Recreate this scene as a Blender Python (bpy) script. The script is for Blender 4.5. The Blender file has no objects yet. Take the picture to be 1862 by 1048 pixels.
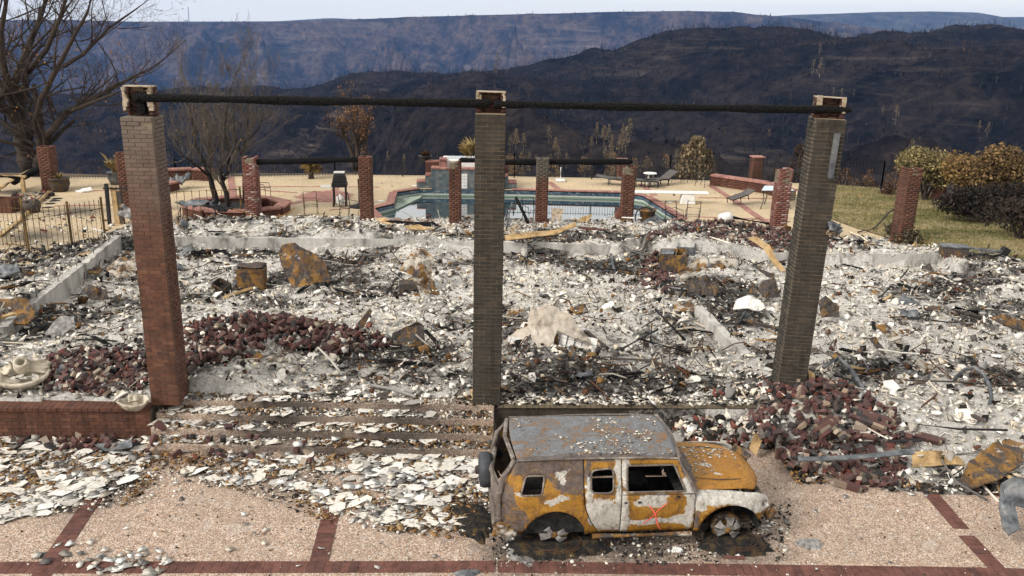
import bpy, bmesh, math, random
import numpy as np
from mathutils import Vector, Matrix, Euler
from mathutils.geometry import delaunay_2d_cdt

scene = bpy.context.scene
R = math.radians
# ------------------------------------------------------------------ camera
IW, IH, FPX = 1862, 1048, 1580.0
TH, RO, HC = R(16.7), R(1.1), 6.5
ct, st, cr, sr = math.cos(TH), math.sin(TH), math.cos(RO), math.sin(RO)
cam_d = bpy.data.cameras.new('camera'); cam = bpy.data.objects.new('camera', cam_d)
scene.collection.objects.link(cam); scene.camera = cam
cam_d.sensor_width = 36.0; cam_d.lens = 36.0 * FPX / IW
cam_d.clip_start = 0.1; cam_d.clip_end = 30000
cam.matrix_world = (Matrix.Translation((0, 0, HC)) @ Matrix.Rotation(R(90) - TH, 4, 'X') @ Matrix.Rotation(RO, 4, 'Z'))
scene.render.resolution_x, scene.render.resolution_y = 1024, 576
# ------------------------------------------------------------------ world, sun, exposure
SUN_EL, SUN_AZ = R(36), R(238)        # azimuth clockwise from +Y : behind the viewer, to the left
world = bpy.data.worlds.new('World'); scene.world = world; world.use_nodes = True
wn = world.node_tree; bg = wn.nodes['Background']
sky = wn.nodes.new('ShaderNodeTexSky'); sky.sky_type = 'NISHITA'; sky.sun_disc = False
sky.sun_elevation = SUN_EL; sky.sun_rotation = SUN_AZ
sky.air_density = 1.0; sky.dust_density = 3.0; sky.ozone_density = 1.0; sky.altitude = 600
# thin high overcast: the clear sky's blue is mostly veiled by an even white cloud layer
mixw = wn.nodes.new('ShaderNodeMix'); mixw.data_type = 'RGBA'
mixw.inputs['Factor'].default_value = 0.80
mixw.inputs['B'].default_value = (10.2, 10.0, 9.3, 1)
wn.links.new(sky.outputs['Color'], mixw.inputs['A'])
wn.links.new(mixw.outputs['Result'], bg.inputs['Color'])
bg.inputs['Strength'].default_value = 0.06
sun_d = bpy.data.lights.new('sun', 'SUN'); sun = bpy.data.objects.new('sun', sun_d)
scene.collection.objects.link(sun)
sun_d.energy = 1.8; sun_d.angle = R(22); sun_d.color = (1.0, 0.95, 0.88)
sdir = Vector((math.sin(SUN_AZ) * math.cos(SUN_EL), math.cos(SUN_AZ) * math.cos(SUN_EL), math.sin(SUN_EL)))
sun.rotation_euler = sdir.to_track_quat('Z', 'Y').to_euler()
scene.render.engine = 'CYCLES'
scene.view_settings.view_transform = 'Standard'; scene.view_settings.look = 'None'
scene.view_settings.exposure = 1.08; scene.view_settings.gamma = 1.0
scene.view_settings.use_curve_mapping = False

# ------------------------------------------------------------------ survey helpers: photo point -> place on the ground
def ray(px, py):
    u, v = (px - IW / 2) / FPX, (py - IH / 2) / FPX
    u0 = u * cr + v * sr; v0 = -u * sr + v * cr
    return (u0, ct - v0 * st, -st - v0 * ct)
def P(px, py, z=0.0):
    d = ray(px, py); t = (z - HC) / d[2]
    return (d[0] * t, d[1] * t, z)
def PY(px, py, y):
    d = ray(px, py); t = y / d[1]
    return (d[0] * t, y, HC + d[2] * t)
rng = np.random.default_rng(7); random.seed(7)
COL = scene.collection
DZ = -0.62                      # drive level below the house terrace (z = 0)
PIT = -0.42                     # burnt-out floor inside the foundation walls

# ------------------------------------------------------------------ object helpers
def tag(o, label=None, cat=None, group=None, kind=None):
    if label: o['label'] = label
    if cat: o['category'] = cat
    if group: o['group'] = group
    if kind: o['kind'] = kind
    return o
def empty(name, loc, rz=0, label=None, cat=None, group=None):
    o = bpy.data.objects.new(name, None); COL.objects.link(o)
    o.location = loc; o.rotation_euler = (0, 0, rz); o.empty_display_size = .2
    return tag(o, label, cat, group)
def link(name, me, parent=None, loc=None, rot=None, sc=None):
    o = bpy.data.objects.new(name, me); COL.objects.link(o)
    if parent: o.parent = parent
    if loc is not None: o.location = loc
    if rot is not None: o.rotation_euler = rot
    if sc is not None: o.scale = sc
    return o
def frame_of(d):
    d = Vector(d).normalized()
    a = Vector((0, 0, 1)) if abs(d.z) < .95 else Vector((1, 0, 0))
    s = d.cross(a).normalized(); return s, s.cross(d).normalized()
class MB:
    def __init__(s): s.v = []; s.f = []
    def add(s, vs, fs):
        b = len(s.v); s.v += [tuple(p) for p in vs]; s.f += [tuple(i + b for i in f) for f in fs]; return s
    def box(s, c, d, rot=None, taper=1.0):
        x, y, z = d[0] / 2, d[1] / 2, d[2] / 2; t = taper
        vs = [Vector(p) for p in ((-x, -y, -z), (x, -y, -z), (x, y, -z), (-x, y, -z), (-x * t, -y * t, z), (x * t, -y * t, z), (x * t, y * t, z), (-x * t, y * t, z))]
        m = Euler(rot).to_matrix() if rot is not None else None
        vs = [(m @ p if m else p) + Vector(c) for p in vs]
        return s.add(vs, [(0, 3, 2, 1), (4, 5, 6, 7), (0, 1, 5, 4), (1, 2, 6, 5), (2, 3, 7, 6), (3, 0, 4, 7)])
    def tube(s, pts, r, n=6, cap=True):
        pts = [Vector(p) for p in pts]; k = len(pts)
        rs = [r] * k if not hasattr(r, '__len__') else r
        b = len(s.v); prev = None
        for i, p in enumerate(pts):
            d = (pts[min(i + 1, k - 1)] - pts[max(i - 1, 0)])
            if d.length < 1e-6: d = Vector((0, 0, 1))
            u, w = frame_of(d)
            if prev is not None:
                u = (prev - d.normalized() * prev.dot(d.normalized()))
                u = u.normalized() if u.length > 1e-5 else frame_of(d)[0]
                w = u.cross(d.normalized()) * -1
            prev = u
            for j in range(n):
                a = 2 * math.pi * j / n
                s.v.append(tuple(p + (u * math.cos(a) + w * math.sin(a)) * rs[i]))
        for i in range(k - 1):
            for j in range(n):
                a, c = b + i * n + j, b + i * n + (j + 1) % n
                s.f.append((a, c, c + n, a + n))
        if cap:
            s.f.append(tuple(b + j for j in range(n))[::-1]); s.f.append(tuple(b + (k - 1) * n + j for j in range(n)))
        return s
    def lathe(s, prof, c=(0, 0, 0), n=20, axis='Z', rot=None):
        b = len(s.v); k = len(prof); m = Euler(rot).to_matrix() if rot is not None else None
        for (r, z) in prof:
            for j in range(n):
                a = 2 * math.pi * j / n
                p = Vector((r * math.cos(a), r * math.sin(a), z))
                if m: p = m @ p
                s.v.append(tuple(p + Vector(c)))
        for i in range(k - 1):
            for j in range(n):
                a, d = b + i * n + j, b + i * n + (j + 1) % n
                s.f.append((a, d, d + n, a + n))
        s.f.append(tuple(b + j for j in range(n))[::-1]); s.f.append(tuple(b + (k - 1) * n + j for j in range(n)))
        return s
    def prism(s, poly, z0, z1):
        n = len(poly)
        a = sum(poly[i][0] * poly[(i + 1) % n][1] - poly[(i + 1) % n][0] * poly[i][1] for i in range(n))
        if a < 0: poly = poly[::-1]
        vs = [(p[0], p[1], z0) for p in poly] + [(p[0], p[1], z1) for p in poly]
        fs = [tuple(range(n))[::-1], tuple(range(n, 2 * n))] + [(i, (i + 1) % n, n + (i + 1) % n, n + i) for i in range(n)]
        return s.add(vs, fs)
    def mesh(s, name, mat, smooth=False):
        me = bpy.data.meshes.new(name); me.from_pydata(s.v, [], s.f)
        for m in (mat if isinstance(mat, (list, tuple)) else [mat]): me.materials.append(m)
        if smooth: me.polygons.foreach_set('use_smooth', [True] * len(me.polygons))
        me.update(); return me
    def build(s, name, mat, parent=None, loc=None, rot=None, smooth=False, bevel=0, auto=None):
        o = link(name, s.mesh(name, mat, smooth), parent, loc, rot)
        if bevel:
            b = o.modifiers.new('bevel', 'BEVEL'); b.width = bevel; b.segments = 2; b.limit_method = 'ANGLE'; b.angle_limit = R(40)
        return o
def np_mesh(name, V, polys_n, loops, mat, col=None, smooth=False):
    """fast mesh: V (n,3), polys_n vertex counts per polygon, loops flat indices, col (n,3) colours"""
    me = bpy.data.meshes.new(name)
    me.vertices.add(len(V)); me.vertices.foreach_set('co', np.ascontiguousarray(V, dtype=np.float32).ravel())
    me.loops.add(len(loops)); me.loops.foreach_set('vertex_index', np.ascontiguousarray(loops, dtype=np.int32))
    me.polygons.add(len(polys_n))
    starts = np.concatenate(([0], np.cumsum(polys_n)[:-1])).astype(np.int32)
    me.polygons.foreach_set('loop_start', starts)
    me.update(calc_edges=True)
    if col is not None:
        a = me.attributes.new('col', 'FLOAT_COLOR', 'POINT')
        c4 = np.ones((len(V), 4), np.float32); c4[:, :3] = col; a.data.foreach_set('color', c4.ravel())
    if mat: me.materials.append(mat)
    if smooth: me.polygons.foreach_set('use_smooth', np.ones(len(polys_n), bool))
    me.validate(); me.update(); return me
def grid_mesh(name, X, Y, Z, mat, smooth=True):
    ny, nx = X.shape; V = np.stack([X, Y, Z], -1).reshape(-1, 3)
    i = np.arange(ny * nx).reshape(ny, nx)
    q = np.stack([i[:-1, :-1], i[:-1, 1:], i[1:, 1:], i[1:, :-1]], -1).reshape(-1)
    return np_mesh(name, V, np.full((ny - 1) * (nx - 1), 4), q, mat, smooth=smooth)
# value noise on numpy arrays
_tab = rng.random((256, 256))
def vnoise(x, y, seed=0):
    x = np.asarray(x, float) + seed * 17.31; y = np.asarray(y, float) + seed * 5.77
    xi, yi = np.floor(x).astype(int), np.floor(y).astype(int); fx, fy = x - xi, y - yi
    fx, fy = fx * fx * (3 - 2 * fx), fy * fy * (3 - 2 * fy)
    g = lambda a, b: _tab[a % 256, b % 256]
    return (g(xi, yi) * (1 - fx) + g(xi + 1, yi) * fx) * (1 - fy) + (g(xi, yi + 1) * (1 - fx) + g(xi + 1, yi + 1) * fx) * fy
def fbm(x, y, o=4, seed=0, ridged=False):
    t = 0; a = 1; n = 0
    for k in range(o):
        v = vnoise(np.asarray(x) * 2 ** k, np.asarray(y) * 2 ** k, seed + k)
        t = t + a * ((1 - abs(2 * v - 1)) if ridged else v); n += a; a *= .5
    return t / n

# ------------------------------------------------------------------ materials
class NT:
    """small node helper"""
    def __init__(s, name, rough=.9, metal=0.0, spec=.3):
        s.m = bpy.data.materials.new(name); s.m.use_nodes = True; s.t = s.m.node_tree
        s.b = s.t.nodes['Principled BSDF']; s.b.inputs['Roughness'].default_value = rough
        s.b.inputs['Metallic'].default_value = metal; s.b.inputs['Specular IOR Level'].default_value = spec
        s.geo = s.t.nodes.new('ShaderNodeNewGeometry'); s.pos = s.geo.outputs['Position']
    def n(s, t): return s.t.nodes.new(t)
    def l(s, a, b): s.t.links.new(a, b)
    def local(s):
        s.pos = s.n('ShaderNodeTexCoord').outputs['Object']; return s
    def scaled(s, v):
        m = s.n('ShaderNodeMapping'); m.inputs['Scale'].default_value = v; s.l(s.pos, m.inputs['Vector']); return m.outputs['Vector']
    def noise(s, sc, detail=4, rough=.6, vec=None, dist=0):
        x = s.n('ShaderNodeTexNoise'); x.inputs['Scale'].default_value = sc; x.inputs['Detail'].default_value = detail
        x.inputs['Roughness'].default_value = rough; x.inputs['Distortion'].default_value = dist
        s.l(vec or s.pos, x.inputs['Vector']); return x.outputs['Fac']
    def voro(s, sc, out='Color', vec=None, rnd=1):
        x = s.n('ShaderNodeTexVoronoi'); x.inputs['Scale'].default_value = sc; x.inputs['Randomness'].default_value = rnd
        s.l(vec or s.pos, x.inputs['Vector']); return x.outputs[out]
    def ramp(s, fac, stops, interp='LINEAR'):
        x = s.n('ShaderNodeValToRGB'); x.color_ramp.interpolation = interp
        e = x.color_ramp.elements
        while len(e) < len(stops): e.new(0.5)
        for k, (p, c) in enumerate(stops):
            e[k].position = p; e[k].color = (c[0], c[1], c[2], 1) if hasattr(c, '__len__') else (c, c, c, 1)
        s.l(fac, x.inputs['Fac']); return x.outputs['Color']
    def mix(s, fac, a, b, mode='MIX'):
        x = s.n('ShaderNodeMix'); x.data_type = 'RGBA'; x.blend_type = mode
        for sock, val in ((x.inputs['Factor'], fac), (x.inputs['A'], a), (x.inputs['B'], b)):
            if hasattr(val, 'is_linked'): s.l(val, sock)
            elif hasattr(val, '__len__'): sock.default_value = (val[0], val[1], val[2], 1)
            else: sock.default_value = val
        return x.outputs['Result']
    def math(s, op, a, b=None, clamp=False):
        x = s.n('ShaderNodeMath'); x.operation = op; x.use_clamp = clamp
        for sock, val in ((x.inputs[0], a), (x.inputs[1], b)):
            if val is None: continue
            if hasattr(val, 'is_linked'): s.l(val, sock)
            else: sock.default_value = val
        return x.outputs[0]
    def sep(s, axis, vec=None):
        x = s.n('ShaderNodeSeparateXYZ'); s.l(vec or s.pos, x.inputs[0]); return x.outputs[axis]
    def rand(s): return s.n('ShaderNodeObjectInfo').outputs['Random']
    def attr(s, name='col'):
        x = s.n('ShaderNodeAttribute'); x.attribute_name = name; return x.outputs['Color']
    def bump(s, h, strength=.4, dist=.02):
        x = s.n('ShaderNodeBump'); x.inputs['Strength'].default_value = strength; x.inputs['Distance'].default_value = dist
        s.l(h, x.inputs['Height']); s.l(x.outputs['Normal'], s.b.inputs['Normal']); return s
    def color(s, c):
        if hasattr(c, 'is_linked'): s.l(c, s.b.inputs['Base Color'])
        else: s.b.inputs['Base Color'].default_value = (c[0], c[1], c[2], 1)
        return s
    def smooth(s, v, a, b):
        x = s.n('ShaderNodeMapRange'); x.interpolation_type = 'SMOOTHSTEP'
        x.inputs['From Min'].default_value = a; x.inputs['From Max'].default_value = b
        s.l(v, x.inputs['Value']); return x.outputs['Result']
def simple(name, cols, sc=3, rough=.85, metal=0, bump=.3, bd=.01, detail=5, lo=.3, hi=.7):
    t = NT(name, rough, metal); n = t.noise(sc, detail)
    k = len(cols); t.color(t.ramp(n, [(lo + (hi - lo) * i / max(1, k - 1), c) for i, c in enumerate(cols)]))
    if bump: t.bump(t.noise(sc * 4, 6), bump, bd)
    return t.m
MT = {}
# exposed aggregate paving (tan pebbles)
def aggregate(name, tones, stain=None):
    t = NT(name, .85)
    v = t.voro(62); x = t.n('ShaderNodeSeparateColor'); t.l(v, x.inputs[0])
    peb = t.ramp(x.outputs[0], [(i / len(tones), c) for i, c in enumerate(tones)], 'CONSTANT')
    big = t.noise(.55, 6, .65)
    c = t.mix(t.ramp(big, [(.35, 0.0), (.7, .55)]), peb, (.30, .25, .20), 'MIX')
    c = t.mix(t.ramp(t.noise(1.3, 7, .75, dist=.8), [(.54, 0.0), (.72, .4)]), c, (.22, .165, .13)); c = t.mix(t.ramp(t.noise(2.1, 7, .75), [(.58, 0.0), (.74, .6)]), c, (.62, .58, .54))
    fine = t.noise(9, 5); c = t.mix(.55, c, t.ramp(fine, [(.3, (.45, .43, .41)), (.7, (1, 1, 1))]), 'MULTIPLY')
    if stain: c = stain(t, c)
    t.color(c); t.bump(t.voro(62, 'Distance'), .5, .006); return t.m
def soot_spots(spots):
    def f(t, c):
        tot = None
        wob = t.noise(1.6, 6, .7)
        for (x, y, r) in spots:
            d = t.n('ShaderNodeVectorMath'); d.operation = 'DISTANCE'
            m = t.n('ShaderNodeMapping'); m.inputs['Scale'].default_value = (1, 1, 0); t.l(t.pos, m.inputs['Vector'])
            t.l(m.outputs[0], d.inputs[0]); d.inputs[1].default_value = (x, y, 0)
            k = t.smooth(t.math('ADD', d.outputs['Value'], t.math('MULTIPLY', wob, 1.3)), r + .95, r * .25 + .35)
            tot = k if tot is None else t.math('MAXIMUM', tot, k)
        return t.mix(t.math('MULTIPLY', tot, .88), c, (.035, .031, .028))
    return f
TAN = [(.42, .27, .18), (.49, .34, .24), (.58, .45, .36), (.33, .21, .145), (.72, .63, .55), (.18, .12, .09), (.51, .36, .27), (.29, .23, .20)]
TAN2 = [(.58, .43, .24), (.64, .49, .29), (.68, .55, .35), (.52, .38, .22), (.72, .61, .43), (.44, .31, .18), (.63, .47, .29), (.5, .41, .28)]
def brick_mat(name, stops, grey=None, gz=None, bump=.5):
    t = NT(name, .9); r = t.rand()
    c = t.ramp(r, stops); n = t.noise(14, 6, .7)
    c = t.mix(.5, c, t.ramp(n, [(.3, (.5, .5, .5)), (.7, (1.15, 1.1, 1.05))]), 'MULTIPLY')
    c = t.mix(.8, c, t.ramp(t.noise(2.2, 6, .7, vec=t.scaled((2.5, 2.5, .35))), [(.34, (.45, .43, .42)), (.55, (1, 1, 1)), (.7, (1.15, 1.12, 1.1))]), 'MULTIPLY')
    if grey:                                  # heat-bleached, sooty bricks high on the shaft
        z = t.math('ADD', t.sep('Z'), t.math('MULTIPLY', t.noise(1.2, 4), 1.6))
        c = t.mix(t.smooth(z, gz[0], gz[1]), c, t.mix(.5, grey, t.ramp(r, [(0, tuple(g * .75 for g in grey)), (1, tuple(g * 1.3 for g in grey))])))
    t.color(c); t.bump(t.noise(60, 5), bump, .004); return t.m
RED = [(0, (.108, .046, .030)), (.35, (.136, .058, .036)), (.7, (.092, .042, .031)), (1, (.17, .077, .046))]
OLIVE = [(0, (.034, .031, .026)), (.4, (.052, .047, .039)), (.8, (.041, .037, .031)), (1, (.070, .058, .045))]
MT['brick_red'] = brick_mat('red brick', RED, (.145, .115, .095), (3.4, 6.0))
MT['brick_plain'] = brick_mat('plain red brick', RED)
MT['brick_olive'] = brick_mat('sooty olive brick', OLIVE)
MT['mortar_dark'] = simple('grey mortar', [(.10, .085, .06), (.20, .16, .11)], 5)
MT['mortar_tan'] = simple('tan mortar', [(.17, .12, .072), (.27, .19, .115), (.13, .10, .07)], 2.5)
MT['mortar_pale'] = simple('pale mortar', [(.10, .075, .055), (.30, .23, .15), (.42, .35, .27), (.22, .17, .13)], 11, bd=.02, bump=.8)
MT['paver'] = brick_mat('paver brick', [(0, (.125, .054, .043)), (.5, (.16, .070, .054)), (1, (.10, .047, .040))])
MT['coping'] = brick_mat('coping brick', [(0, (.33, .165, .135)), (.5, (.39, .20, .165)), (1, (.28, .135, .115))])
MT['char'] = None
def char_mat():
    t = NT('charred timber', .85, 0, .15)
    v = t.scaled((1.0, 1, 1)); a = t.voro(38, 'Distance', v); n = t.noise(7, 5)
    t.color(t.ramp(a, [(0, (.016, .0155, .0155)), (.5, (.008, .0075, .0075)), (.8, (.002, .002, .002))]))
    h = t.math('MULTIPLY', a, -1); t.bump(h, .9, .03); return t.m
MT['char'] = char_mat()
def rust_mat(name, bias=0.0, white=.3, dark=.35, sc=2.2):
    t = NT(name, .8, .15, .4); n = t.noise(sc, 7, .68, dist=.6); n2 = t.noise(sc * 1.7, 6, .7, vec=t.scaled((1.3, 1, .8))); n3 = t.noise(sc * 9, 5)
    c = t.ramp(n, [(.28, (.045, .036, .030)), (.42, (.13, .066, .022)), (.55, (.26, .135, .032)), (.72, (.36, .20, .055))])
    c = t.mix(t.ramp(n2, [(.38 + dark * .3, (1, 1, 1)), (.48 + dark * .3, (0, 0, 0))]), c, t.ramp(n3, [(.3, (.030, .025, .023)), (.7, (.095, .078, .070))]))
    c = t.mix(t.ramp(t.noise(sc * 1.3, 6, .7, vec=t.scaled((.8, 1.3, 1))), [(.62 - white * .25, (0, 0, 0)), (.70 - white * .25, (1, 1, 1))]), c, (.46, .42, .36))
    c = t.mix(.6, c, t.ramp(n3, [(.25, (.55, .52, .5)), (.75, (1.1, 1.1, 1.1))]), 'MULTIPLY')
    t.color(c); t.bump(n3, .35, .01); return t.m
MT['rust'] = rust_mat('rusted sheet metal', white=.05, dark=.2)
MT['rust_dark'] = rust_mat('dark rusted metal', white=-.15, dark=.5, sc=3.4)
MT['rust_pale'] = rust_mat('ashy rusted metal', white=.6, dark=.2, sc=2.6)
MT['steel'] = simple('burnt grey steel', [(.035, .038, .044), (.10, .108, .118), (.17, .175, .182), (.26, .25, .235)], 4, .55, .4, .3)
MT['iron'] = simple('black iron', [(.012, .012, .014), (.03, .028, .026)], 8, .6, .3, .2)
MT['iron_rust'] = simple('rusty iron', [(.025, .02, .015), (.10, .062, .022), (.20, .125, .04)], 3, .8, .2, .2)
MT['wire'] = simple('burnt wire', [(.03, .022, .02), (.10, .05, .03), (.05, .045, .045)], 3, .8, .3, 0)
MT['concrete'] = None
def conc():
    t = NT('stained concrete', .9); n = t.noise(1.6, 7, .7, vec=t.scaled((1, 1, .35)), dist=.4); n2 = t.noise(14, 6)
    c = t.ramp(n, [(.30, (.07, .066, .062)), (.40, (.24, .23, .215)), (.52, (.46, .44, .41)), (.72, (.60, .58, .55))])
    c = t.mix(.5, c, t.ramp(n2, [(.3, (.6, .58, .55)), (.7, (1.08, 1.05, 1.02))]), 'MULTIPLY')
    t.color(c); t.bump(n2, .4, .01); return t.m
MT['concrete'] = conc()
MT['white_paint'] = simple('chalky white', [(.55, .53, .5), (.74, .72, .69)], 6, .7, 0, .2)
MT['plaster'] = simple('beige plaster', [(.16, .13, .10), (.38, .32, .26), (.47, .41, .34), (.54, .49, .42)], 2.6, .95, 0, .6, .03)
MT['urn'] = simple('weathered cream stone', [(.12, .10, .08), (.38, .33, .25), (.52, .46, .37), (.60, .54, .45)], 5, .9, 0, .6, .02)
MT['dark'] = simple('scorched black', [(.008, .008, .008), (.03, .028, .026)], 12, .95, 0, .5, .02)
MT['wood'] = simple('scorched tan board', [(.12, .07, .03), (.40, .27, .13), (.48, .35, .2)], 2.5, .9, 0, .3)
def piece_mat():
    t = NT('ash and rubble pieces', .95, 0, .15); c = t.attr(); n = t.noise(22, 5, .7)
    t.color(t.mix(.7, c, t.ramp(n, [(.28, (.5, .48, .46)), (.6, (1.05, 1.04, 1.02))]), 'MULTIPLY'))
    t.bump(t.noise(70, 4), .3, .006); return t.m
MT['piece'] = piece_mat()
def bark(name, a, b):
    t = NT(name, .95); n = t.noise(6, 6, .7, vec=t.scaled((3, 3, .7)))
    t.color(t.ramp(n, [(.35, a), (.65, b)])); t.bump(n, .5, .03); return t.m
MT['bark'] = bark('scorched bark', (.022, .017, .014), (.075, .055, .042))
MT['bark_black'] = bark('black bark', (.012, .010, .009), (.032, .026, .022))
MT['bark_pale'] = bark('pale twig bark', (.06, .048, .038), (.16, .13, .10))
def leafy(name, stops):
    t = NT(name, .8); x = t.n('ShaderNodeAttribute'); x.attribute_name = 'col'
    t.color(t.mix(.6, x.outputs['Color'], t.ramp(t.noise(8, 4), stops), 'MULTIPLY')); return t.m
MT['leaf'] = leafy('scorched leaves', [(.3, (.55, .55, .5)), (.7, (1.2, 1.15, 1.1))])
# ================================================================== TERRAIN
def hill_mat(name, stops, sc, strata=None, rocks=None, bsc=.05, bdist=6):
    t = NT(name, 1.0, 0, .0)
    n = t.noise(sc, 9, .72); n2 = t.noise(sc * 7, 6, .75)
    c = t.ramp(n, stops)
    c = t.mix(.75, c, t.ramp(n2, [(.36, (.15, .15, .16)), (.64, (1.9, 1.8, 1.75))]), 'MULTIPLY')
    if strata:
        v = t.scaled(strata); k = t.noise(1, 6, .7, vec=v, dist=.5)
        nz = t.sep('Z', t.geo.outputs['Normal'])
        steep = t.smooth(nz, .93, .6)
        m = t.math('MULTIPLY', t.math('MULTIPLY', t.smooth(k, .50, .66), t.smooth(t.noise(sc * .35, 4), .46, .6)), t.math('ADD', t.math('MULTIPLY', steep, .5), .3))
        c = t.mix(m, c, rocks)
    t.color(c); t.bump(t.noise(bsc, 8, .75), .8, bdist); return t.m
MT['hill_near'] = hill_mat('burnt canyon slope', [(.32, (.003, .003, .0035)), (.45, (.009, .0083, .008)), (.56, (.022, .0175, .0150)), (.68, (.013, .0115, .011))], .022, (.012, .012, .22), (.13, .105, .085), .12, 3)
MT['hill_far'] = hill_mat('burnt far canyon wall', [(.34, (.005, .005, .006)), (.46, (.025, .021, .018)), (.56, (.080, .057, .042)), (.68, (.043, .037, .031))], .0075, (.002, .002, .03), (.19, .155, .125), .03, 14)
MT['hill_pale'] = hill_mat('hazy far tableland', [(.3, (.03, .034, .03)), (.55, (.06, .06, .05)), (.75, (.10, .09, .07))], .003, None, None, .02, 14)
MT['slope'] = simple('brown scorched slope', [(.03, .022, .016), (.075, .05, .03), (.13, .085, .045)], .5, .95, 0, .5, .1)

def crest(px_pts, y):
    pts = np.array([PY(a, b, y) for a, b in px_pts]); return pts[:, 0], pts[:, 2]
# --- near burnt ridge
R1 = [(-600, 150), (-250, 160), (0, 163), (150, 172), (300, 166), (450, 158), (540, 160), (600, 146), (680, 128), (740, 131), (800, 136), (870, 131), (940, 122), (1000, 111), (1060, 96), (1120, 86), (1160, 70), (1200, 60), (1260, 53), (1330, 51), (1400, 50), (1440, 56), (1480, 70), (1530, 72), (1570, 62), (1620, 57), (1660, 60), (1710, 57), (1740, 44), (1800, 50), (1862, 54), (2200, 60), (2600, 90)]
cx, cz = crest(R1, 820.0)
nx, ny = 560, 330
xs = np.linspace(-900, 1150, nx); tt = np.linspace(0, 1.25, ny)
X, T = np.meshgrid(xs, tt)
yc = 820 + 90 * (fbm(X * .004, X * 0 + 3, 3, 5) - .5)
Y = 120 + (yc - 120) * T
ZC = np.interp(X * 820 / yc, cx, cz); ZC = HC + (ZC - HC) * yc / 820
prof = np.where(T <= 1, np.clip(T, 0, 1) ** .85, 1 - (T - 1) * 1.6)
Z = -118 + (ZC + 118) * prof
edge = np.clip(1 - T, 0, 1) * np.clip(T * 4, 0, 1)
spur = fbm((X + .55 * Y) * .0062, Y * .0035, 4, 11, ridged=True) - .5
Z += edge * 2.0 * 80 * spur
# rock ledges
led = fbm(X * .006, Y * .006, 4, 23)
Z += np.where(X > -60, 1, .4) * edge * 1.6 * 12 * np.floor(6 * (prof + .25 * led)) * .35
Z += (9.0 * (fbm(X * .05, Y * .05, 4, 31) - .5) + 2.6 * (fbm(X * .2, Y * .2, 2, 37) - .5)) * np.clip(T * 3, 0, 1)
Zn = Z; Xn, Yn = X, Y
tag(link('canyon_ridge', grid_mesh('canyon_ridge', X, Y, Z, MT['hill_near'])), 'dark burnt near canyon ridge', kind='structure')
# --- far canyon wall
R2 = [(-900, 40), (-400, 36), (0, 38), (130, 37), (250, 40), (400, 41), (500, 40), (560, 39), (640, 36), (750, 31), (830, 29), (900, 27), (1000, 25), (1100, 22), (1250, 20), (1340, 22), (1375, 27), (1450, 34), (1600, 52), (1750, 75), (2000, 100), (2500, 120)]
cx, cz = crest(R2, 3000.0)
nx, ny = 620, 190
xs = np.linspace(-3300, 2700, nx); tt = np.linspace(0, 1.15, ny); X, T = np.meshgrid(xs, tt)
yc = 3000 + 260 * (fbm(X * .0011, X * 0 + 9, 4, 8) - .5); Y = 2150 + (yc - 2150) * T
ZC = HC + (np.interp(X * 3000 / yc, cx, cz) - HC) * yc / 3000
prof = np.where(T <= 1, .72 * np.clip(T, 0, 1) ** 1.15 + .28 * np.clip((T - .86) / .12, 0, 1), 1.0 + .0 * T)
Z = -330 + (ZC + 330) * prof
gul = fbm((X + .35 * Y) * .0042, Y * .0009, 5, 41, ridged=True) - .55
gul2 = fbm((X - .25 * Y) * .011, Y * .0022, 4, 44, ridged=True) - .55
Z += (560 * gul + 190 * gul2) * np.clip(1.0 - T, 0, .45) * np.clip(T * 3, 0, 1) * 2.0
Z = np.minimum(Z, ZC - 70 * np.clip(.97 - T, 0, 1) * (T < .97))
Z += np.where(T <= 1, 1, .35) * (40 * (fbm(X * .012, Y * .012, 4, 47) - .5) + 16 * (fbm(X * .05, Y * .05, 2, 51) - .5)) * np.clip((1.0 - T) * 8 + .12, 0, 1)
Xf, Yf, Zf = X, Y, Z
tag(link('far_canyon_wall', grid_mesh('far_canyon_wall', X, Y, Z, MT['hill_far'])), 'far canyon wall', kind='structure')
# --- hazy tableland at right and the pale skyline
for nm, pts, y0, mt in (('hazy_tableland', [(900, 120), (1250, 60), (1340, 35), (1400, 30), (1450, 27), (1520, 25), (1600, 22), (1700, 21), (1780, 23), (1820, 30), (1862, 40), (1950, 60), (2300, 90)], 4200, 'hill_pale'),
                        ('distant_mesa', [(-600, 45), (0, 40), (500, 39), (600, 33), (660, 36), (800, 50), (1500, 52), (1760, 36), (1830, 31), (1862, 31), (2100, 34), (2600, 60)], 5000, 'hill_pale')):
    cx, cz = crest(pts, float(y0)); xs = np.linspace(cx[0], cx[-1], 260); tt = np.linspace(0, 1.1, 50); X, T = np.meshgrid(xs, tt)
    Y = y0 * (.72 + .28 * T); ZC = np.interp(X, cx, cz)
    Z = -420 + (ZC + 420) * np.where(T <= 1, np.clip(T, 0, 1) ** .8, 1)
    Z += (60 * (fbm(X * .002, Y * .002, 5, 60) - .5) + 25 * (fbm(X * .02, Y * .02, 2, 63) - .5)) * np.clip((1.0 - T) * 5 + .06, 0, 1)
    tag(link(nm, grid_mesh(nm, X, Y, Z, MT[mt])), 'far hazy upland', kind='structure')
# canyon floor sheet that carries on to the horizon
m = MB(); m.add([(-14000, -900, -130), (14000, -900, -130), (14000, 5300, -330), (-14000, 5300, -330)], [(0, 1, 2, 3)])
tag(m.build('valley_floor', MT['hill_near']), 'dark valley floor', kind='structure')

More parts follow.
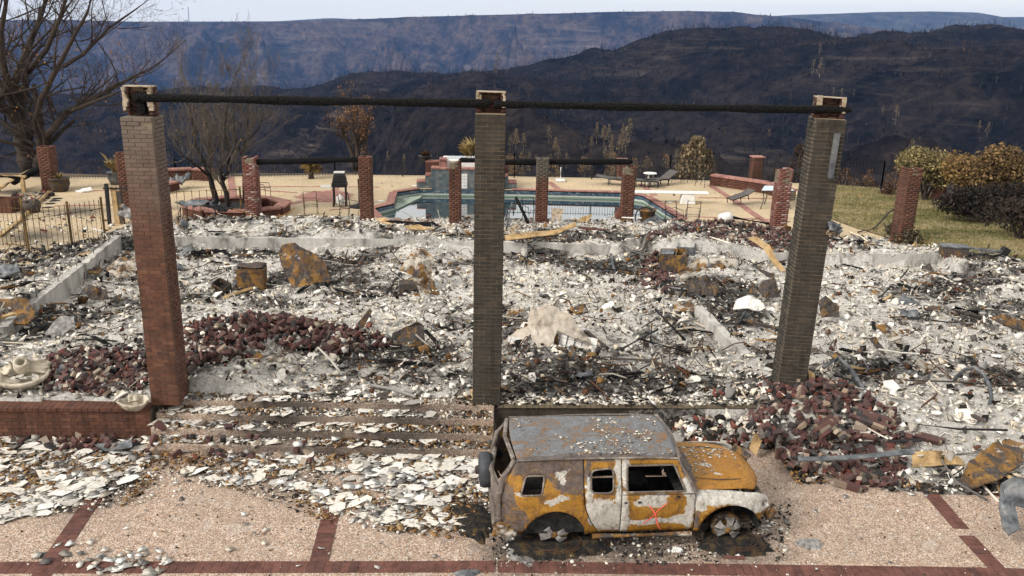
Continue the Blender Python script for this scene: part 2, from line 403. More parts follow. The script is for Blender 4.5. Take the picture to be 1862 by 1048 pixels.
def fence_y(x):          # line of the iron fence along the drop
    return np.interp(x, [-40, -22, -14.5, -8, 0, 7, 13.7, 16, 18.5, 19.5], [36.0, 36.3, 37.0, 38.6, 39.0, 39.0, 38.6, 37.6, 36.2, 34.5])
xs = np.linspace(-160, 160, 320); ys = np.concatenate([np.linspace(-60, 34, 20), np.linspace(34.5, 60, 60), np.linspace(61, 190, 80)])
X, Y = np.meshgrid(xs, ys)
fy = fence_y(X); d = np.maximum(Y - fy - .9, 0)
drop = np.where(X < -8, .16, .33)
Z = -.75 * (Y < 30) - .09 - d * drop - np.maximum(d - 10, 0) * .5 + .5 * (fbm(X * .15, Y * .15, 4, 71) - .5) * np.clip(d / 2, 0, 1)
Z -= np.maximum(np.abs(X) - 34, 0) * .12
Z = np.where((np.abs(X) < 9) & (Y > 26) & (Y < 37.2), -3.0, Z)
tag(link('hillside', grid_mesh('hillside', X, Y, Z, MT['slope'])), 'brown scorched ground', kind='structure')

# burnt woodland on the near ridge: thousands of bare snags and dead brush, one mass
def snag_field(name, Xg, Yg, Zg, n, hmin, hmax, w, cols, seed, label, rowmin=.05, rowmax=.99, tmax=1.25, front=None):
    g = np.random.default_rng(seed); ny_, nx_ = Xg.shape
    i = (g.uniform(rowmin, rowmax, n) / tmax * (ny_ - 1)).astype(int); j = g.integers(0, nx_ - 1, n)
    dens = fbm(Xg[i, j] * .02, Yg[i, j] * .02, 3, seed); keep = g.random(n) < np.clip((dens - .25) * 2.2, .1, 1)
    i, j = i[keep], j[keep]; n = len(i)
    fx = g.random(n)
    bx = Xg[i, j] + fx * (Xg[i, j + 1] - Xg[i, j]); by = Yg[i, j]; bz = Zg[i, j] - .6
    h = g.uniform(hmin, hmax, n) * g.uniform(.5, 1.3, n); ww = w * g.uniform(.6, 1.5, n)
    tilt = g.normal(0, .1, (n, 2)) * h[:, None]
    K = 5; V = np.zeros((n, K * 4, 3)); ca = g.uniform(0, 6.28, n)
    base = np.stack([bx, by, bz], 1); top = base + np.stack([tilt[:, 0], tilt[:, 1], h], 1)
    # trunk : crossed blades (two), branches : three blades
    for k in range(K):
        a = ca + k * 1.25
        if k < 2:
            d_ = np.stack([np.cos(a), np.sin(a), 0 * a], 1) * ww[:, None]
            V[:, k * 4 + 0] = base - d_; V[:, k * 4 + 1] = base + d_; V[:, k * 4 + 2] = top + d_ * .25; V[:, k * 4 + 3] = top - d_ * .25
        else:
            f0 = g.uniform(.3, .7, n)[:, None]; p0 = base + (top - base) * f0
            L = (h * g.uniform(.2, .45, n))[:, None]
            e = p0 + np.stack([np.cos(a) * .8, np.sin(a) * .8, .8 + 0 * a], 1) * L
            s_ = np.stack([np.sin(a), -np.cos(a), .5 + 0 * a], 1) * ww[:, None] * .8
            V[:, k * 4 + 0] = p0 - s_; V[:, k * 4 + 1] = p0 + s_; V[:, k * 4 + 2] = e + s_ * .4; V[:, k * 4 + 3] = e - s_ * .4
    c = np.array(cols)[g.integers(0, len(cols), n)] * g.uniform(.6, 1.4, (n, 1))
    Cc = np.repeat(c, K * 4, 0)
    me = np_mesh(name, V.reshape(-1, 3), np.full(n * K, 4), np.arange(n * K * 4), MT['leaf'], Cc)
    return tag(link(name, me), label, 'woodland', kind='stuff')
DK = [(.006, .006, .006), (.010, .009, .008), (.016, .012, .010), (.030, .020, .014)]
snag_field('burnt_woodland', Xn, Yn, Zn, 30000, 4, 9, .16, DK, 3, 'bare black snags covering the near canyon ridge', .12, 1.0)
snag_field('burnt_scrub', Xn, Yn, Zn, 24000, 1.5, 4, .5, DK + [(.075, .045, .024), (.05, .035, .025)], 4, 'low dead brown brush covering the near canyon ridge', .1, 1.0)
snag_field('rim_woodland', Xf, Yf, Zf, 14000, 3, 8, 1.4, [(.02, .022, .02), (.045, .035, .03), (.09, .06, .045), (.03, .034, .028)], 5, 'far sparse trees along the canyon wall', .3, 1.005, 1.15)

# ================================================================== HOUSE PAD
pit_poly = [(-12.35, 26.15), (-8.0, 26.5), (-3.5, 26.55), (3.95, 26.35), (4.05, 25.6), (9.7, 25.75), (13.1, 26.0), (13.45, 24.6), (13.7, 20.5), (14.2, 17.2), (-11.1, 17.2)]
rub_poly = [(-26, 14.05), (-12, 14.02), (-6.32, 14.22), (-6.3, 14.6), (-.25, 14.6), (-.2, 14.68), (4.35, 14.9), (4.6, 14.5), (5.0, 13.3), (6.2, 12.6), (8.2, 12.5), (12, 13.2), (22, 14.5), (22, 21.5), (17.5, 24.3), (14.3, 26.3), (12.9, 28.2), (9.8, 28.6), (8.2, 29.2), (5.5, 30.1), (-5.5, 29.8), (-8.4, 29.4), (-12.6, 28.0), (-13.2, 25.2), (-17, 23.6), (-26, 23.3)]
def inside(x, y, poly):
    x = np.asarray(x, float); y = np.asarray(y, float); r = np.zeros(x.shape, bool); n = len(poly)
    for i in range(n):
        x0, y0 = poly[i]; x1, y1 = poly[(i + 1) % n]
        c = ((y0 > y) != (y1 > y)); r ^= c & (x < (x1 - x0) * (y - y0) / (y1 - y0 + 1e-12) + x0)
    return r
MOUNDS = []      # (x, y, rx, ry, h)
def mound(px, py, rx, ry, h, z=PIT): p = P(px, py, z); MOUNDS.append((p[0], p[1], rx, ry, h))
for a in ((430, 640, 1.3, .9, .42), (600, 640, 1.3, .7, .22), (390, 700, 1.0, .8, .3, 0), (760, 470, .9, .7, .35), (545, 490, 1.0, .7, .3), (1250, 480, 1.3, .9, .4), (1340, 500, 1.2, .8, .3), (1000, 620, 1.2, .8, .25), (640, 455, 1.2, .8, .3), (430, 440, 1.5, .8, .25), (1180, 480, .8, .7, .25),
          (1290, 420, 2.0, .9, .18, 0), (1390, 430, 1.2, .6, .15, 0), (560, 410, 2.2, .6, .16, 0), (360, 420, 2.2, .6, .12, 0), (740, 418, 1.5, .5, .10, 0), (1160, 428, 1.3, .6, .10, 0), (30, 590, 1.2, 1, .3), (180, 660, 1.6, .8, .15, 0), (50, 690, 1, .6, .1, 0)):
    mound(*a)
MOUNDS += [(6.1, 14.4, 1.3, .7, .20), (5.2, 14.5, .8, .6, .22), (7.6, 14.0, 1.2, .7, .14)]
def base_z(x, y):
    x = np.asarray(x, float); y = np.asarray(y, float)
    z = np.zeros(x.shape)
    pit = inside(x, y, pit_poly)
    z = np.where(pit, PIT * np.clip((y - 17.1) / .8, 0, 1) * np.where(y < 24.3, np.clip((13.7 - x) / 2.2, 0, 1), 1), z)
    # right-hand end: no wall left, the terrace slides down to the drive as rubble
    sl = np.clip((y - 12.7) / 2.2, 0, 1); sl = sl * sl * (3 - 2 * sl)
    z = np.where((x > 4.55) & (y < 15.0), DZ * (1 - sl), z)
    z = np.where((x > 12) & (y < 17), DZ * (1 - np.clip((y - 14) / 3, 0, 1)) * np.clip((x - 12) / 3, 0, 1) + z * (1 - np.clip((x - 12) / 3, 0, 1)), z)
    return z
def rub_z(x, y):
    x = np.asarray(x, float); y = np.asarray(y, float); z = base_z(x, y)
    pit = inside(x, y, pit_poly)
    a = np.where(pit, .30, np.where(y > 24, .13, .10))
    # nothing piles against the inner face of the walls
    z = z + a * (fbm(x * .55, y * .55, 4, 80) - .28) + np.where(pit | (y > 24), .15, .08) * (fbm(x * 2.6, y * 2.6, 2, 83) - .5) + .09 * (fbm(x * 5.5, y * 5.5, 3, 87) - .5)
    for (mx, my, rx, ry, h) in MOUNDS:
        z = z + h * np.exp(-((x - mx) / rx) ** 2 - ((y - my) / ry) ** 2)
    return z
def ash_mat():
    t = NT('ash bed', 1.0, 0, .1); n = t.math('ADD', t.math('MULTIPLY', t.sep('X', t.attr()), .62), t.math('MULTIPLY', t.noise(2.2, 8, .75, dist=.3), .38)); n2 = t.noise(9, 7, .75); n3 = t.noise(38, 5, .7)
    c = t.ramp(n2, [(.26, (.06, .055, .05)), (.36, (.36, .34, .31)), (.46, (.68, .645, .595)), (.66, (.84, .815, .775))])
    d = t.ramp(n2, [(.34, (.010, .0095, .009)), (.48, (.06, .055, .05)), (.60, (.26, .245, .225)), (.72, (.5, .48, .44))])
    c = t.mix(t.smooth(n, .36, .60), c, d)
    c = t.mix(.6, c, t.ramp(n3, [(.3, (.4, .38, .36)), (.65, (1.1, 1.1, 1.1))]), 'MULTIPLY')
    t.color(c); t.bump(t.noise(13, 9, .78, dist=.5), 1.0, .09); return t.m
MT['ash'] = ash_mat()
xs = np.arange(-24, 20.01, .075); ys = np.arange(12.5, 30.2, .075); X, Y = np.meshgrid(xs, ys)
Z = rub_z(X, Y); ins = inside(X, Y, rub_poly)
Z = np.where(ins, Z, np.where((Y < 14.5), DZ - .12, -.10))
ashX, ashY = X, Y
ash = tag(link('ash_field', grid_mesh('ash_field', X, Y, Z, MT['ash'], False)), 'ash and rubble covering the burnt house floor', kind='structure')

# ------------------------------------------------------------------ drive, steps, walls
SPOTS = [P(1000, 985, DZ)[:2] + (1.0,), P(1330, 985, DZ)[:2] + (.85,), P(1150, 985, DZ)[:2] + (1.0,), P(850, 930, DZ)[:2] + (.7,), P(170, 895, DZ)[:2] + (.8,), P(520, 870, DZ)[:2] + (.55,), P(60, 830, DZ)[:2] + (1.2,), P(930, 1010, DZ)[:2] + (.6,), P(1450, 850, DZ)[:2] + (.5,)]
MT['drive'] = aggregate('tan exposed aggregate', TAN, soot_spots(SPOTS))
MT['step'] = aggregate('sooty step aggregate', TAN, soot_spots([(-4.0, 14.2, 1.4), (-1.9, 13.8, 1.5), (-3, 13.6, .8)]))
MT['deck'] = aggregate('pale pool deck aggregate', TAN2, soot_spots([P(140, 385)[:2] + (1.2,), P(60, 430)[:2] + (1.4,), P(30, 350)[:2] + (1.0,), P(350, 395)[:2] + (.8,)]))
m = MB(); m.add([(-45, -40, DZ), (45, -40, DZ), (45, 14.9, DZ), (-45, 14.9, DZ)], [(0, 1, 2, 3)])
drive = tag(m.build('driveway', MT['drive']), 'tan exposed aggregate drive', kind='structure')
# the retained earth below the terrace, seen only where rubble leaves its edge bare
steps = tag(empty('front_steps', (-3.25, 14, DZ)), 'low wide aggregate steps', kind='structure')
for i in range(4):
    z1 = DZ + .155 * (i + 1) - (.02 if i == 3 else 0); y0 = 13.50 + .28 * i
    b = MB(); b.box((0, 0, 0), (5.98, 14.75 - y0, .155 if i else .154))
    o = b.build('step', MT['step'], steps, (-3.27 + 3.25, (y0 + 14.75) / 2 - 14, z1 - .0775 - DZ + .001 * i), bevel=.018)
# brick masonry helper : courses of real bricks on one straight wall face
BL, BH, BD = .2, .067, .095
_bm = {}
def brick_mesh(l, h, d, mat):
    k = (round(l, 3), round(h, 3), round(d, 3), mat.name)
    if k not in _bm:
        _bm[k] = MB().box((0, 0, 0), (l, d, h)).mesh('brick', mat)
    return _bm[k]
def brick_wall(root, length, h, mat, mortar, thick=.3, cap=None, cap_mat=None, frozen=None, z0=0, gap=.010):
    """wall along local +X from x=0, front face at y=0 looking to -Y; each front brick is its own part"""
    nc = int(round((h - (.07 if cap else 0)) / BH))
    MB().box((length / 2, thick / 2 + .006, z0 + nc * BH / 2), (length, thick - .012, nc * BH - .004)).build('mortar_core', mortar, root)
    for c in range(nc):
        x = -(BL / 2 if c % 2 else 0)
        while x < length - .01:
            a, b = max(x, 0), min(x + BL, length)
            if b - a > .04:
                link('brick', brick_mesh(b - a - gap, BH - gap, .05, mat), root, ((a + b) / 2, .025 + random.uniform(-.003, .004), z0 + c * BH + BH / 2), (random.uniform(-.01, .01), 0, random.uniform(-.012, .012)))
            x += BL
    if cap:
        n = int(length / .105)
        for k in range(n):
            link('cap_brick', brick_mesh(length / n - .008, .06, thick + .05, cap_mat or mat), root, ((k + .5) * length / n, thick / 2 - .01 + random.uniform(-.004, .004), z0 + nc * BH + .035), (0, random.uniform(-.01, .01), random.uniform(-.01, .01)))
w = empty('brick_planter_wall', (-12, 13.73, DZ), .045, 'low red brick retaining wall beside the aggregate steps', 'wall')
brick_wall(w, 5.67, .61, MT['brick_plain'], MT['mortar_dark'], .34, True)
w = empty('brick_terrace_edge', (-.22, 14.42, DZ), .04, 'sooty low brick terrace edge between the two olive pillars', 'wall')
brick_wall(w, 4.75, .60, MT['brick_olive'], MT['mortar_tan'], .34, True, MT['mortar_dark'])

# foundation walls
def fwall(a, b, top, h, label, th=.2):
    a, b = Vector(a), Vector(b); d = b - a; L = d.length
    o = empty('foundation_wall', (a.x, a.y, top - h), math.atan2(d.y, d.x), label, 'wall')
    n = max(2, int(L / .25)); m = MB(); g = random.Random(int(a.x * 100))
    tops = [h + g.uniform(-.015, .012) - (.05 if g.random() < .08 else 0) for _ in range(n + 1)]
    vs = []
    for i in range(n + 1):
        x = L * i / n
        vs += [(x, 0, 0), (x, th, 0), (x, th, tops[i] + g.uniform(-.01, .01)), (x, 0, tops[i])]
    fs = []
    for i in range(n):
        q = i * 4
        fs += [(q, q + 4, q + 7, q + 3), (q + 3, q + 7, q + 6, q + 2), (q + 1, q + 2, q + 6, q + 5)]
    fs += [(0, 3, 2, 1), (n * 4, n * 4 + 1, n * 4 + 2, n * 4 + 3)]
    m.add(vs, fs); m.build('wall_body', MT['concrete'], o)
    # form-board lines and rusty anchor bolts
    for k in range(int(L / 1.4)):
        bm = MB().tube([((k + .6) * 1.4, th / 2, h - .02), ((k + .6) * 1.4 + .01, th / 2, h + .10)], .012, 6); bm.build('anchor_bolt', MT['iron_rust'], o)
fwall((-12.35, 26.15), (-11.15, 17.6), .10, .72, 'grey concrete foundation wall running past the rusty gate')
fwall((-12.15, 26.25), (-3.6, 26.55), .06, .7, 'stained concrete foundation wall behind the tall rust-yellow panel')
fwall((-3.45, 26.55), (3.95, 26.35), .04, .68, 'pale concrete foundation wall behind the middle pillar')
fwall((4.15, 26.25), (4.05, 25.55), .04, .66, 'short concrete foundation return beside the rusted stove')
fwall((4.25, 25.55), (13.1, 25.95), .06, .68, 'long whitish concrete foundation wall behind the leaning right pillar')
fwall((13.3, 26.0), (13.55, 24.75), .04, .66, 'short angled concrete foundation return by the lawn')
fwall((13.85, 24.5), (14.1, 21.3), .02, .6, 'low concrete foundation stub beside the lawn')
fwall((4.55, 20.6), (4.95, 17.3), -.06, .5, 'narrow broken concrete stem wall inside the burnt house')

# ------------------------------------------------------------------ brick paver bands in the drive
def band(poly_px, z, width, name, mat, unit=.105, dz=.006, parent=None, worlds=False, sk=0):
    pts = [Vector(p if worlds else P(*p, z)) for p in poly_px]
    for a, b in zip(pts[:-1], pts[1:]):
        d = b - a; L = d.length; n = int(L / unit); ang = math.atan2(d.y, d.x)
        for k in range(n):
            c = a + d * ((k + .5) / n)
            link(name, brick_mesh(L / n - .006, .03, width, mat), parent, (c.x, c.y, z + dz - .012 + random.uniform(-.002, .002)), (random.uniform(-.006, .006), 0, ang + random.uniform(-.008, .008)))
band([(-60, 1033), (900, 1031)], DZ, .26, 'paver', MT['paver'], .115, parent=drive)
band([(905, 1031), (1795, 1043), (1900, 1046)], DZ, .26, 'paver', MT['paver'], .115, parent=drive)
band([(172, 905), (72, 1052)], DZ, .26, 'paver', MT['paver'], .115, parent=drive)
band([(604, 925), (580, 1022)], DZ, .26, 'paver', MT['paver'], .115, parent=drive)
band([(1688, 893), (1748, 962)], DZ, .24, 'paver', MT['paver'], .115, parent=drive)
band([(1757, 975), (1812, 1034)], DZ, .24, 'paver', MT['paver'], .115, parent=drive)
band([(1335, 1018), (1330, 1000)], DZ, .3, 'paver', MT['paver'], .115, parent=drive)

# ------------------------------------------------------------------ pool deck with the pool cut out of it
pool_px = [(716, 371), (722, 350), (763, 344), (931, 346), (1127, 351), (1170, 357), (1236, 398), (1180, 406), (840, 402), (700, 399), (680, 380)]
pool = [Vector(P(a, b)[:2]) for a, b in pool_px]
def cdt_sheet(name, outer, holes, z, mat, kindlabel):
    vs = [Vector(p) for p in outer]; ed = [(i, (i + 1) % len(outer)) for i in range(len(outer))]
    for h in holes:
        b = len(vs); vs += [Vector(p) for p in h]; ed += [(b + i, b + (i + 1) % len(h)) for i in range(len(h))]
    r = delaunay_2d_cdt(vs, ed, [], 0, 1e-5); V, F = r[0], r[2]; fs = []
    for f in F:
        c = sum((V[i] for i in f), Vector((0, 0))) / len(f)
        if inside(c.x, c.y, [tuple(p) for p in outer]) and not any(inside(c.x, c.y, [tuple(p) for p in h]) for h in holes): fs.append(tuple(f))
    me = bpy.data.meshes.new(name); me.from_pydata([(p.x, p.y, z) for p in V], [], fs); me.materials.append(mat); me.update()
    return tag(link(name, me), kindlabel, kind='structure')
back = [(x, float(fence_y(x)) + .35) for x in (16.0, 13.7, 7, 0, -8, -14.5, -22, -34)]
outer = [(-34, 23.0), (-13, 23.0), (-12.5, 27.3), (12.6, 27.3), (15, 26.0), (16.0, 30.0)] + back
deck = cdt_sheet('pool_deck', outer, [pool], 0.0, MT['deck'], 'pale exposed aggregate pool deck')
MT['tile'] = None
def tile_mat():
    t = NT('blue pool tile', .3, 0, .5); v = t.voro(14, vec=t.scaled((1, 1, 1))); x = t.n('ShaderNodeSeparateColor'); t.l(v, x.inputs[0])
    t.color(t.ramp(x.outputs[0], [(.2, (.03, .055, .085)), (.5, (.06, .10, .14)), (.8, (.12, .16, .19)), (.95, (.20, .22, .22))], 'CONSTANT')); return t.m
MT['tile'] = tile_mat()
def pool_plaster():
    t = NT('algae-ringed pool plaster', .7); z = t.math('ADD', t.sep('Z'), t.math('MULTIPLY', t.noise(2, 4), .06))
    t.color(t.ramp(t.math('ADD', t.math('MULTIPLY', z, 1.0), 1.0), [(.36, (.04, .08, .07)), (.60, (.06, .11, .09)), (.70, (.13, .20, .15)), (.765, (.19, .26, .20)), (.78, (.10, .14, .11)), (.795, (.38, .43, .37)), (.86, (.54, .55, .48))])); return t.m
MT['pool_wall'] = pool_plaster()
def water():
    t = NT('still pool water', .02, 0, .5); t.b.inputs['IOR'].default_value = 1.33
    t.color((.010, .030, .040)); t.bump(t.noise(3.0, 2), .02, .02)
    t.b.inputs['Coat Weight'].default_value = 1.0; t.b.inputs['Coat IOR'].default_value = 1.8; t.b.inputs['Coat Roughness'].default_value = .01; return t.m
MT['water'] = water()
pr = tag(empty('pool_basin', (0, 0, 0)), 'pool basin', kind='structure')
def skirt(poly, z0, z1, inset=0):
    n = len(poly); c = sum(poly, Vector((0, 0))) / n; q = [p + (c - p).normalized() * inset for p in poly]
    return MB().add([(p.x, p.y, z0) for p in q] + [(p.x, p.y, z1) for p in q], [(i, (i + 1) % n, n + (i + 1) % n, n + i) for i in range(n)])
skirt(pool, -1.3, -.16).build('plaster_wall', MT['pool_wall'], pr)
skirt(pool, -.17, -.035, .012).build('tile_band', MT['tile'], pr)
MB().prism([tuple(p) for p in pool], -1.32, -1.3).build('pool_floor', MT['pool_wall'], pr)
wt = MB().add([(p.x, p.y, -.29) for p in pool], [tuple(range(len(pool)))]).build('water', MT['water']); tag(wt, 'still blue pool water', kind='structure')
# underwater steps at the left end
for k in range(2):
    c = pool[0]; MB().prism([tuple(pool[0] + Vector((.02, -.02))), tuple(pool[1] + Vector((.02, -.02))), tuple(pool[2] + Vector((.1, -.05))), tuple(pool[2] + Vector((.1 - .2 * k, -.55 + .18 * k)))], -1.28, -.40 - .17 * k + .16).build('entry_step', MT['pool_wall'], pr)
cop = tag(empty('pool_coping', (0, 0, 0)), 'red brick pool coping', kind='structure')
n = len(pool); cen = sum(pool, Vector((0, 0))) / n
for i in range(n):
    a, b = pool[i], pool[(i + 1) % n]; d = (b - a).normalized(); nrm = Vector((d.y, -d.x))
    if nrm.dot((a + b) / 2 - cen) < 0: nrm = -nrm
    if i == 2: continue                     # the raised spa wall stands here
    o_ = nrm * .15
    band([(a.x + o_.x, a.y + o_.y, 0), (b.x + o_.x, b.y + o_.y, 0)], 0, .32, 'coping_brick', MT['coping'], .12, .03, cop, True)
# brick bands across the deck
for pl in ([(420, 322), (423, 356)], [(424, 340), (620, 340), (690, 341)], [(480, 347), (540, 351)], [(512, 375), (556, 365)], [(608, 347), (622, 322)], [(998, 331), (1018, 347)], [(1165, 335), (1190, 356)], [(1292, 338), (1340, 368), (1400, 410)], [(1270, 360), (1410, 362)], [(1270, 395), (1400, 400)], [(100, 375), (205, 373)], [(0, 370), (70, 372)], [(170, 347), (225, 346)], [(600, 383), (650, 377)]):
    band(pl, 0, .28 if abs(pl[0][1] - pl[1][1]) > 6 else .12, 'deck_paver', MT['coping'], .3, .012, deck)
# octagonal brick patch : rows of pavers
oc = [P(a, b)[:2] for a, b in ((537, 358), (572, 348), (615, 347), (640, 355), (632, 364), (605, 368), (560, 366))]
cx_, cy_ = np.mean([p[0] for p in oc]), np.mean([p[1] for p in oc])
for i in range(-14, 15):
    for j in range(-12, 13):
        x, y = cx_ + i * .32 + (.16 if j % 2 else 0), cy_ + j * .17
        if inside(x, y, oc): link('deck_paver', brick_mesh(.31, .03, .16, MT['coping']), deck, (x, y, -.004 + random.uniform(0, .003)))
# ------------------------------------------------------------------ lawn
def lawn_mat():
    t = NT('dry lawn', 1.0, 0, .1); n = t.noise(.45, 7, .7, vec=t.scaled((.6, 1.3, 1))); n2 = t.noise(16, 6, .75)
    c = t.ramp(n, [(.36, (.085, .085, .030)), (.46, (.15, .135, .055)), (.54, (.25, .205, .105)), (.64, (.30, .235, .14)), (.72, (.20, .15, .09))])
    t.color(t.mix(.7, c, t.ramp(n2, [(.3, (.45, .45, .42)), (.7, (1.2, 1.2, 1.2))]), 'MULTIPLY')); t.bump(n2, .8, .04); return t.m
MT['lawn'] = lawn_mat()
lw_px = [(1470, 352), (1500, 395), (1560, 417), (1660, 447), (1760, 470), (1862, 487)]
lw = [P(a, b)[:2] for a, b in lw_px] + [(30, 23.2), (34, 30), (19.5, 34.0), (18.5, 36.6), (16, 38.0), (13.7, 38.9)]
lawn = cdt_sheet('lawn', lw, [], .035, MT['lawn'], 'patchy dry lawn')
g = np.random.default_rng(12); N = 26000
gx, gy = g.uniform(10, 24, N), g.uniform(23, 39, N); k = inside(gx, gy, lw); gx, gy = gx[k], gy[k]; N = len(gx)
ca = g.uniform(0, 6.28, N); h = g.uniform(.03, .09, N); wd = .018
V = np.zeros((N, 3, 3)); V[:, 0] = np.stack([gx - wd * np.cos(ca), gy - wd * np.sin(ca), 0 * gx + .03], 1); V[:, 1] = np.stack([gx + wd * np.cos(ca), gy + wd * np.sin(ca), 0 * gx + .03], 1)
V[:, 2] = np.stack([gx + g.normal(0, .03, N), gy + g.normal(0, .03, N), .035 + h], 1)
pat = fbm(gx * .4, gy * .9, 3, 90)[:, None]
c = np.where(pat < .48, np.array([[.10, .105, .035]]), np.array([[.27, .215, .10]])) * g.uniform(.6, 1.3, (N, 1))
leafm = g.random(N) < .04; c[leafm] = (.30, .17, .07)
tag(link('grass', np_mesh('grass', V.reshape(-1, 3), np.full(N, 3), np.arange(N * 3), MT['leaf'], np.repeat(c, 3, 0))), 'short grass blades and fallen leaves on the lawn', 'grass', kind='stuff')
# ================================================================== BRICK PILLARS
def joined_brick_mat(name, stops, grey=None, gz=None):
    t = NT(name, .9); r = t.sep('X', t.attr()); c = t.ramp(r, stops)
    n = t.noise(14, 6, .7); c = t.mix(.5, c, t.ramp(n, [(.3, (.5, .5, .5)), (.7, (1.15, 1.1, 1.05))]), 'MULTIPLY')
    c = t.mix(.8, c, t.ramp(t.noise(2.2, 6, .7, vec=t.scaled((2.5, 2.5, .35))), [(.34, (.45, .43, .42)), (.55, (1, 1, 1)), (.7, (1.15, 1.12, 1.1))]), 'MULTIPLY')
    if grey:
        z = t.math('ADD', t.sep('Z'), t.math('MULTIPLY', t.noise(1.2, 4), 1.6)); c = t.mix(t.smooth(z, gz[0], gz[1]), c, grey)
    t.color(c); t.bump(t.noise(60, 5), .5, .004); return t.m
JM = {'red': joined_brick_mat('red brickwork', RED, (.145, .115, .095), (3.4, 6.0)), 'olive': joined_brick_mat('olive brickwork', OLIVE),
      'back': joined_brick_mat('back post brickwork', RED), 'backsoot': joined_brick_mat('sooty back post brickwork', [(0, (.15, .055, .04)), (.5, (.20, .075, .055)), (.85, (.24, .12, .10)), (1, (.36, .28, .26))]),
      'mixed': joined_brick_mat('red brickwork with olive head', RED, (.085, .075, .06), (2.0, 2.8)),
      'head': joined_brick_mat('unsooted head brick', [(0, (.06, .028, .022)), (.4, (.10, .04, .028)), (.7, (.05, .03, .026)), (1, (.16, .07, .045))]), 'loose': None}
def joined(name, boxes, mat, parent=None, jit=.0):
    """many bricks as one real mesh; boxes: (centre, size, rotation)"""
    n = len(boxes); V = np.zeros((n, 8, 3)); F = np.array([(0, 3, 2, 1), (4, 5, 6, 7), (0, 1, 5, 4), (1, 2, 6, 5), (2, 3, 7, 6), (3, 0, 4, 7)])
    S = np.array([(-1, -1, -1), (1, -1, -1), (1, 1, -1), (-1, 1, -1), (-1, -1, 1), (1, -1, 1), (1, 1, 1), (-1, 1, 1)]) * .5
    for i, (c, d, r) in enumerate(boxes):
        p = S * np.array(d)
        if jit: p = p + rng.normal(0, jit, (8, 3))
        if r is not None: p = p @ np.array(Euler(r).to_matrix()).T
        V[i] = p + np.array(c)
    loops = (F[None] + np.arange(n)[:, None, None] * 8).ravel()
    col = np.repeat(rng.random((n, 1)), 8, 0).repeat(3, 1)
    o = link(name, np_mesh(name, V.reshape(-1, 3), np.full(n * 6, 4), loops, mat, col), parent)
    return tag(o, kind='stuff')
def tall_pillar(x, y, rz, lean, zled, ztop, key, bmat, jm, mortar, label, ruin=False, grey=False):
    root = empty('brick_pillar', (x, y, -.02), rz, label, 'pillar', 'tall brick pillars of the burnt entrance'); root.rotation_euler = (0, lean, rz)
    W2 = .25; nl = int(zled / BH); nt = int(ztop / BH); g = random.Random(key)
    MB().box((0, .25, nl * BH / 2), (.488, .488, nl * BH - .006)).build('mortar_core', mortar, root)
    rest = []; hd = []
    for c in range(nt):
        z = c * BH + BH / 2; odd = c % 2
        if c < nl:
            a = -W2; corb = .012 if c >= nl - 2 else 0
            for wv in ([.1, .2, .2] if odd else [.2, .2, .1]):
                if ruin and c >= nl - 3 and a > 0 and g.random() < .4: a += wv; continue
                link('brick', brick_mesh(wv - .010, BH - .010, .09, bmat), root, (a + wv / 2, .043 - corb + g.uniform(-.003, .003), z), (g.uniform(-.012, .012), g.uniform(-.006, .006), g.uniform(-.012, .012)))
                a += wv
            for sx in (-1, 1):
                b = .095
                for wv in ([.1, .2, .11] if odd else [.2, .205]):
                    rest.append(((sx * .205 + sx * g.uniform(-.002, .003), b + wv / 2, z), (.09, wv - .010, BH - .010), (0, 0, g.uniform(-.01, .01)))); b += wv
            a = -W2
            for wv in ([.1, .2, .2] if odd else [.2, .2, .1]):
                rest.append(((a + wv / 2, .457, z), (wv - .01, .09, BH - .01), None)); a += wv
        else:                                   # only the rear skin of bricks survives above the beam seat
            a = -W2
            for k, wv in enumerate([.1, .2, .2] if odd else [.2, .2, .1]):
                if ruin and c >= nt - 2 and k == 1: a += wv; continue
                hd.append(((a + wv / 2, .34 + g.uniform(-.012, .008), z), (wv - .014, .1, BH - .012), (0, 0, g.uniform(-.04, .04)))); a += wv
            for sx in (-1, 1):
                if ruin and sx < 0 and c % 3 == 0: continue
                hd.append(((sx * .205, .24, z), (.08, .12 + .05 * g.random(), BH - .012), (0, 0, g.uniform(-.05, .05))))
    joined('brick_courses', rest, jm, root, .002); joined('head_bricks', hd, JM['head'], root, .004)
    # torn mortar left on the broken head
    m = MB()
    for s in (-1, 1):
        zz = nl * BH + .10
        while zz < nt * BH - .03:
            wv = g.uniform(.035, .10); hh = g.uniform(.04, .08); m.box((s * (.242 - wv / 2), .165 + g.uniform(-.012, .02), zz + hh / 2), (wv, .05, hh + .01), (g.uniform(-.1, .1), g.uniform(-.12, .12), g.uniform(-.15, .15)), g.uniform(.85, 1.05)); zz += hh
    m.build('broken_mortar', MT['mortar_pale'], root)
    MB().box((0, .36, (nl + nt) * BH / 2), (.47, .06, (nt - nl) * BH - .03)).build('rear_mortar', MT['mortar_tan'], root)
    MB().box((.0, .30, nt * BH + .003), (.48, .22, .014), (0, .01, 0)).build('mortar_bed', MT['mortar_pale'], root)
    return root
c1 = tall_pillar(-6.09, 14.1, .02, 0, 5.05, 5.56, 1, MT['brick_red'], JM['red'], MT['mortar_dark'], 'tall red brick pillar with a broken greyish head at the end of the brick wall', True)
c2 = tall_pillar(-.425, 14.36, .0, R(.2), 5.22, 5.53, 2, MT['brick_olive'], JM['olive'], MT['mortar_tan'], 'tall upright olive-grey brick pillar at the right end of the steps, behind the suv')
c3 = tall_pillar(5.10, 14.62, -.05, R(1.6), 5.22, 5.54, 3, MT['brick_olive'], JM['olive'], MT['mortar_tan'], 'tall leaning olive-grey brick pillar with a grey metal strap, above the brick heap')
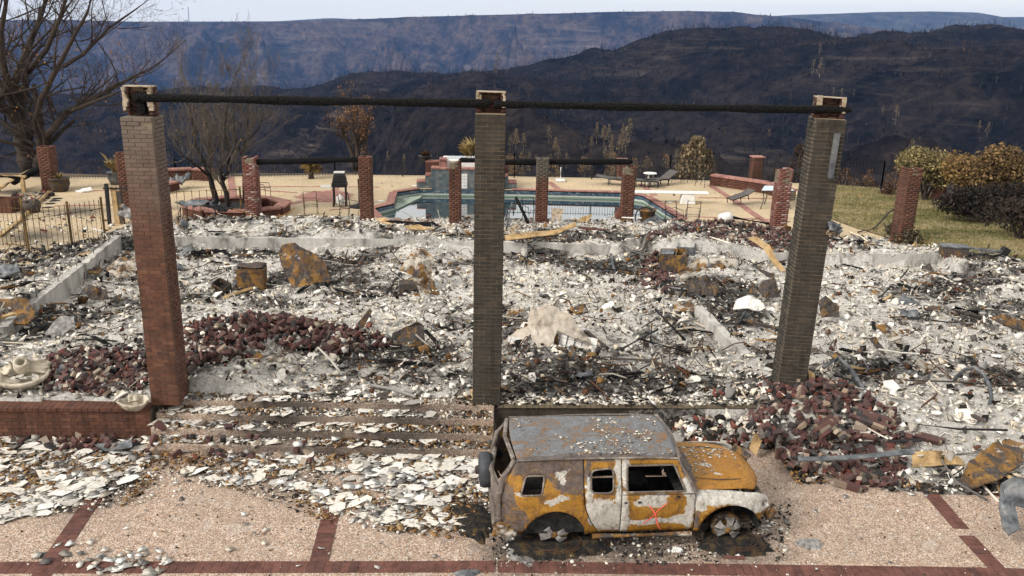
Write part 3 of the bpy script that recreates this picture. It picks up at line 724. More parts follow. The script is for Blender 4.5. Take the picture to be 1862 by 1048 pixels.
# charred core post stub inside the broken head of the first pillar
tag(MB().box((-6.06, 14.32, 5.22), (.12, .12, .34), (0, .05, .1)).build('charred_post_stub', MT['char']), 'charred post stub inside the broken pillar head', 'timber')
# metal strap and crumpled lamp on the leaning pillar
dx = lambda z: 5.10 + math.tan(R(1.6)) * z
s = empty('metal_strap', (dx(4.55) + .11, 14.56, 4.2), 0, 'long grey sheet-metal strap hanging on the leaning pillar', 'strap')
MB().box((0, 0, .35), (.085, .018, .74), (.02, .03, 0)).build('strap_plate', MT['steel'], s)
MB().box((-.045, .012, .35), (.01, .04, .74), (.02, .03, 0)).build('strap_flange', MT['steel'], s)
MB().box((-.012, -.03, -.02), (.10, .05, .03), (.3, .1, 0)).build('strap_foot', MT['steel'], s)
def crumple(name, c, size, mat, parent=None, n=8, amp=.25, seed=0, rot=None, sol=.012, fold=1.0):
    """bent, dented sheet: a folded grid with real thickness"""
    g = np.random.default_rng(seed); u, v = np.meshgrid(np.linspace(-.5, .5, n), np.linspace(-.5, .5, n))
    x, y = u * size[0], v * size[1]
    z = size[2] * (fold * np.abs(fbm(u * 2.2 + seed, v * 2.2, 2, seed) - .5) * 2 + amp * (g.random((n, n)) - .5))
    x = x + g.normal(0, .03, (n, n)) * size[0]; y = y + g.normal(0, .03, (n, n)) * size[1]
    me = grid_mesh(name, x, y, z, mat, False); o = link(name, me, parent, c, rot)
    s_ = o.modifiers.new('sheet', 'SOLIDIFY'); s_.thickness = sol
    return o
lp = empty('wall_lamp', (dx(3.35) + .25, 14.56, 3.22), 0, 'crumpled grey lamp wreck stuck to the leaning pillar', 'lamp')
crumple('lamp_shade', (.04, 0, .1), (.24, .2, .14), MT['steel'], lp, 7, .6, 5, (.9, .3, .2))
crumple('lamp_body', (.02, -.02, -.02), (.18, .15, .12), MT['rust_pale'], lp, 7, .6, 9, (.6, -.4, .5))
MB().tube([(-.12, 0, .14), (.02, -.02, .16), (.1, -.03, .1)], .014).build('bracket', MT['iron'], lp)

def char_beam(name, pts, r, label, seed=0, flat=1.0, group=None):
    g = random.Random(seed); path = []; rs = []; pts = [Vector(p) for p in pts]
    for a, b in zip(pts[:-1], pts[1:]):
        n = max(3, int((b - a).length / .05))
        for i in range(n): path.append(a + (b - a) * i / n)
    path.append(pts[-1]); n = len(path); k = 9; V = []; F = []
    d = (pts[-1] - pts[0]).normalized(); u, w = frame_of(d)
    for i, p in enumerate(path):
        base = r * (.94 + .10 * math.sin(i * .13 + seed) + .05 * math.sin(i * .041 * 7 + 2)) * (.65 if i in (0, n - 1) else 1)
        sag = -.004 * math.sin(math.pi * i / n)
        for j in range(k):
            a = 2 * math.pi * j / k; rr = base * (1 + g.uniform(-.07, .06)) * (1.04 if j % 2 else .98)
            V.append(tuple(p + Vector((0, 0, sag)) + (u * math.cos(a) * flat + w * math.sin(a)) * rr))
    for i in range(n - 1):
        for j in range(k):
            a, b = i * k + j, i * k + (j + 1) % k; F.append((a, b, b + k, a + k))
    F.append(tuple(range(k))[::-1]); F.append(tuple((n - 1) * k + j for j in range(k)))
    return tag(MB().add(V, F).build(name, MT['char']), label, 'beam', group)
char_beam('charred_beam', [(-6.16, 14.26, 5.31), (-3.2, 14.38, 5.30), (-.41, 14.53, 5.30)], .07, 'long charred beam from the broken red pillar to the middle pillar', 1)
char_beam('charred_beam', [(-.36, 14.53, 5.29), (2.6, 14.66, 5.285), (5.60, 14.78, 5.285)], .068, 'long charred beam from the middle pillar to the leaning pillar', 2)

# ------------------------------------------------------------------ posts round the pool terrace
def back_post(px, py, ptop, jm, label, w=.4, lean=0, style='flat', rz=0, z=0.0, mortar='mortar_dark'):
    p = P(px, py, z); h = PY(px, ptop, p[1] + w / 2)[2] - z
    root = empty('brick_post', (p[0], p[1], z - .03), rz, label, 'brick post', 'brick posts round the pool terrace'); root.rotation_euler = (0, lean, rz)
    nc = int(h / BH); bx = []; g = random.Random(px)
    MB().box((0, w / 2, nc * BH / 2 - .05), (w - .02, w - .02, nc * BH - .06)).build('mortar_core', MT[mortar], root)
    for c in range(nc):
        zz = c * BH + BH / 2; odd = c % 2
        for face in range(4):
            a = -w / 2
            for wv in ([w / 2, w / 2] if odd else [w / 4, w / 2, w / 4]):
                keep = True; top = nc - c
                if style == 'notch' and top <= 3 and face in (0, 2) and abs(a + wv / 2) < .12: keep = False
                if style == 'ragged' and top <= 7 and (a + wv / 2) * (1 if face < 2 else 0) > -.05 and g.random() < .75: keep = False
                if style == 'spur' and top <= 4 and not (face == 1 or (face in (0, 2) and a + wv / 2 > .08)): keep = False
                if keep:
                    q = a + wv / 2; off = w / 2 - .035 + g.uniform(-.002, .003)
                    c_ = {0: (q, w / 2 - off, zz), 1: (off, w / 2 + q, zz), 2: (q, w / 2 + off, zz), 3: (-off, w / 2 + q, zz)}[face]
                    d_ = (wv - .01, .07, BH - .010) if face in (0, 2) else (.07, wv - .01, BH - .010)
                    bx.append((c_, d_, (0, 0, g.uniform(-.015, .015))))
                a += wv
    joined('brick_courses', bx, JM[jm], root, .002)
    if style in ('ragged', 'notch', 'spur'):
        m = MB()
        for k in range(7): m.box((g.uniform(-.15, .15), g.uniform(.08, .32), nc * BH - g.uniform(.05, .25)), (.08, .07, .06), (g.uniform(-1, 1), g.uniform(-1, 1), 0), .6)
        m.build('broken_mortar', MT['mortar_pale'], root)
    if style == 'cap': MB().box((0, w / 2, nc * BH + .025), (w + .07, w + .07, .06)).build('cap', MT['coping'], root, bevel=.01)
    return root
back_post(88, 347, 262, 'back', 'red brick post with a charred beam leaning on it, under the big bare tree', .5, style='flat')
back_post(231, 388, 272, 'back', 'red brick post half hidden behind the tall red pillar', .38)
back_post(459, 403, 280, 'backsoot', 'whitened red brick post with a notched top beside the octagonal planter', .44, style='notch')
back_post(666, 406, 281, 'back', 'plain red brick post at the pool corner beside the barbecue', .42)
back_post(827, 408, 286, 'back', 'red brick post with a broken spur on top, before the spa waterfall', .40, style='spur')
back_post(984, 407, 285, 'mixed', 'red brick post with a dark olive head, before the pool', .42)
back_post(1139, 406, 299, 'back', 'red brick post with a chipped head near the loungers', .44, style='spur', lean=R(.6))
back_post(1131, 329, 288, 'back', 'short capped fence post behind the loungers', .42, style='cap')
back_post(1416, 431, 303, 'backsoot', 'rough red brick post with a jagged hollow top beside the leaning pillar', .46, style='ragged', lean=R(.5))
back_post(1644, 444, 301, 'back', 'red brick post with a cracked head at the edge of the lawn', .48, style='notch', lean=R(1.0), rz=.18)
back_post(1377, 326, 283, 'back', 'short capped red brick post in the fence above the low seat wall', .5, style='cap', rz=.1)
back_post(1708, 366, 308, 'backsoot', 'dark red fence post among the lawn hedges', .4, style='cap')
G2 = 'charred beams of the burnt pergola'
def pyz(px, py, y): return PY(px, py, y)
char_beam('charred_beam', [pyz(462, 295, 29.2), pyz(560, 292, 29.2), pyz(655, 290, 29.2)], .11, 'sagging charred beam between the notched post and the plain post', 3, 1, G2)
char_beam('charred_beam', [pyz(836, 291, 29.3), pyz(905, 292, 29.4)], .10, 'short charred beam behind the middle pillar', 4, 1, G2)
char_beam('charred_beam', [pyz(905, 295, 30.0), pyz(1000, 294, 30.1), pyz(1150, 294, 30.1)], .11, 'charred beam passing behind the olive-headed post', 5, 1, G2)
char_beam('charred_beam', [P(22, 333, .25), pyz(90, 296, 33.9)], .13, 'charred beam sloping down from the post under the bare tree', 6)

# ================================================================== BURNT-OUT SUV
def car_paint(name, base, whites, darks, wn=.22, seed=0.0, bias=0.0, roofy=False):
    t = NT(name, .62, .1, .45).local()
    w = t.n('ShaderNodeTexNoise'); w.inputs['Scale'].default_value = 3.2; w.inputs['Detail'].default_value = 7; w.inputs['Roughness'].default_value = .65
    t.l(t.scaled((1, 1, 1)), w.inputs['Vector'])
    va = t.n('ShaderNodeVectorMath'); va.operation = 'MULTIPLY_ADD'; t.l(w.outputs['Color'], va.inputs[0]); va.inputs[1].default_value = (wn * 2, wn * 2, wn * 2)
    sub = t.n('ShaderNodeVectorMath'); sub.operation = 'SUBTRACT'; t.l(t.pos, sub.inputs[0]); sub.inputs[1].default_value = (wn, wn, wn); t.l(sub.outputs[0], va.inputs[2])
    def blobs(lst):
        tot = None
        for (x, z, rx, rz_) in lst:
            mp = t.n('ShaderNodeMapping'); mp.vector_type = 'POINT'; t.l(va.outputs[0], mp.inputs['Vector'])
            mp.inputs['Location'].default_value = (-x / rx, 0, -z / rz_) if not roofy else (-x / rx, -z / rz_, 0)
            mp.inputs['Scale'].default_value = (1 / rx, 0, 1 / rz_) if not roofy else (1 / rx, 1 / rz_, 0)
            ln = t.n('ShaderNodeVectorMath'); ln.operation = 'LENGTH'; t.l(mp.outputs[0], ln.inputs[0])
            k = t.smooth(ln.outputs['Value'], 1.75, .35); tot = k if tot is None else t.math('MAXIMUM', tot, k)
        e = t.math('ADD', t.math('MULTIPLY', t.math('SUBTRACT', t.noise(5.5, 8, .72, dist=.6), .5), 1.5), t.math('MULTIPLY', t.math('SUBTRACT', t.noise(22, 6, .7), .5), .5))
        return t.smooth(t.math('ADD', tot, e), .44, .62)
    n1 = t.noise(3.4, 9, .78, dist=.9); n2 = t.noise(30, 5, .7); n3 = t.noise(11, 6, .7)
    c = t.ramp(n1, base)
    if darks: c = t.mix(t.math('MULTIPLY', blobs(darks), t.ramp(t.noise(6, 7, .75), [(.36, .55), (.5, .97)])), c, t.ramp(n3, [(.3, (.045, .037, .036)), (.5, (.105, .082, .075)), (.72, (.16, .125, .105))]))
    if whites: c = t.mix(t.math('MULTIPLY', blobs(whites), t.ramp(t.noise(9, 8, .75, dist=.5), [(.30, .15), (.38, .97)])), c, t.ramp(n3, [(.3, (.34, .32, .28)), (.6, (.56, .55, .52)), (.8, (.66, .66, .65))]))
    c = t.mix(.75, c, t.ramp(n2, [(.28, (.42, .38, .35)), (.62, (1.1, 1.08, 1.05))]), 'MULTIPLY')
    st_ = t.noise(5, 7, .75, vec=t.scaled((2.2, 2.2, .5)))
    c = t.mix(t.ramp(st_, [(.54, 0.0), (.66, .75)]), c, (.045, .037, .034))
    t.color(c); t.bump(n3, .35, .012); return t.m
OR = [(.30, (.060, .038, .020)), (.40, (.18, .085, .018)), (.48, (.29, .140, .016)), (.57, (.36, .180, .018)), (.66, (.25, .14, .028)), (.75, (.12, .085, .05))]
CM = {}
CM['quarter'] = car_paint('burnt quarter panel', OR, [(.02, .905, .22, .06), (-.42, 1.045, .16, .035), (.12, 1.30, .075, .12), (.52, .62, .05, .2), (.2, 1.66, .12, .03)], [(-.1, 1.50, .65, .26), (.22, 1.22, .22, .2), (-.62, .62, .22, .2), (-.72, 1.0, .13, .22), (-.3, 1.62, .5, .1), (.42, 1.15, .05, .3)])
CM['rear_door'] = car_paint('burnt rear door', OR, [(.70, .62, .34, .30), (.97, .9, .07, .6), (.50, .95, .06, .3), (.97, 1.4, .08, .3), (.6, 1.13, .3, .03)], [(.72, 1.56, .3, .07), (.5, 1.3, .06, .25)], .1)
CM['front_door'] = car_paint('burnt front door', OR, [(1.45, .86, .24, .10), (1.6, .94, .14, .06), (1.04, .62, .10, .45), (1.5, .47, .7, .06), (2.05, .8, .08, .45), (2.0, 1.06, .16, .14), (1.04, 1.4, .07, .3), (1.9, .55, .15, .04)], [(1.5, 1.62, .6, .05), (1.95, 1.42, .05, .2), (1.3, 1.145, .5, .02)], .13)
CM['fender'] = car_paint('burnt fender', OR, [(2.75, .93, .80, .17), (3.12, .82, .3, .22), (2.2, .85, .10, .2), (2.25, 1.02, .2, .06)], [(2.16, .5, .06, .15)], .14)
CM['hood'] = car_paint('burnt bonnet', [(.30, (.20, .095, .02)), (.44, (.33, .145, .016)), (.56, (.38, .175, .02)), (.63, (.27, .15, .04)), (.68, (.50, .47, .43)), (.80, (.58, .56, .53))], [(2.52, -.1, .10, .05), (2.62, -.4, .06, .03)], [(2.16, 0, .09, .8)], .12, roofy=True)
CM['roof'] = car_paint('burnt roof skin', [(.28, (.08, .083, .095)), (.42, (.19, .20, .22)), (.53, (.14, .138, .14)), (.60, (.25, .115, .025)), (.64, (.12, .12, .125)), (.72, (.30, .29, .28)), (.8, (.42, .41, .39))], None, [(.6, -.72, 1.6, .09)], .16, roofy=True)
CM['pillar'] = car_paint('burnt pillar', [(.3, (.07, .06, .055)), (.5, (.16, .13, .11)), (.66, (.40, .37, .33)), (.8, (.32, .16, .03))], None, None)
MT['char_int'] = simple('charred interior', [(.006, .006, .006), (.02, .019, .019), (.05, .048, .046)], 9, .95, 0, .8, .04)
MT['alloy'] = simple('melted alloy', [(.10, .09, .085), (.22, .21, .20), (.36, .34, .32)], 9, .6, .2, .5, .02)
MT['spray'] = simple('red spray paint', [(.75, .10, .07), (.85, .17, .12)], 20, .7, 0, 0)
MT['ash_white'] = simple('white ash', [(.5, .49, .47), (.72, .71, .69)], 12, 1, 0, .5, .02)

def dense(pl, step=.05, closed=True):
    o = []; n = len(pl)
    for i in range(n if closed else n - 1):
        a, b = Vector(pl[i]), Vector(pl[(i + 1) % n]); k = max(1, int((b - a).length / step))
        for j in range(k): o.append(a + (b - a) * j / k)
    return o
def arc(cx, cz, r, a0, a1, n=14): return [(cx + r * math.cos(R(a0 + (a1 - a0) * i / n)), cz + r * math.sin(R(a0 + (a1 - a0) * i / n))) for i in range(n + 1)]
def rounded(pl, r=.05):
    o = []; n = len(pl)
    for i in range(n):
        p, a, b = Vector(pl[i]), Vector(pl[i - 1]), Vector(pl[(i + 1) % n])
        q0 = p + (a - p).normalized() * r; q1 = p + (b - p).normalized() * r
        for k in range(4):
            t_ = k / 3; o.append(tuple((q0 * (1 - t_) ** 2 + p * 2 * t_ * (1 - t_) + q1 * t_ ** 2)))
    return o
RA, FA = (0.0, .43, .46), (2.69, .43, .49)
def half_w(x, z, fender=False):
    w = np.interp(z, [.38, .55, .80, 1.05, 1.14, 1.20, 1.70], [.875, .92, .945, .935, .91, .895, .735])
    if fender: w = np.interp(z, [.38, .55, .8, .97, 1.04, 1.09, 1.12], [.875, .92, .945, .935, .90, .85, .78])
    if x > 2.9: w -= .13 * ((x - 2.9) / .4) ** 2
    if x < -.45: w -= .15 * ((-.45 - x) / .35) ** 2
    for (ax, az, r) in (RA, FA):
        d = math.hypot(x - ax, z - az)
        if d < r + .15: w += .035 * max(0, 1 - abs(d - r) / .15)
    return w
CARZ = -.15
MT['steel_dark'] = simple('sooty steel', [(.03, .032, .038), (.075, .08, .09)], 6, .7, .2, .3)
def panel(root, name, outer, holes, mat, fender=False, sides=(-1, 1), th=.022, step=.05, dent=.013, label=None):
    outer = dense(outer, step); holes = [dense(h, step) for h in holes]
    vs = list(outer); ed = [(i, (i + 1) % len(outer)) for i in range(len(outer))]
    for h in holes:
        b = len(vs); vs += h; ed += [(b + i, b + (i + 1) % len(h)) for i in range(len(h))]
    xs_ = [p.x for p in outer]; zs_ = [p.y for p in outer]; ol = [tuple(p) for p in outer]
    x = min(xs_)
    while x < max(xs_):
        z = min(zs_)
        while z < max(zs_):
            if inside(x, z, ol): vs.append(Vector((x, z)))
            z += .06
        x += .06
    r = delaunay_2d_cdt(vs, ed, [], 0, 1e-4); V, F = r[0], r[2]; fs = []
    hl = [[tuple(p) for p in h] for h in holes]
    for f in F:
        c = sum((V[i] for i in f), Vector((0, 0))) / len(f)
        if inside(c.x, c.y, ol) and not any(inside(c.x, c.y, h) for h in hl): fs.append(tuple(f))
    for s in sides:
        pts = [(p.x, s * (half_w(p.x, p.y, fender) + dent * (float(vnoise(p.x * 5, p.y * 5 + s)) - .5) * 2), p.y + CARZ) for p in V]
        me = bpy.data.meshes.new(name); me.from_pydata(pts, [], [f if s > 0 else f[::-1] for f in fs]); me.materials.append(mat)
        me.polygons.foreach_set('use_smooth', [True] * len(fs)); me.update()
        o = link(name, me, root); m_ = o.modifiers.new('skin', 'SOLIDIFY'); m_.thickness = th; m_.offset = -1
        m_.use_rim = True
        bpy_fix_normals(me, s)
        yield s, o
def bpy_fix_normals(me, s):
    bm = bmesh.new(); bm.from_mesh(me)
    for f in bm.faces:
        if f.normal.y * s < 0: f.normal_flip()
    bm.to_mesh(me); bm.free()
zh = DZ + .25
pr_, pf_ = Vector(P(1000, 966, zh)), Vector(P(1326, 957, zh))
dvec = (pf_ - pr_); pr_ = pr_ + dvec * .02; CSC = dvec.length * .97 / 2.69; cang = math.atan2(dvec.y, dvec.x)
side = Vector((-math.sin(cang), math.cos(cang), 0)) * .84 * CSC
car = empty('burnt_suv', (pr_.x + side.x, pr_.y + side.y, DZ), cang, 'burnt-out rust-orange and grey suv resting on bare hubs on the drive', 'suv')
car.scale = (CSC, CSC, CSC * .91)
# --- side panels
arc_r = arc(0, .43, .46, 0, 165)
q_out = [(-.70, .50)] + [(-.80, .72), (-.80, 1.0), (-.785, 1.14), (-.70, 1.45), (-.60, 1.68)] + [(0, 1.715), (.425, 1.715)] + [(.425, 1.2), (.435, 1.0), (.47, .84), (.54, .66), (.64, .48), (.66, .42)] + [(.47, .42)] + arc_r[1:] + [(-.52, .47)]
qwin = rounded([(-.52, 1.155), (-.20, 1.155), (-.16, 1.455), (-.44, 1.455)], .05)
for s, o in panel(car, 'quarter_panel', q_out, [qwin], CM['quarter']): pass
rd_out = [(.437, 1.70), (.437, 1.2), (.447, 1.0), (.482, .845), (.552, .665), (.652, .485), (.68, .425), (.99, .425), (.99, 1.70)]
rwin = rounded([(.535, 1.165), (.875, 1.165), (.875, 1.55), (.535, 1.52)], .09)
for s, o in panel(car, 'rear_door', rd_out, [rwin], CM['rear_door']): pass
fd_out = [(1.003, 1.70), (1.003, .425), (2.06, .425), (2.115, .50), (2.115, 1.10), (2.09, 1.16), (1.90, 1.60), (1.84, 1.69)]
fwin = rounded([(1.075, 1.17), (1.965, 1.17), (1.80, 1.58), (1.085, 1.58)], .04)
fdoors = {s: o for s, o in panel(car, 'front_door', fd_out, [fwin], CM['front_door'])}
arc_f = arc(2.69, .43, .49, 160, 20)
fe_out = [(2.128, .42), (2.128, 1.10), (2.2, 1.12), (2.7, 1.105), (3.1, 1.07), (3.26, 1.0), (3.31, .90), (3.31, .74), (3.22, .66), (3.18, .60)] + arc_f[::-1] + [(2.20, .42)]
head = arc(3.235, .865, .052, 0, 345, 12)
for s, o in panel(car, 'front_fender', fe_out, [head], CM['fender'], True): pass
# handles / lock holes and door hinges as dark recess plates
for s in (-1, 1):
    for (x, z) in ((1.06, 1.0), (1.27, 1.0), (1.86, 1.08)):
        MB().box((x, s * (half_w(x, z) + .002), z + CARZ), (.045, .012, .03)).build('lock_hole', MT['dark'], fdoors[s])
# scorched window surrounds
for nm_, hole_, doors_ in (('quarter_window_frame', qwin, None), ('rear_window_frame', rwin, None), ('front_window_frame', fwin, None)):
    for s in (-1, 1):
        pts_ = [(q[0], s * (half_w(q[0], q[1]) + .004), q[1] + CARZ) for q in [tuple(v_) for v_ in dense(hole_, .05)]]; pts_.append(pts_[0])
        MB().tube(pts_, .016, 6, False).build('window_frame', CM['pillar'], car)
for s in (-1, 1):
    MB().tube([(1.01, s * (half_w(1.01, 1.13) + .004), 1.13 + CARZ), (2.1, s * (half_w(2.1, 1.13) + .004), 1.125 + CARZ)], .009, 5).build('belt_trim', MT['rust_dark'], fdoors[s])
# spray-painted cross on the near front door
def spray(pts, r=.010):
    V = []; F = []
    for i, (x, z) in enumerate(pts):
        a, b = pts[max(i - 1, 0)], pts[min(i + 1, len(pts) - 1)]; d = Vector((b[0] - a[0], b[1] - a[1])).normalized(); n_ = Vector((-d.y, d.x)) * r * (1 if 0 < i < len(pts) - 1 else .4)
        for q in (Vector((x, z)) + n_, Vector((x, z)) - n_): V.append((q.x, -(half_w(q.x, q.y) + .0125), q.y + CARZ))
    for i in range(len(pts) - 1): F.append((2 * i, 2 * i + 1, 2 * i + 3, 2 * i + 2))
    bm_ = MB().add(V, F).build('spray_mark', MT['spray'], fdoors[-1]); return bm_
spray([(1.41 + .23 * k / 14 + .02 * math.sin(k * .4), .96 - .50 * k / 14) for k in range(15)])
spray([(1.69 - .36 * k / 14, .985 - .385 * (k / 14) + .02 * math.sin(k * .45)) for k in range(15)], .009)
# --- roof
u, v = np.meshgrid(np.linspace(0, 1, 34), np.linspace(-1, 1, 26))
x = -.62 + u * 2.52; x = x + .06 * (v ** 2) * np.where(u > .5, -(u - .5) * 2, (.5 - u) * 2) * 1.0
y = v * .745; z = 1.705 + .075 * (1 - np.abs(v) ** 2.6) - .02 * (2 * u - 1) ** 4 - .035 * np.exp(-((u - .45) / .25) ** 2 - (v / .5) ** 2) + .035 * (fbm(x * 2.4, y * 2.4, 3, 100) - .5) - .02 * np.exp(-((v + .75) / .12) ** 2) * np.sin(u * 9) ** 2
o = link('roof', grid_mesh('roof', x, y, z + CARZ, CM['roof']), car); o.modifiers.new('skin', 'SOLIDIFY').thickness = .02
for s in (-1, 1):
    MB().tube([(-.58, s * .75, 1.695 + CARZ), (.4, s * .757, 1.715 + CARZ), (1.4, s * .757, 1.71 + CARZ), (1.85, s * .75, 1.68 + CARZ)], .017).build('roof_rail', CM['pillar'], car)
    # windscreen pillars
    MB().tube([(1.86, s * .735, 1.69 + CARZ), (1.98, s * .80, 1.42 + CARZ), (2.14, s * .86, 1.11 + CARZ)], [.032, .035, .05], 8).build('windscreen_pillar', CM['pillar'], car)
    MB().tube([(-.60, s * .70, 1.68 + CARZ), (-.76, s * .74, 1.42 + CARZ), (-.83, s * .76, 1.1 + CARZ), (-.82, s * .76, .7 + CARZ), (-.74, s * .72, .5 + CARZ)], .045, 8).build('tail_pillar', CM['pillar'], car)
    for (px_, pz_) in ((-.80, .93),):
        MB().lathe([(.075, 0), (.07, .03), (.03, .05)], (px_ + .06, s * (.80), pz_ + CARZ), 12, rot=(R(90) * s * 1, 0, 0)).build('tail_light', MT['dark'], car)
MB().tube([(1.88, -.73, 1.70 + CARZ), (1.93, 0, 1.735 + CARZ), (1.88, .73, 1.70 + CARZ)], .03, 8).build('windscreen_header', CM['pillar'], car)
# --- tailgate frame, spare wheel
MB().tube([(-.80, -.72, 1.10 + CARZ), (-.90, 0, 1.10 + CARZ), (-.80, .72, 1.10 + CARZ)], .04, 8).build('tailgate_rail', CM['pillar'], car)
tg = []
for i in range(9):
    yy = -.72 + 1.44 * i / 8; b = -.80 - .10 * (1 - (yy / .72) ** 2); tg += [(b, yy, .52 + CARZ), (b - .02, yy, 1.10 + CARZ)]
tgm = MB().add(tg, [(2 * i, 2 * i + 1, 2 * i + 3, 2 * i + 2) for i in range(8)]); o = tgm.build('tailgate', CM['pillar'], car, smooth=True); o.modifiers.new('skin', 'SOLIDIFY').thickness = .03
MB().tube([(-.62, -.68, 1.69 + CARZ), (-.70, 0, 1.73 + CARZ), (-.62, .68, 1.69 + CARZ)], .035, 8).build('tailgate_header', CM['pillar'], car)
sp = MB().lathe([(.10, -.11), (.33, -.11), (.375, -.05), (.38, .04), (.35, .11), (.22, .13), (.20, .07), (.10, .06)], (0, 0, 0), 28, rot=(0, R(-90), 0)).build('spare_wheel', MT['steel_dark'], car, (-.97, .34, .90 + CARZ), smooth=True); sp.scale = (.9, .82, .82)
MB().lathe([(.09, 0), (.09, .05), (.05, .07)], (-.13, 0, 0), 14, rot=(0, R(-90), 0)).build('spare_hub', MT['rust_dark'], sp)
MB().box((-.86, -.05, .62 + CARZ), (.14, 1.5, .16), (0, .1, 0)).build('rear_bumper', CM['pillar'], car, bevel=.03)
crumple('bumper_scrap', (-.72, -.86, .52 + CARZ), (.4, .22, .16), MT['rust_pale'], car, 8, .5, 21, (1.3, .1, -.1))
# --- bonnet and nose
u, v = np.meshgrid(np.linspace(0, 1, 26), np.linspace(-1, 1, 28))
hw = .79 - .10 * u ** 3; x = 2.13 + u * (1.17 - .20 * np.abs(v) ** 3); y = v * hw
z = 1.125 - .055 * u ** 2 - .07 * np.clip(u - .85, 0, 1) * 6 * .6 + .045 * (1 - np.clip(np.abs(v) - .62, 0, 1) / .38) * (1 - np.clip(u - .88, 0, 1) * 8 * .9) - .03 * np.exp(-((u - .5) / .3) ** 2) * np.exp(-((np.abs(v) - .66) / .08) ** 2) + .015 * (fbm(x * 4, y * 4, 3, 110) - .5)
hood = link('bonnet', grid_mesh('bonnet', x, y, z + CARZ, CM['hood']), car); hood.modifiers.new('skin', 'SOLIDIFY').thickness = .018
for s in (-1, 1): MB().tube([(2.2, s * .5, 1.165 + CARZ), (2.6, s * .55, 1.15 + CARZ), (2.95, s * .5, 1.12 + CARZ), (3.1, s * .25, 1.09 + CARZ)], .009, 6).build('bonnet_crease', MT['rust_dark'], hood)
MB().box((2.12, 0, 1.09 + CARZ), (.10, 1.5, .06)).build('cowl', MT['char_int'], car)
g = np.random.default_rng(4)
# sagging crazed windscreen
u, v = np.meshgrid(np.linspace(0, 1, 18), np.linspace(-.68, .72, 30))
x = 2.15 - .20 * u - .03 * np.sin(v * 9) * u; z = 1.125 + .36 * u + .05 * g.random(u.shape) * u + .09 * u * np.sin(v * 5 + 1)
def crazed():
    t = NT('crazed laminated glass', .35, 0, .6); n = t.voro(45, 'Distance'); t.color(t.ramp(t.noise(14, 6, .8), [(.42, (.02, .022, .026)), (.56, (.10, .11, .13)), (.64, (.5, .5, .5))])); t.bump(n, .6, .02); return t.m
MT['crazed'] = crazed()
o = link('windscreen', grid_mesh('windscreen', x, v, z + CARZ, MT['crazed'], False), car); o.modifiers.new('skin', 'SOLIDIFY').thickness = .008
nose = MB().box((3.20, 0, .92 + CARZ), (.10, 1.40, .07)).box((3.20, 0, .66 + CARZ), (.10, 1.3, .08)).box((3.2, -.5, .8 + CARZ), (.06, .05, .25)).box((3.2, .5, .8 + CARZ), (.06, .05, .25)).build('radiator_support', MT['rust_dark'], car, bevel=.01)
for s in (-1, 1):
    MB().lathe([(.02, -.06), (.075, -.02), (.085, .02), (.07, .025)], (3.24, s * .60, .86 + CARZ), 14, rot=(0, R(90), 0)).build('headlight_bowl', MT['alloy'], car, smooth=True)
    MB().box((3.27, s * .80, .79 + CARZ), (.06, .05, .10), (0, .3, .4 * s)).build('headlight_frame', MT['ash_white'], car)
bp = MB().box((3.36, 0, .55 + CARZ), (.08, 1.55, .13)).build('front_bumper_beam', MT['rust'], car, bevel=.02)
MB().box((3.38, -.80, .62 + CARZ), (.05, .10, .22), (.2, .2, .3)).build('bumper_bracket', MT['rust'], bp)
crumple('bumper_scrap', (3.28, -.80, .42 + CARZ), (.16, .12, .2), MT['alloy'], car, 7, .6, 33, (1.4, .3, .4))
crumple('bent_trim', (3.32, .55, 1.0 + CARZ), (.18, .42, .06), MT['rust'], car, 7, .3, 35, (0, -1.2, .3))
# --- underbody and cabin
MB().box((1.35, 0, .40 + CARZ), (2.1, 1.5, .06)).build('floor_pan', MT['char_int'], car)
for s in (-1, 1):
    MB().box((1.34, s * .45, .36 + CARZ), (3.9, .10, .12)).build('chassis_rail', MT['rust_dark'], car)
    MB().tube([(.58, s * .93, .385 + CARZ), (2.1, s * .93, .385 + CARZ)], .045, 8).build('sill_step', MT['rust'], car)
for s in (-1, 1):
    MB().box((.75, s * .86, .78 + CARZ), (2.6, .02, .70), (0, 0, 0)).build('inner_trim', MT['char_int'], car)
MB().box((.75, 0, 1.672 + CARZ), (2.3, 1.36, .015)).build('headlining', MT['char_int'], car)
MB().box((2.72, 0, .78 + CARZ), (.7, .62, .45), (0, 0, .05), .8).build('engine_block', MT['char_int'], car, bevel=.04)
MB().box((2.14, 0, .78 + CARZ), (.04, 1.5, .6)).build('firewall', MT['char_int'], car)
MB().box((2.0, 0, 1.02 + CARZ), (.22, 1.42, .14)).build('dashboard', MT['char_int'], car, bevel=.05)
for s in (-1, 1):
    for ax in (0, 2.69):
        a_ = arc(ax, .43 + CARZ, .475, -8, 188, 16)
        MB().add([(q[0], s * .42, q[1]) for q in a_] + [(q[0], s * .88, q[1]) for q in a_] + [(ax, s * .42, .43 + CARZ)], [(i, i + 1, 18 + i, 17 + i) for i in range(16)] + [(i + 1, i, 34) for i in range(16)]).build('wheel_well', MT['char_int'], car)
        MB().tube([(ax + .12, s * .6, .3), (ax + .16, s * .55, .85 + CARZ)], .045, 8).build('shock_absorber', MT['rust_dark'], car)
        MB().tube([(ax - .35, s * .62, .36 + CARZ), (ax, s * .66, .24), (ax + .38, s * .6, .40 + CARZ)], .03, 6).build('suspension_arm', MT['rust_dark'], car)
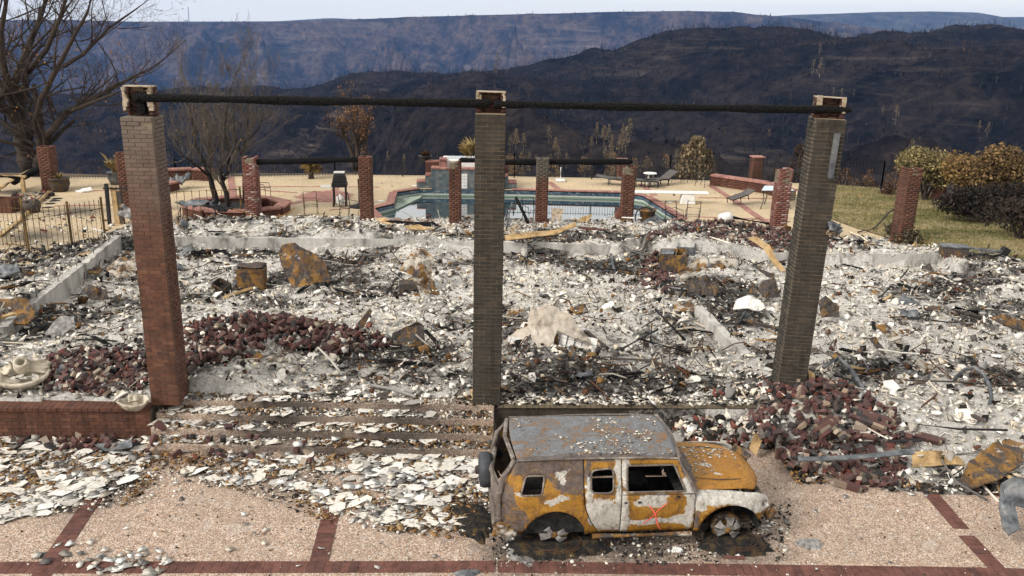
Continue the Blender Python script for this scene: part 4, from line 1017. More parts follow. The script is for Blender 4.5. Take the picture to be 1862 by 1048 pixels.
def seat(x, y, w):
    st_ = MB().box((x, y, .62 + CARZ), (.48, w, .10)).build('seat', MT['char_int'], car, bevel=.03)
    MB().box((x - .27, y, .92 + CARZ), (.07, w * .92, .55), (0, -.22, 0)).build('seat_back', MT['char_int'], st_, bevel=.03)
    MB().box((x - .36, y, 1.26 + CARZ), (.06, w * .45, .14), (0, -.22, 0)).build('headrest', MT['ash_white'] if y < 0 and x > 1 else MT['char_int'], st_, bevel=.02)
    mm = MB()
    for k in range(5): mm.tube([(x - .23 + .01 * k, y - w * .42 + w * .21 * k, .68 + CARZ), (x - .30, y - w * .42 + w * .21 * k, 1.15 + CARZ)], .01, 5)
    mm.build('seat_spring', MT['wire'], st_)
seat(1.45, -.36, .48); seat(1.45, .36, .48); seat(.45, 0, 1.2)
sw = []
for k in range(25): a = 2 * math.pi * k / 24; sw.append((1.80 + .06 * math.sin(a), .36 + .18 * math.cos(a), 1.08 + .17 * math.sin(a) + CARZ))
MB().tube(sw, .014, 6).build('steering_wheel', MT['iron'], car)
# --- bare hubs where the wheels burnt away
for ax, kk in ((0.0, 0), (2.69, 1)):
    MB().tube([(ax, -.72, .25), (ax, .72, .25)], .05, 8).build('axle', MT['rust_dark'], car)
    for s in (-1, 1):
        wh = empty('burnt_wheel', (ax, s * .80, .25)); wh.parent = car; wh.rotation_euler = (R(90) * -s if False else 0, 0, 0)
        wh.rotation_euler = (R(-90) * s, 0, .3 * kk)
        wh.rotation_euler = (R(90) if s < 0 else R(-90), 0, 0)
        MB().lathe([(.06, -.10), (.235, -.10), (.235, -.02), (.20, .0), (.18, .0), (.17, -.03), (.08, -.03), (.07, .05), (.03, .06)], n=24).build('brake_drum', MT['rust'], wh, smooth=False)
        mm = MB(); gg = random.Random(kk * 7 + s)
        sp_ = [0, 1, 2, 3, 5] if kk else [0, 2, 3, 5]
        for k in sp_:
            a = k * math.pi / 3 + .4 + gg.uniform(-.15, .15); ca_, sa_ = math.cos(a), math.sin(a)
            pts = []
            for (rr, ww, zz) in ((.06, .03, .065), (.12, .04, .07), (.165, .06, .05), (.20, .075, .02)):
                rr *= gg.uniform(.8, 1.05)
                for q in (-1, 1): pts.append((rr * ca_ - q * ww * sa_, rr * sa_ + q * ww * ca_, zz + gg.uniform(-.01, .01)))
            b = len(mm.v); mm.add(pts, [(2 * i, 2 * i + 1, 2 * i + 3, 2 * i + 2) for i in range(3)])
        o = mm.build('melted_spokes', MT['alloy'], wh); o.modifiers.new('skin', 'SOLIDIFY').thickness = .03
        MB().lathe([(.05, .05), (.055, .09), (.03, .10)], n=12).build('hub_cap', MT['rust'], wh)
# what dripped and fell under the car
def puddle(name, px, py, rx, ry, mat, label, seed, rz=0, h=.02, z=DZ, cat='melted metal', n=36, group=None):
    g = random.Random(seed); p = P(px, py, z); m = MB(); ring = []; inner = []
    for k in range(n):
        a = 2 * math.pi * k / n; r_ = g.uniform(.82, 1.12) * (1 + .12 * math.sin(3 * a + seed)); ring.append((rx * r_ * math.cos(a), ry * r_ * math.sin(a), -.004)); q = r_ * .72
        inner.append((rx * q * math.cos(a), ry * q * math.sin(a), h * g.uniform(.6, 1.2)))
    m.add(ring + inner + [(0, 0, h * 1.1)], [(k, (k + 1) % n, n + (k + 1) % n, n + k) for k in range(n)] + [(n + k, n + (k + 1) % n, 2 * n) for k in range(n)])
    return tag(m.build(name, mat, None, (p[0], p[1], z + .004), (0, 0, rz)), label, cat, group)
MT['tyre_ash'] = simple('black tyre ash', [(.006, .006, .006), (.02, .018, .016), (.09, .055, .02)], 7, 1, 0, 1, .04)
puddle('tyre_ash', 1005, 990, .72, .42, MT['tyre_ash'], 'black ash heap of a burnt tyre below the rear hub', 2, 0, .07, cat='ash')
puddle('tyre_ash', 1335, 985, .52, .40, MT['tyre_ash'], 'black ash heap of a burnt tyre below the front hub', 3, 0, .07, cat='ash')
puddle('tyre_ash', 860, 945, .34, .62, MT['tyre_ash'], 'rusty black ash smear behind the suv', 8, .4, .04, cat='ash')
puddle('melted_metal', 945, 1005, .16, .42, MT['alloy'], 'long silvery streak of melted metal behind the rear hub', 4, .35, .02)
puddle('melted_metal', 1328, 1003, .23, .13, MT['ash_white'], 'pale round patch of ash below the front hub', 5, 0, .012, cat='ash')
puddle('melted_metal', 1473, 990, .20, .15, MT['alloy'], 'grey melted lump alone on the drive in front of the suv', 6, 0, .04)
puddle('melted_metal', 850, 1043, .20, .08, MT['steel'], 'dark blue-grey scrap on the paver band', 7, .2, .03)
puddle('melted_metal', 1230, 1000, .10, .08, MT['ash_white'], 'small pale ash crumb below the suv door', 9, 0, .02, cat='ash')
puddle('ash_patch', 1000, 972, .20, .07, MT['ash_white'], 'white ash patch on the tyre heap under the rear hub', 14, 0, .09, cat='ash')
for (px_, py_) in ((1005, 992), (1335, 988)):
    p = P(px_, py_, DZ); t_ = empty('tyre_wire', (p[0], p[1], DZ + .05), 0, 'rusty loops of tyre wire in the ' + ('rear' if px_ < 1100 else 'front') + ' tyre ash', 'wire')
    for k in range(9):
        g = random.Random(k + px_); rr = g.uniform(.28, .36); cxo, cyo = g.uniform(-.12, .12), g.uniform(-.08, .08); a0 = g.uniform(0, 6)
        MB().tube([(cxo + rr * math.cos(a0 + .25 * j), cyo + .7 * rr * math.sin(a0 + .25 * j), .02 + .02 * math.sin(j + k)) for j in range(g.randint(9, 24))], .005, 4).build('wire_loop', MT['wire'], t_)
# ================================================================== RUBBLE
ASHC = np.array([(.80, .755, .68), (.72, .655, .56), (.84, .81, .76), (.64, .595, .53), (.66, .575, .46)])
GRYC = np.array([(.30, .29, .28), (.20, .19, .18), (.38, .35, .31), (.14, .13, .125)])
DRKC = np.array([(.018, .017, .016), (.035, .032, .03), (.06, .054, .05), (.028, .022, .018)])
RSTC = np.array([(.13, .055, .03), (.20, .095, .03), (.09, .045, .03), (.26, .15, .06)])
BRKC = np.array([(.17, .055, .042), (.12, .045, .038), (.20, .08, .06)])
def rotmats(n, g, tilt):
    yaw = g.uniform(0, 2 * np.pi, n); ax = g.uniform(0, 2 * np.pi, n); t = np.abs(g.normal(0, tilt, n))
    cy, sy = np.cos(yaw), np.sin(yaw); Rz = np.zeros((n, 3, 3)); Rz[:, 0, 0] = cy; Rz[:, 0, 1] = -sy; Rz[:, 1, 0] = sy; Rz[:, 1, 1] = cy; Rz[:, 2, 2] = 1
    k = np.stack([np.cos(ax), np.sin(ax), 0 * ax], 1); K = np.zeros((n, 3, 3))
    K[:, 0, 2] = k[:, 1]; K[:, 1, 2] = -k[:, 0]; K[:, 2, 0] = -k[:, 1]; K[:, 2, 1] = k[:, 0]
    I = np.eye(3)[None]; s, c = np.sin(t)[:, None, None], np.cos(t)[:, None, None]
    return (I + s * K + (1 - c) * (K @ K)) @ Rz
def pieces(name, xyz, size, col, g, shape='flake', tilt=.35, parent=None, mat=None, aspect=(.5, 1), spik=(.38, 1.35), flat=1.0):
    n = len(xyz)
    if shape == 'flake':
        K = 5; a = np.linspace(0, 2 * np.pi, K, endpoint=False)[None] + g.normal(0, .33, (n, K)); r = g.uniform(spik[0], spik[1], (n, K))
        asp = g.uniform(*aspect, (n, 1)); top = np.stack([r * np.cos(a), r * np.sin(a) * asp, g.normal(.06, .2, (n, K))], -1)
        bot = top * np.array([.95, .95, 1]) - np.array([0, 0, .10])
        L = np.concatenate([top, bot], 1) * np.array([1, 1, flat]) * size[:, None, None]
        F = [tuple(range(K))] + [(i, K + i, K + (i + 1) % K, (i + 1) % K) for i in range(K)]
    elif shape == 'chunk':
        S = np.array([(-1, -1, -1), (1, -1, -1), (1, 1, -1), (-1, 1, -1), (-1, -1, 1), (1, -1, 1), (1, 1, 1), (-1, 1, 1)], float) * .7
        d = g.uniform(.45, 1.1, (n, 1, 3)); d[:, :, 2] *= .7
        L = (S[None] * d + g.normal(0, .34, (n, 8, 3))) * size[:, None, None]
        F = [(4, 5, 6, 7), (0, 1, 5, 4), (1, 2, 6, 5), (2, 3, 7, 6), (3, 0, 4, 7)]
    else:   # bent stick
        S = np.zeros((n, 9, 3)); w = g.uniform(.025, .06, (n, 1))
        for i, xx in enumerate((-1, 0, 1)):
            off = g.normal(0, .14, (n, 2)); 
            for j, (yy, zz) in enumerate(((-1, -.6), (1, -.6), (0, 1))):
                S[:, i * 3 + j, 0] = xx + g.normal(0, .05, n); S[:, i * 3 + j, 1] = off[:, 0] + yy * w[:, 0]; S[:, i * 3 + j, 2] = off[:, 1] * .6 + zz * w[:, 0]
        L = S * size[:, None, None]
        F = [(i * 3 + j, i * 3 + (j + 1) % 3, (i + 1) * 3 + (j + 1) % 3, (i + 1) * 3 + j) for i in range(2) for j in range(3)]
    Rm = rotmats(n, g, tilt); Wd = np.einsum('nij,nkj->nki', Rm, L) + xyz[:, None, :]
    nv = L.shape[1]; base = (np.arange(n) * nv)[:, None]
    fl = np.array([i for f in F for i in f]); loops = (fl[None] + base).ravel(); pn = np.tile([len(f) for f in F], n)
    c = np.repeat(np.clip(col, 0, 1), nv, 0)
    return tag(link(name, np_mesh(name, Wd.reshape(-1, 3), pn, loops, mat or MT['piece'], c), parent), kind='stuff')
def pick(pal, n, g): return pal[g.integers(0, len(pal), n)] * g.uniform(.75, 1.15, (n, 1))
# where the rubble is sooty (1) or clean white ash (0): soft places measured on the photograph
DARKP = [(1110, 705, 3.2, .9, .8), (1180, 640, 1.3, .6, .8), (640, 470, 1.5, .7, .5), (160, 560, 2.0, 1.2, .45), (380, 455, 2.5, .8, .5), (1330, 520, 1.4, .8, .5), (1010, 470, 1.8, .5, .5), (1000, 432, 4.0, .5, .6), (400, 400, 3, .6, .45), (1230, 430, 2, .6, .4), (700, 740, 1.5, .5, .5), (1560, 690, 1.5, .8, .3), (60, 470, 2.5, 1.4, .5), (480, 540, 1.5, .5, .4), (1400, 560, 1, 1, .5), (1330, 590, .8, .8, .4), (250, 690, 1.5, .8, .4), (740, 640, .8, .6, .35), (1700, 520, 1.2, .6, .25), (780, 430, 3, .5, .35)]
LITEP = [(420, 560, 2.6, .9, .5), (1080, 530, 3.0, .9, .6), (1620, 600, 3.0, 2.0, .45), (230, 590, 1.2, 1.0, .5), (650, 560, 2.0, .9, .35), (680, 480, .9, .6, .5), (1300, 405, 1.6, .5, .5), (1780, 780, 1.6, .7, .7), (1400, 510, 1.0, .6, .3), (560, 400, 3, .5, .3)]
DPW = [(P(a, b, -.2 if 440 < b < 660 else 0)[:2], rx, ry, w) for a, b, rx, ry, w in DARKP]; LPW = [(P(a, b, -.2 if 440 < b < 660 else 0)[:2], rx, ry, w) for a, b, rx, ry, w in LITEP]
def darkness(x, y):
    d = .34 + 1.6 * (fbm(x * .7, y * .7, 4, 120) - .5) + .6 * (fbm(x * 3.1, y * 3.1, 2, 124) - .5)
    for (c, rx, ry, w) in DPW: d = d + w * .9 * np.exp(-((x - c[0]) / rx) ** 2 - ((y - c[1]) / ry) ** 2)
    for (c, rx, ry, w) in LPW: d = d - w * 1.0 * np.exp(-((x - c[0]) / rx) ** 2 - ((y - c[1]) / ry) ** 2)
    return np.clip(d, 0, 1)
def scatter_pts(n, g, poly=rub_poly):
    x, y = g.uniform(-26, 22, n), 12.5 + 17.8 * g.random(n) ** 1.15
    k = inside(x, y, poly) & (np.abs(x) < y * .72 + 1.5); return x[k], y[k]
# smoothed white ash clumps and flakes
def rubble(n, g, smin, smax, shape, name, mode, lift=.02, tilt=.4, aspect=(.5, 1)):
    x, y = scatter_pts(n, g); dk = darkness(x, y); u = g.random(len(x))
    if mode == 'white': k = u > dk * 1.05
    elif mode == 'dark': k = u < dk ** 1.6 * 1.2
    else: k = u < 2
    x, y, dk = x[k], y[k], dk[k]; m_ = len(x)
    s = smin * (smax / smin) ** (g.random(m_) ** 2.2)
    z = rub_z(x, y) + lift * g.random(m_) + s * .15
    if mode == 'white':
        c = pick(ASHC, m_, g); q = g.random(m_) < .10; c[q] = pick(GRYC, q.sum(), g)
    elif mode == 'dark':
        c = pick(DRKC, m_, g); q = g.random(m_); c[q < .25] = pick(GRYC, (q < .25).sum(), g); c[q > .86] = pick(RSTC, (q > .86).sum(), g)
    else:
        c = pick(GRYC, m_, g); q = g.random(m_); c[q < .35] = pick(ASHC, (q < .35).sum(), g); c[q > .8] = pick(DRKC, (q > .8).sum(), g); k2 = (q > .66) & (q <= .8); c[k2] = pick(RSTC, k2.sum(), g)
    return pieces(name, np.stack([x, y, z], 1), s, c, g, shape, tilt, ash, None, aspect)
_dk = np.clip(darkness(ashX, ashY), 0, 1).reshape(-1)
_a = ash.data.attributes.new('col', 'FLOAT_COLOR', 'POINT'); _a.data.foreach_set('color', np.repeat(_dk[:, None], 4, 1).astype(np.float32).ravel())
g = np.random.default_rng(21)
rubble(70000, g, .022, .12, 'flake', 'ash_flakes', 'white', .06, .62, (.3, 1))
rubble(16000, g, .02, .08, 'chunk', 'ash_lumps', 'white', .04, .6)
rubble(36000, g, .015, .08, 'chunk', 'char_lumps', 'dark', .04, .6)
rubble(30000, g, .03, .14, 'flake', 'char_flakes', 'dark', .06, .62, (.2, .9))
rubble(16000, g, .02, .10, 'chunk', 'mixed_lumps', 'mix', .05, .6)
rubble(6500, g, .08, .42, 'stick', 'burnt_sticks', 'dark', .10, .3)
rubble(1800, g, .12, .55, 'stick', 'pale_sticks', 'mix', .10, .3)

# larger single slabs of fallen wallboard lying in the ash
slabm = []
for k in range(10):
    gg = np.random.default_rng(300 + k); K = 6; a = np.linspace(0, 6.283, K, endpoint=False) + gg.normal(0, .22, K); r = gg.uniform(.55, 1.15, K)
    t_ = [(r[i] * math.cos(a[i]), .75 * r[i] * math.sin(a[i]), .05 + gg.normal(0, .08)) for i in range(K)]
    slabm.append(MB().add(t_ + [(x * .95, y * .95, z - .12) for x, y, z in t_] + [(gg.normal(0, .2), gg.normal(0, .2), .03)], [(i, (i + 1) % K, 2 * K) for i in range(K)] + [(i, K + i, K + (i + 1) % K, (i + 1) % K) for i in range(K)]))
def slab_mat():
    t = NT('crusted white wallboard', .95, 0, .15); r = t.rand(); n = t.noise(16, 6, .7)
    c = t.ramp(r, [(0, (.70, .68, .64)), (.4, (.62, .57, .5)), (.7, (.74, .72, .69)), (.88, (.45, .42, .38)), (1, (.30, .28, .26))])
    t.color(t.mix(.65, c, t.ramp(n, [(.28, (.5, .48, .45)), (.6, (1.05, 1.05, 1.04))]), 'MULTIPLY')); t.bump(t.noise(50, 5), .4, .008); return t.m
MT['slab'] = slab_mat(); slab_me = [m_.mesh('wallboard', MT['slab']) for m_ in slabm]
g = np.random.default_rng(31); x, y = scatter_pts(2600, g); k = (g.random(len(x)) > darkness(x, y)) & (y < 24); x, y = x[k][:300], y[k][:300]
for a, b in zip(x, y):
    s = g.uniform(.10, .24); link('wallboard', slab_me[g.integers(0, 10)], ash, (a, b, float(rub_z(a, b)) + .05), (g.normal(0, .3), g.normal(0, .3), g.uniform(0, 6.28)), (s, s, s * g.uniform(.6, 1)))

# bent sheet, charred boards and pipe ends strewn through the ash
scrap_me = []
for k in range(12):
    o_ = crumple('metal_scrap', (0, 0, 0), (1, .6, .35), MT[('rust_dark', 'rust', 'steel', 'rust_pale')[k % 4]], None, 6, .35, 400 + k, None, .03); scrap_me.append(o_.data); bpy.data.objects.remove(o_)
board_me = [MB().box((0, 0, 0), (1, .11, .05), (0, 0, 0), .85).mesh('charred_board', MT[m_]) for m_ in ('char', 'char', 'wood', 'rust_dark')]
pipe_me = [MB().tube([(-.5, 0, 0), (-.1, .03 * k, .02), (.3, .02, .05 * k), (.5, -.05 * k, .03)], .03, 6).mesh('pipe_piece', MT[m_]) for k, m_ in enumerate(('iron', 'rust_dark', 'steel', 'rust'))]
g = np.random.default_rng(35); x, y = scatter_pts(900, g); k = g.random(len(x)) < .25 + darkness(x, y); x, y = x[k][:260], y[k][:260]
for i, (a, b) in enumerate(zip(x, y)):
    z_ = float(rub_z(a, b)); rz_ = g.uniform(0, 6.28)
    if i % 5 < 2: s = g.uniform(.16, .5); o_ = link('metal_scrap', scrap_me[g.integers(0, 12)], ash, (a, b, z_ + .04), (g.normal(0, .5), g.normal(0, .5), rz_), (s, s, s)); o_.modifiers.new('sheet', 'SOLIDIFY').thickness = .03
    elif i % 5 < 4: s = g.uniform(.35, 1.1); link('charred_board', board_me[g.integers(0, 4)], ash, (a, b, z_ + .06), (g.normal(0, .3), g.normal(0, .16), rz_), (s, .8, .8))
    else: s = g.uniform(.4, 1.2); link('pipe_piece', pipe_me[g.integers(0, 4)], ash, (a, b, z_ + .06), (g.normal(0, .5), g.normal(0, .2), rz_), (s, s, .6))
# ---- roof fragments lying over the drive and steps
def drive_z(x, y):
    x = np.asarray(x, float); y = np.asarray(y, float)
    st_ = np.where((x > -6.26) & (x < -.28) & (y > 13.5), np.floor((y - 13.5) / .28).clip(0, 3) * .155 + .155, 0)
    return DZ + st_ - np.where(st_ > .6, .02, 0)
def zone(px_poly, z=DZ): return [P(a, b, z)[:2] for a, b in px_poly]
ZA = zone([(-40, 800), (140, 800), (250, 800), (330, 780), (420, 735), (520, 745), (640, 770), (890, 800), (892, 880), (860, 955), (790, 965), (700, 962), (625, 955), (560, 905), (480, 880), (400, 885), (330, 870), (250, 868), (205, 905), (120, 925), (40, 945), (-40, 955)])
ZB = zone([(155, 1015), (200, 1000), (300, 1000), (310, 1030), (270, 1050), (160, 1050)]); ZB2 = zone([(60, 985), (210, 985), (190, 1030), (60, 1040)])
ZC_ = zone([(1610, 850), (1660, 840), (1690, 870), (1680, 905), (1620, 895)])
g = np.random.default_rng(41)
def zpts(poly, n):
    xs_ = [p[0] for p in poly]; ys_ = [p[1] for p in poly]; x = g.uniform(min(xs_), max(xs_), n); y = g.uniform(min(ys_), max(ys_), n); k = inside(x, y, poly); return x[k], y[k]
x, y = zpts(ZA, 7500)
rows = np.sin((x * .55 + y) * 9)                      # fallen courses lie in slanting rows
dens = .50 + 2.2 * (fbm(x * .8, y * .8, 3, 140) - .5) + .15 * rows
hole = np.exp(-((x - P(330, 850, DZ)[0]) / 1.1) ** 2 - ((y - P(330, 850, DZ)[1]) / .35) ** 2); dens = (dens - .6 * hole) * np.where(y > 13.5, np.where(x < -3.6, .55, .22), 1.0)
k = g.random(len(x)) < dens; x, y = x[k], y[k]
s = .055 + .15 * g.random(len(x)) ** 1.4
for zz, nn in ((ZB, 60), (ZB2, 12), (ZC_, 26)):
    x2, y2 = zpts(zz, nn); x = np.append(x, x2); y = np.append(y, y2); s = np.append(s, g.uniform(.06, .135, len(x2)))
x2, y2 = g.uniform(-7, 7, 70), g.uniform(10, 13, 70); x = np.append(x, x2); y = np.append(y, y2); s = np.append(s, g.uniform(.02, .09, 70))
order = np.argsort(-s); x, y, s = x[order], y[order], s[order]; z = drive_z(x, y) + .012 + .03 * g.random(len(x))
for i in range(300):
    link('shingle_fragment', slab_me[g.integers(0, 10)], drive, (x[i], y[i], z[i] + .005), (g.normal(-.02, .07), g.normal(0, .08), g.uniform(-.6, .6) + .4), (s[i], s[i], s[i] * .3))
rest = slice(300, None); n = len(x[rest])
c = pick(ASHC, n, g) * np.array([.86, .89, .93]); q = g.random(n) < .34; c[q] = pick(GRYC, q.sum(), g)
pieces('shingle_crumbs', np.stack([x[rest], y[rest], z[rest]], 1), s[rest] * .85, c, g, 'flake', .06, drive, None, (.55, 1), (.6, 1.15), .45)
def litter(poly, n, pal, smin, smax, shape, name, thr=.5, sd=150, lift=.01):
    x, y = zpts(poly, n); k = fbm(x * 1.3, y * 1.3, 4, sd) > thr; x, y = x[k], y[k]; m_ = len(x); s = smin * (smax / smin) ** (g.random(m_) ** 2)
    pieces(name, np.stack([x, y, drive_z(x, y) + lift * g.random(m_) + s * .2], 1), s, pick(pal, m_, g), g, shape, .3, drive)
ZL = zone([(-40, 740), (300, 735), (640, 735), (900, 745), (905, 900), (870, 985), (620, 960), (420, 890), (200, 925), (-40, 960)])
ZR = zone([(1390, 800), (1862, 830), (1862, 900), (1700, 900), (1600, 880), (1450, 880)])
ZALL = zone([(-40, 900), (1900, 860), (1900, 1060), (-40, 1060)])
LEAF = np.array([(.22, .12, .05), (.30, .17, .07), (.13, .07, .035), (.36, .24, .12)])
litter(ZL, 14000, LEAF, .02, .07, 'flake', 'brown_litter', .50, 151, .04)
litter(ZL, 14000, DRKC, .012, .045, 'flake', 'char_litter', .50, 155, .03)
litter(ZL, 9000, ASHC, .012, .05, 'flake', 'ash_litter', .42, 158, .03)
litter(ZR, 5000, np.concatenate([LEAF, DRKC]), .015, .06, 'chunk', 'brown_litter', .42, 160)
litter(ZALL, 1500, np.concatenate([DRKC, ASHC, LEAF]), .006, .022, 'chunk', 'grit', .3, 163)
ZCAR = zone([(880, 930), (1440, 900), (1430, 1020), (900, 1040)])
litter(ZCAR, 6000, np.concatenate([DRKC, DRKC, DRKC, ASHC, GRYC]), .006, .035, 'chunk', 'grit', .42, 166)

xf, yf = zpts(zone([(1225, 762), (1400, 745), (1420, 800), (1300, 800), (1225, 792)], DZ + .2), 900); mf = len(xf)
zf_ = np.maximum(DZ, np.where(inside(xf, yf, rub_poly), rub_z(xf, yf), DZ + .5 * np.clip((yf - 13.9) / 1.0, 0, 1)))
pieces('edge_rubble', np.stack([xf, yf, zf_ + .05], 1), g.uniform(.03, .12, mf), pick(np.concatenate([ASHC, GRYC, DRKC, BRKC]), mf, g), g, 'chunk', .6, drive)
xf = g.uniform(-.2, 4.5, 700); yf = 14.42 + .04 * xf + g.uniform(-.02, .4, 700)
pieces('curb_ash', np.stack([xf, yf, np.full(700, -.01) + .03 * g.random(700)], 1), g.uniform(.02, .10, 700), pick(np.concatenate([ASHC, ASHC, GRYC, DRKC]), 700, g), g, 'flake', .3, ash)
ZST = [(-6.2, 13.5), (-.3, 13.5), (-.3, 14.6), (-6.2, 14.6)]
litter(ZST, 5000, np.concatenate([DRKC, ASHC, GRYC, LEAF]), .008, .05, 'chunk', 'step_litter', .40, 171, .02)
litter(ZALL, 3500, np.concatenate([ASHC, ASHC, GRYC]), .005, .016, 'flake', 'grit', .45, 175)
# ---- brick heaps
def loose_mat():
    t = NT('loose brick', .92); r = t.rand(); n = t.noise(9, 6, .7)
    c = t.ramp(r, [(0, (.066, .034, .032)), (.3, (.10, .046, .040)), (.5, (.078, .040, .038)), (.62, (.13, .064, .052)), (.72, (.05, .042, .042)), (.82, (.03, .028, .03)), (.9, (.26, .19, .14)), (1, (.36, .30, .24))])
    c = t.mix(t.ramp(n, [(.58, 0.0), (.68, .55)]), c, (.30, .27, .24)); t.color(c); t.bump(t.noise(45, 5), .5, .005); return t.m
MT['loose'] = loose_mat()
JM['loose'] = joined_brick_mat('loose bricks', [(0, (.066, .034, .032)), (.35, (.10, .046, .04)), (.5, (.078, .04, .038)), (.65, (.13, .064, .052)), (.78, (.04, .035, .036)), (.9, (.26, .19, .14)), (1, (.34, .28, .22))])
heap_me = []
for k, L_ in enumerate((.195, .195, .195, .10, .13)):
    gg = np.random.default_rng(500 + k); mb = MB().box((0, 0, 0), (L_, .095, .06)); mb.v = [tuple(np.array(v_) + gg.normal(0, .0022, 3)) for v_ in mb.v]; heap_me.append(mb.mesh('brick', MT['loose']))
def heap_dust(px_poly, zb, zf, seed, n, height):
    g = np.random.default_rng(seed + 900); poly = zone(px_poly, zb); xs_ = [p[0] for p in poly]; ys_ = [p[1] for p in poly]
    x, y = g.uniform(min(xs_), max(xs_), n), g.uniform(min(ys_), max(ys_), n); k = inside(x, y, poly); x, y = x[k], y[k]; m_ = len(x)
    if m_ < 5: return
    pieces('heap_crumbs', np.stack([x, y, np.array(zf(x, y)) + .03 + height * .8 * g.random(m_)], 1), g.uniform(.02, .08, m_), pick(np.concatenate([ASHC, GRYC, DRKC, BRKC, BRKC]), m_, g), g, 'chunk', .7, ash)
def heap(px_poly, zb, n, label, seed, height, nind=300, peak=None, zf=rub_z, size=1.0):
    heap_dust(px_poly, zb, zf, seed, int(n * 1.6), height)
    g = np.random.default_rng(seed); poly = zone(px_poly, zb); cx0, cy0 = np.mean([p[0] for p in poly]), np.mean([p[1] for p in poly])
    xs_ = [p[0] for p in poly]; ys_ = [p[1] for p in poly]
    root = empty('brick_heap', (cx0, cy0, zb), 0, label, 'brick heap'); bx = []; P_ = []
    while len(P_) < n:
        a, b = g.uniform(min(xs_), max(xs_)), g.uniform(min(ys_), max(ys_))
        if inside(a, b, poly): P_.append((a, b))
    pk = peak or (cx0, cy0)
    for i, (a, b) in enumerate(P_):
        hh = height * math.exp(-((a - pk[0]) / (.38 * (max(xs_) - min(xs_)))) ** 2 - ((b - pk[1]) / (.5 * (max(ys_) - min(ys_)))) ** 2)
        z_ = float(zf(a, b)) + .04 + hh * g.random() ** .6
        rot = (g.normal(0, .7), g.normal(0, .7), g.uniform(0, 6.28))
        if i < nind: link('brick', heap_me[g.integers(0, 5)], root, (a - cx0, b - cy0, z_ - zb), rot, (size,) * 3)
        else: bx.append(((a - cx0, b - cy0, z_ - zb), (.195 * size, .095 * size, .06 * size), rot))
    if bx: joined('brick_rest', bx, JM['loose'], root, .003)
    return root
heap([(338, 700), (330, 650), (370, 590), (430, 572), (520, 590), (600, 600), (705, 622), (705, 655), (640, 668), (560, 668), (480, 664), (425, 700), (345, 725)], -.15, 500, 'large heap of dark red bricks beside the tall red pillar', 1, .38)
heap([(60, 690), (100, 660), (180, 655), (262, 655), (268, 715), (200, 728), (90, 715)], 0, 230, 'scattered low heap of red bricks behind the brick retaining wall', 2, .10)
h3 = heap([(1345, 795), (1400, 748), (1470, 727), (1520, 740), (1560, 762), (1625, 775), (1655, 805), (1640, 840), (1600, 850), (1540, 838), (1450, 822), (1380, 815)], -.2, 330, 'large heap of purple-red bricks at the foot of the leaning pillar', 3, .14)
heap([(1190, 440), (1230, 412), (1330, 405), (1420, 425), (1560, 440), (1500, 455), (1380, 452), (1280, 452)], .1, 230, 'spread of broken bricks on the back foundation by the jagged post', 4, .05, 300)
heap([(1165, 480), (1200, 465), (1230, 490), (1220, 530), (1170, 520)], -.3, 70, 'small clutter of red brick beside the rusted stove', 5, .12)
heap([(1230, 765), (1345, 770), (1345, 785), (1240, 782)], DZ, 24, 'row of fallen bricks behind the suv bonnet', 6, .05, zf=drive_z)
heap([(20, 800), (280, 795), (300, 810), (180, 825), (30, 815)], DZ, 40, 'stray bricks at the foot of the brick retaining wall', 7, .03, zf=drive_z)
heap([(230, 830), (420, 840), (600, 850), (560, 800), (300, 800)], DZ, 22, 'single bricks lying among the white roof fragments', 8, .03, zf=drive_z)
heap([(1430, 855), (1490, 850), (1480, 880), (1440, 880)], DZ, 4, 'pair of loose bricks before the heap on the drive', 9, .01, zf=drive_z)
# lumps of brickwork still bonded together
MT['slabbrick'] = MT['loose']
def bonded(px, py, zb, nx_, nz_, rot, label, h=.06, zoff=0):
    p = P(px, py, zb); o = empty('brickwork_slab', (p[0], p[1], zb + zoff), 0, label, 'brickwork'); o.rotation_euler = rot
    MB().box((0, 0, 0), (nx_ * .2 - .02, nz_ * .067 - .01, .075)).build('mortar', MT['mortar_dark'], o)
    for j in range(nz_):
        for i in range(nx_): link('brick', brick_mesh(.192, .09, .058, MT['loose']), o, ((i - (nx_ - 1) / 2) * .2 + (.05 if j % 2 else -.05), (j - (nz_ - 1) / 2) * .067, 0))
bonded(1498, 805, -.2, 2, 4, (.5, -.2, .6), 'tilted slab of five bonded bricks on the purple-red heap', zoff=.30)
bonded(1527, 812, -.2, 2, 4, (.6, .3, .9), 'slab of bonded bricks leaning against another on the heap', zoff=.26)
bonded(1578, 790, -.2, 3, 4, (.55, .25, -.35), 'broad slab of bonded bricks high on the heap under the pipe', zoff=.30)
bonded(1565, 872, DZ, 2, 4, (.25, .1, 1.75), 'slab of bonded bricks slid onto the drive', zoff=.14)
bonded(1615, 882, DZ, 2, 2, (.1, .05, -.1), 'two bonded bricks at the tip of the heap', zoff=.06)
bonded(1545, 890, DZ, 2, 2, (.1, .1, -.5), 'flat pair of bonded bricks on the drive', zoff=.06)
bonded(1688, 812, -.3, 2, 2, (.5, .1, -.4), 'lone block of bonded brick near the yellow panel', zoff=.15)
def stub(px, py, zb, courses, w, label):
    p = P(px, py, zb); o = empty('brick_stub', (p[0], p[1], zb - .1), .05, label, 'brick stub'); g = random.Random(px); bx = []
    for c in range(courses):
        ww = w - .1 * max(0, c - 2)
        a = -ww / 2
        while a < ww / 2 - .05:
            link('brick', brick_mesh(.19, .057, .09, MT['brick_olive']), o, (a + .1 + (.05 if c % 2 else 0), 0, c * BH + .03)); a += .2
    MB().box((0, .02, courses * BH / 2 - .05), (w - .25, .06, courses * BH - .1)).build('mortar', MT['mortar_tan'], o)
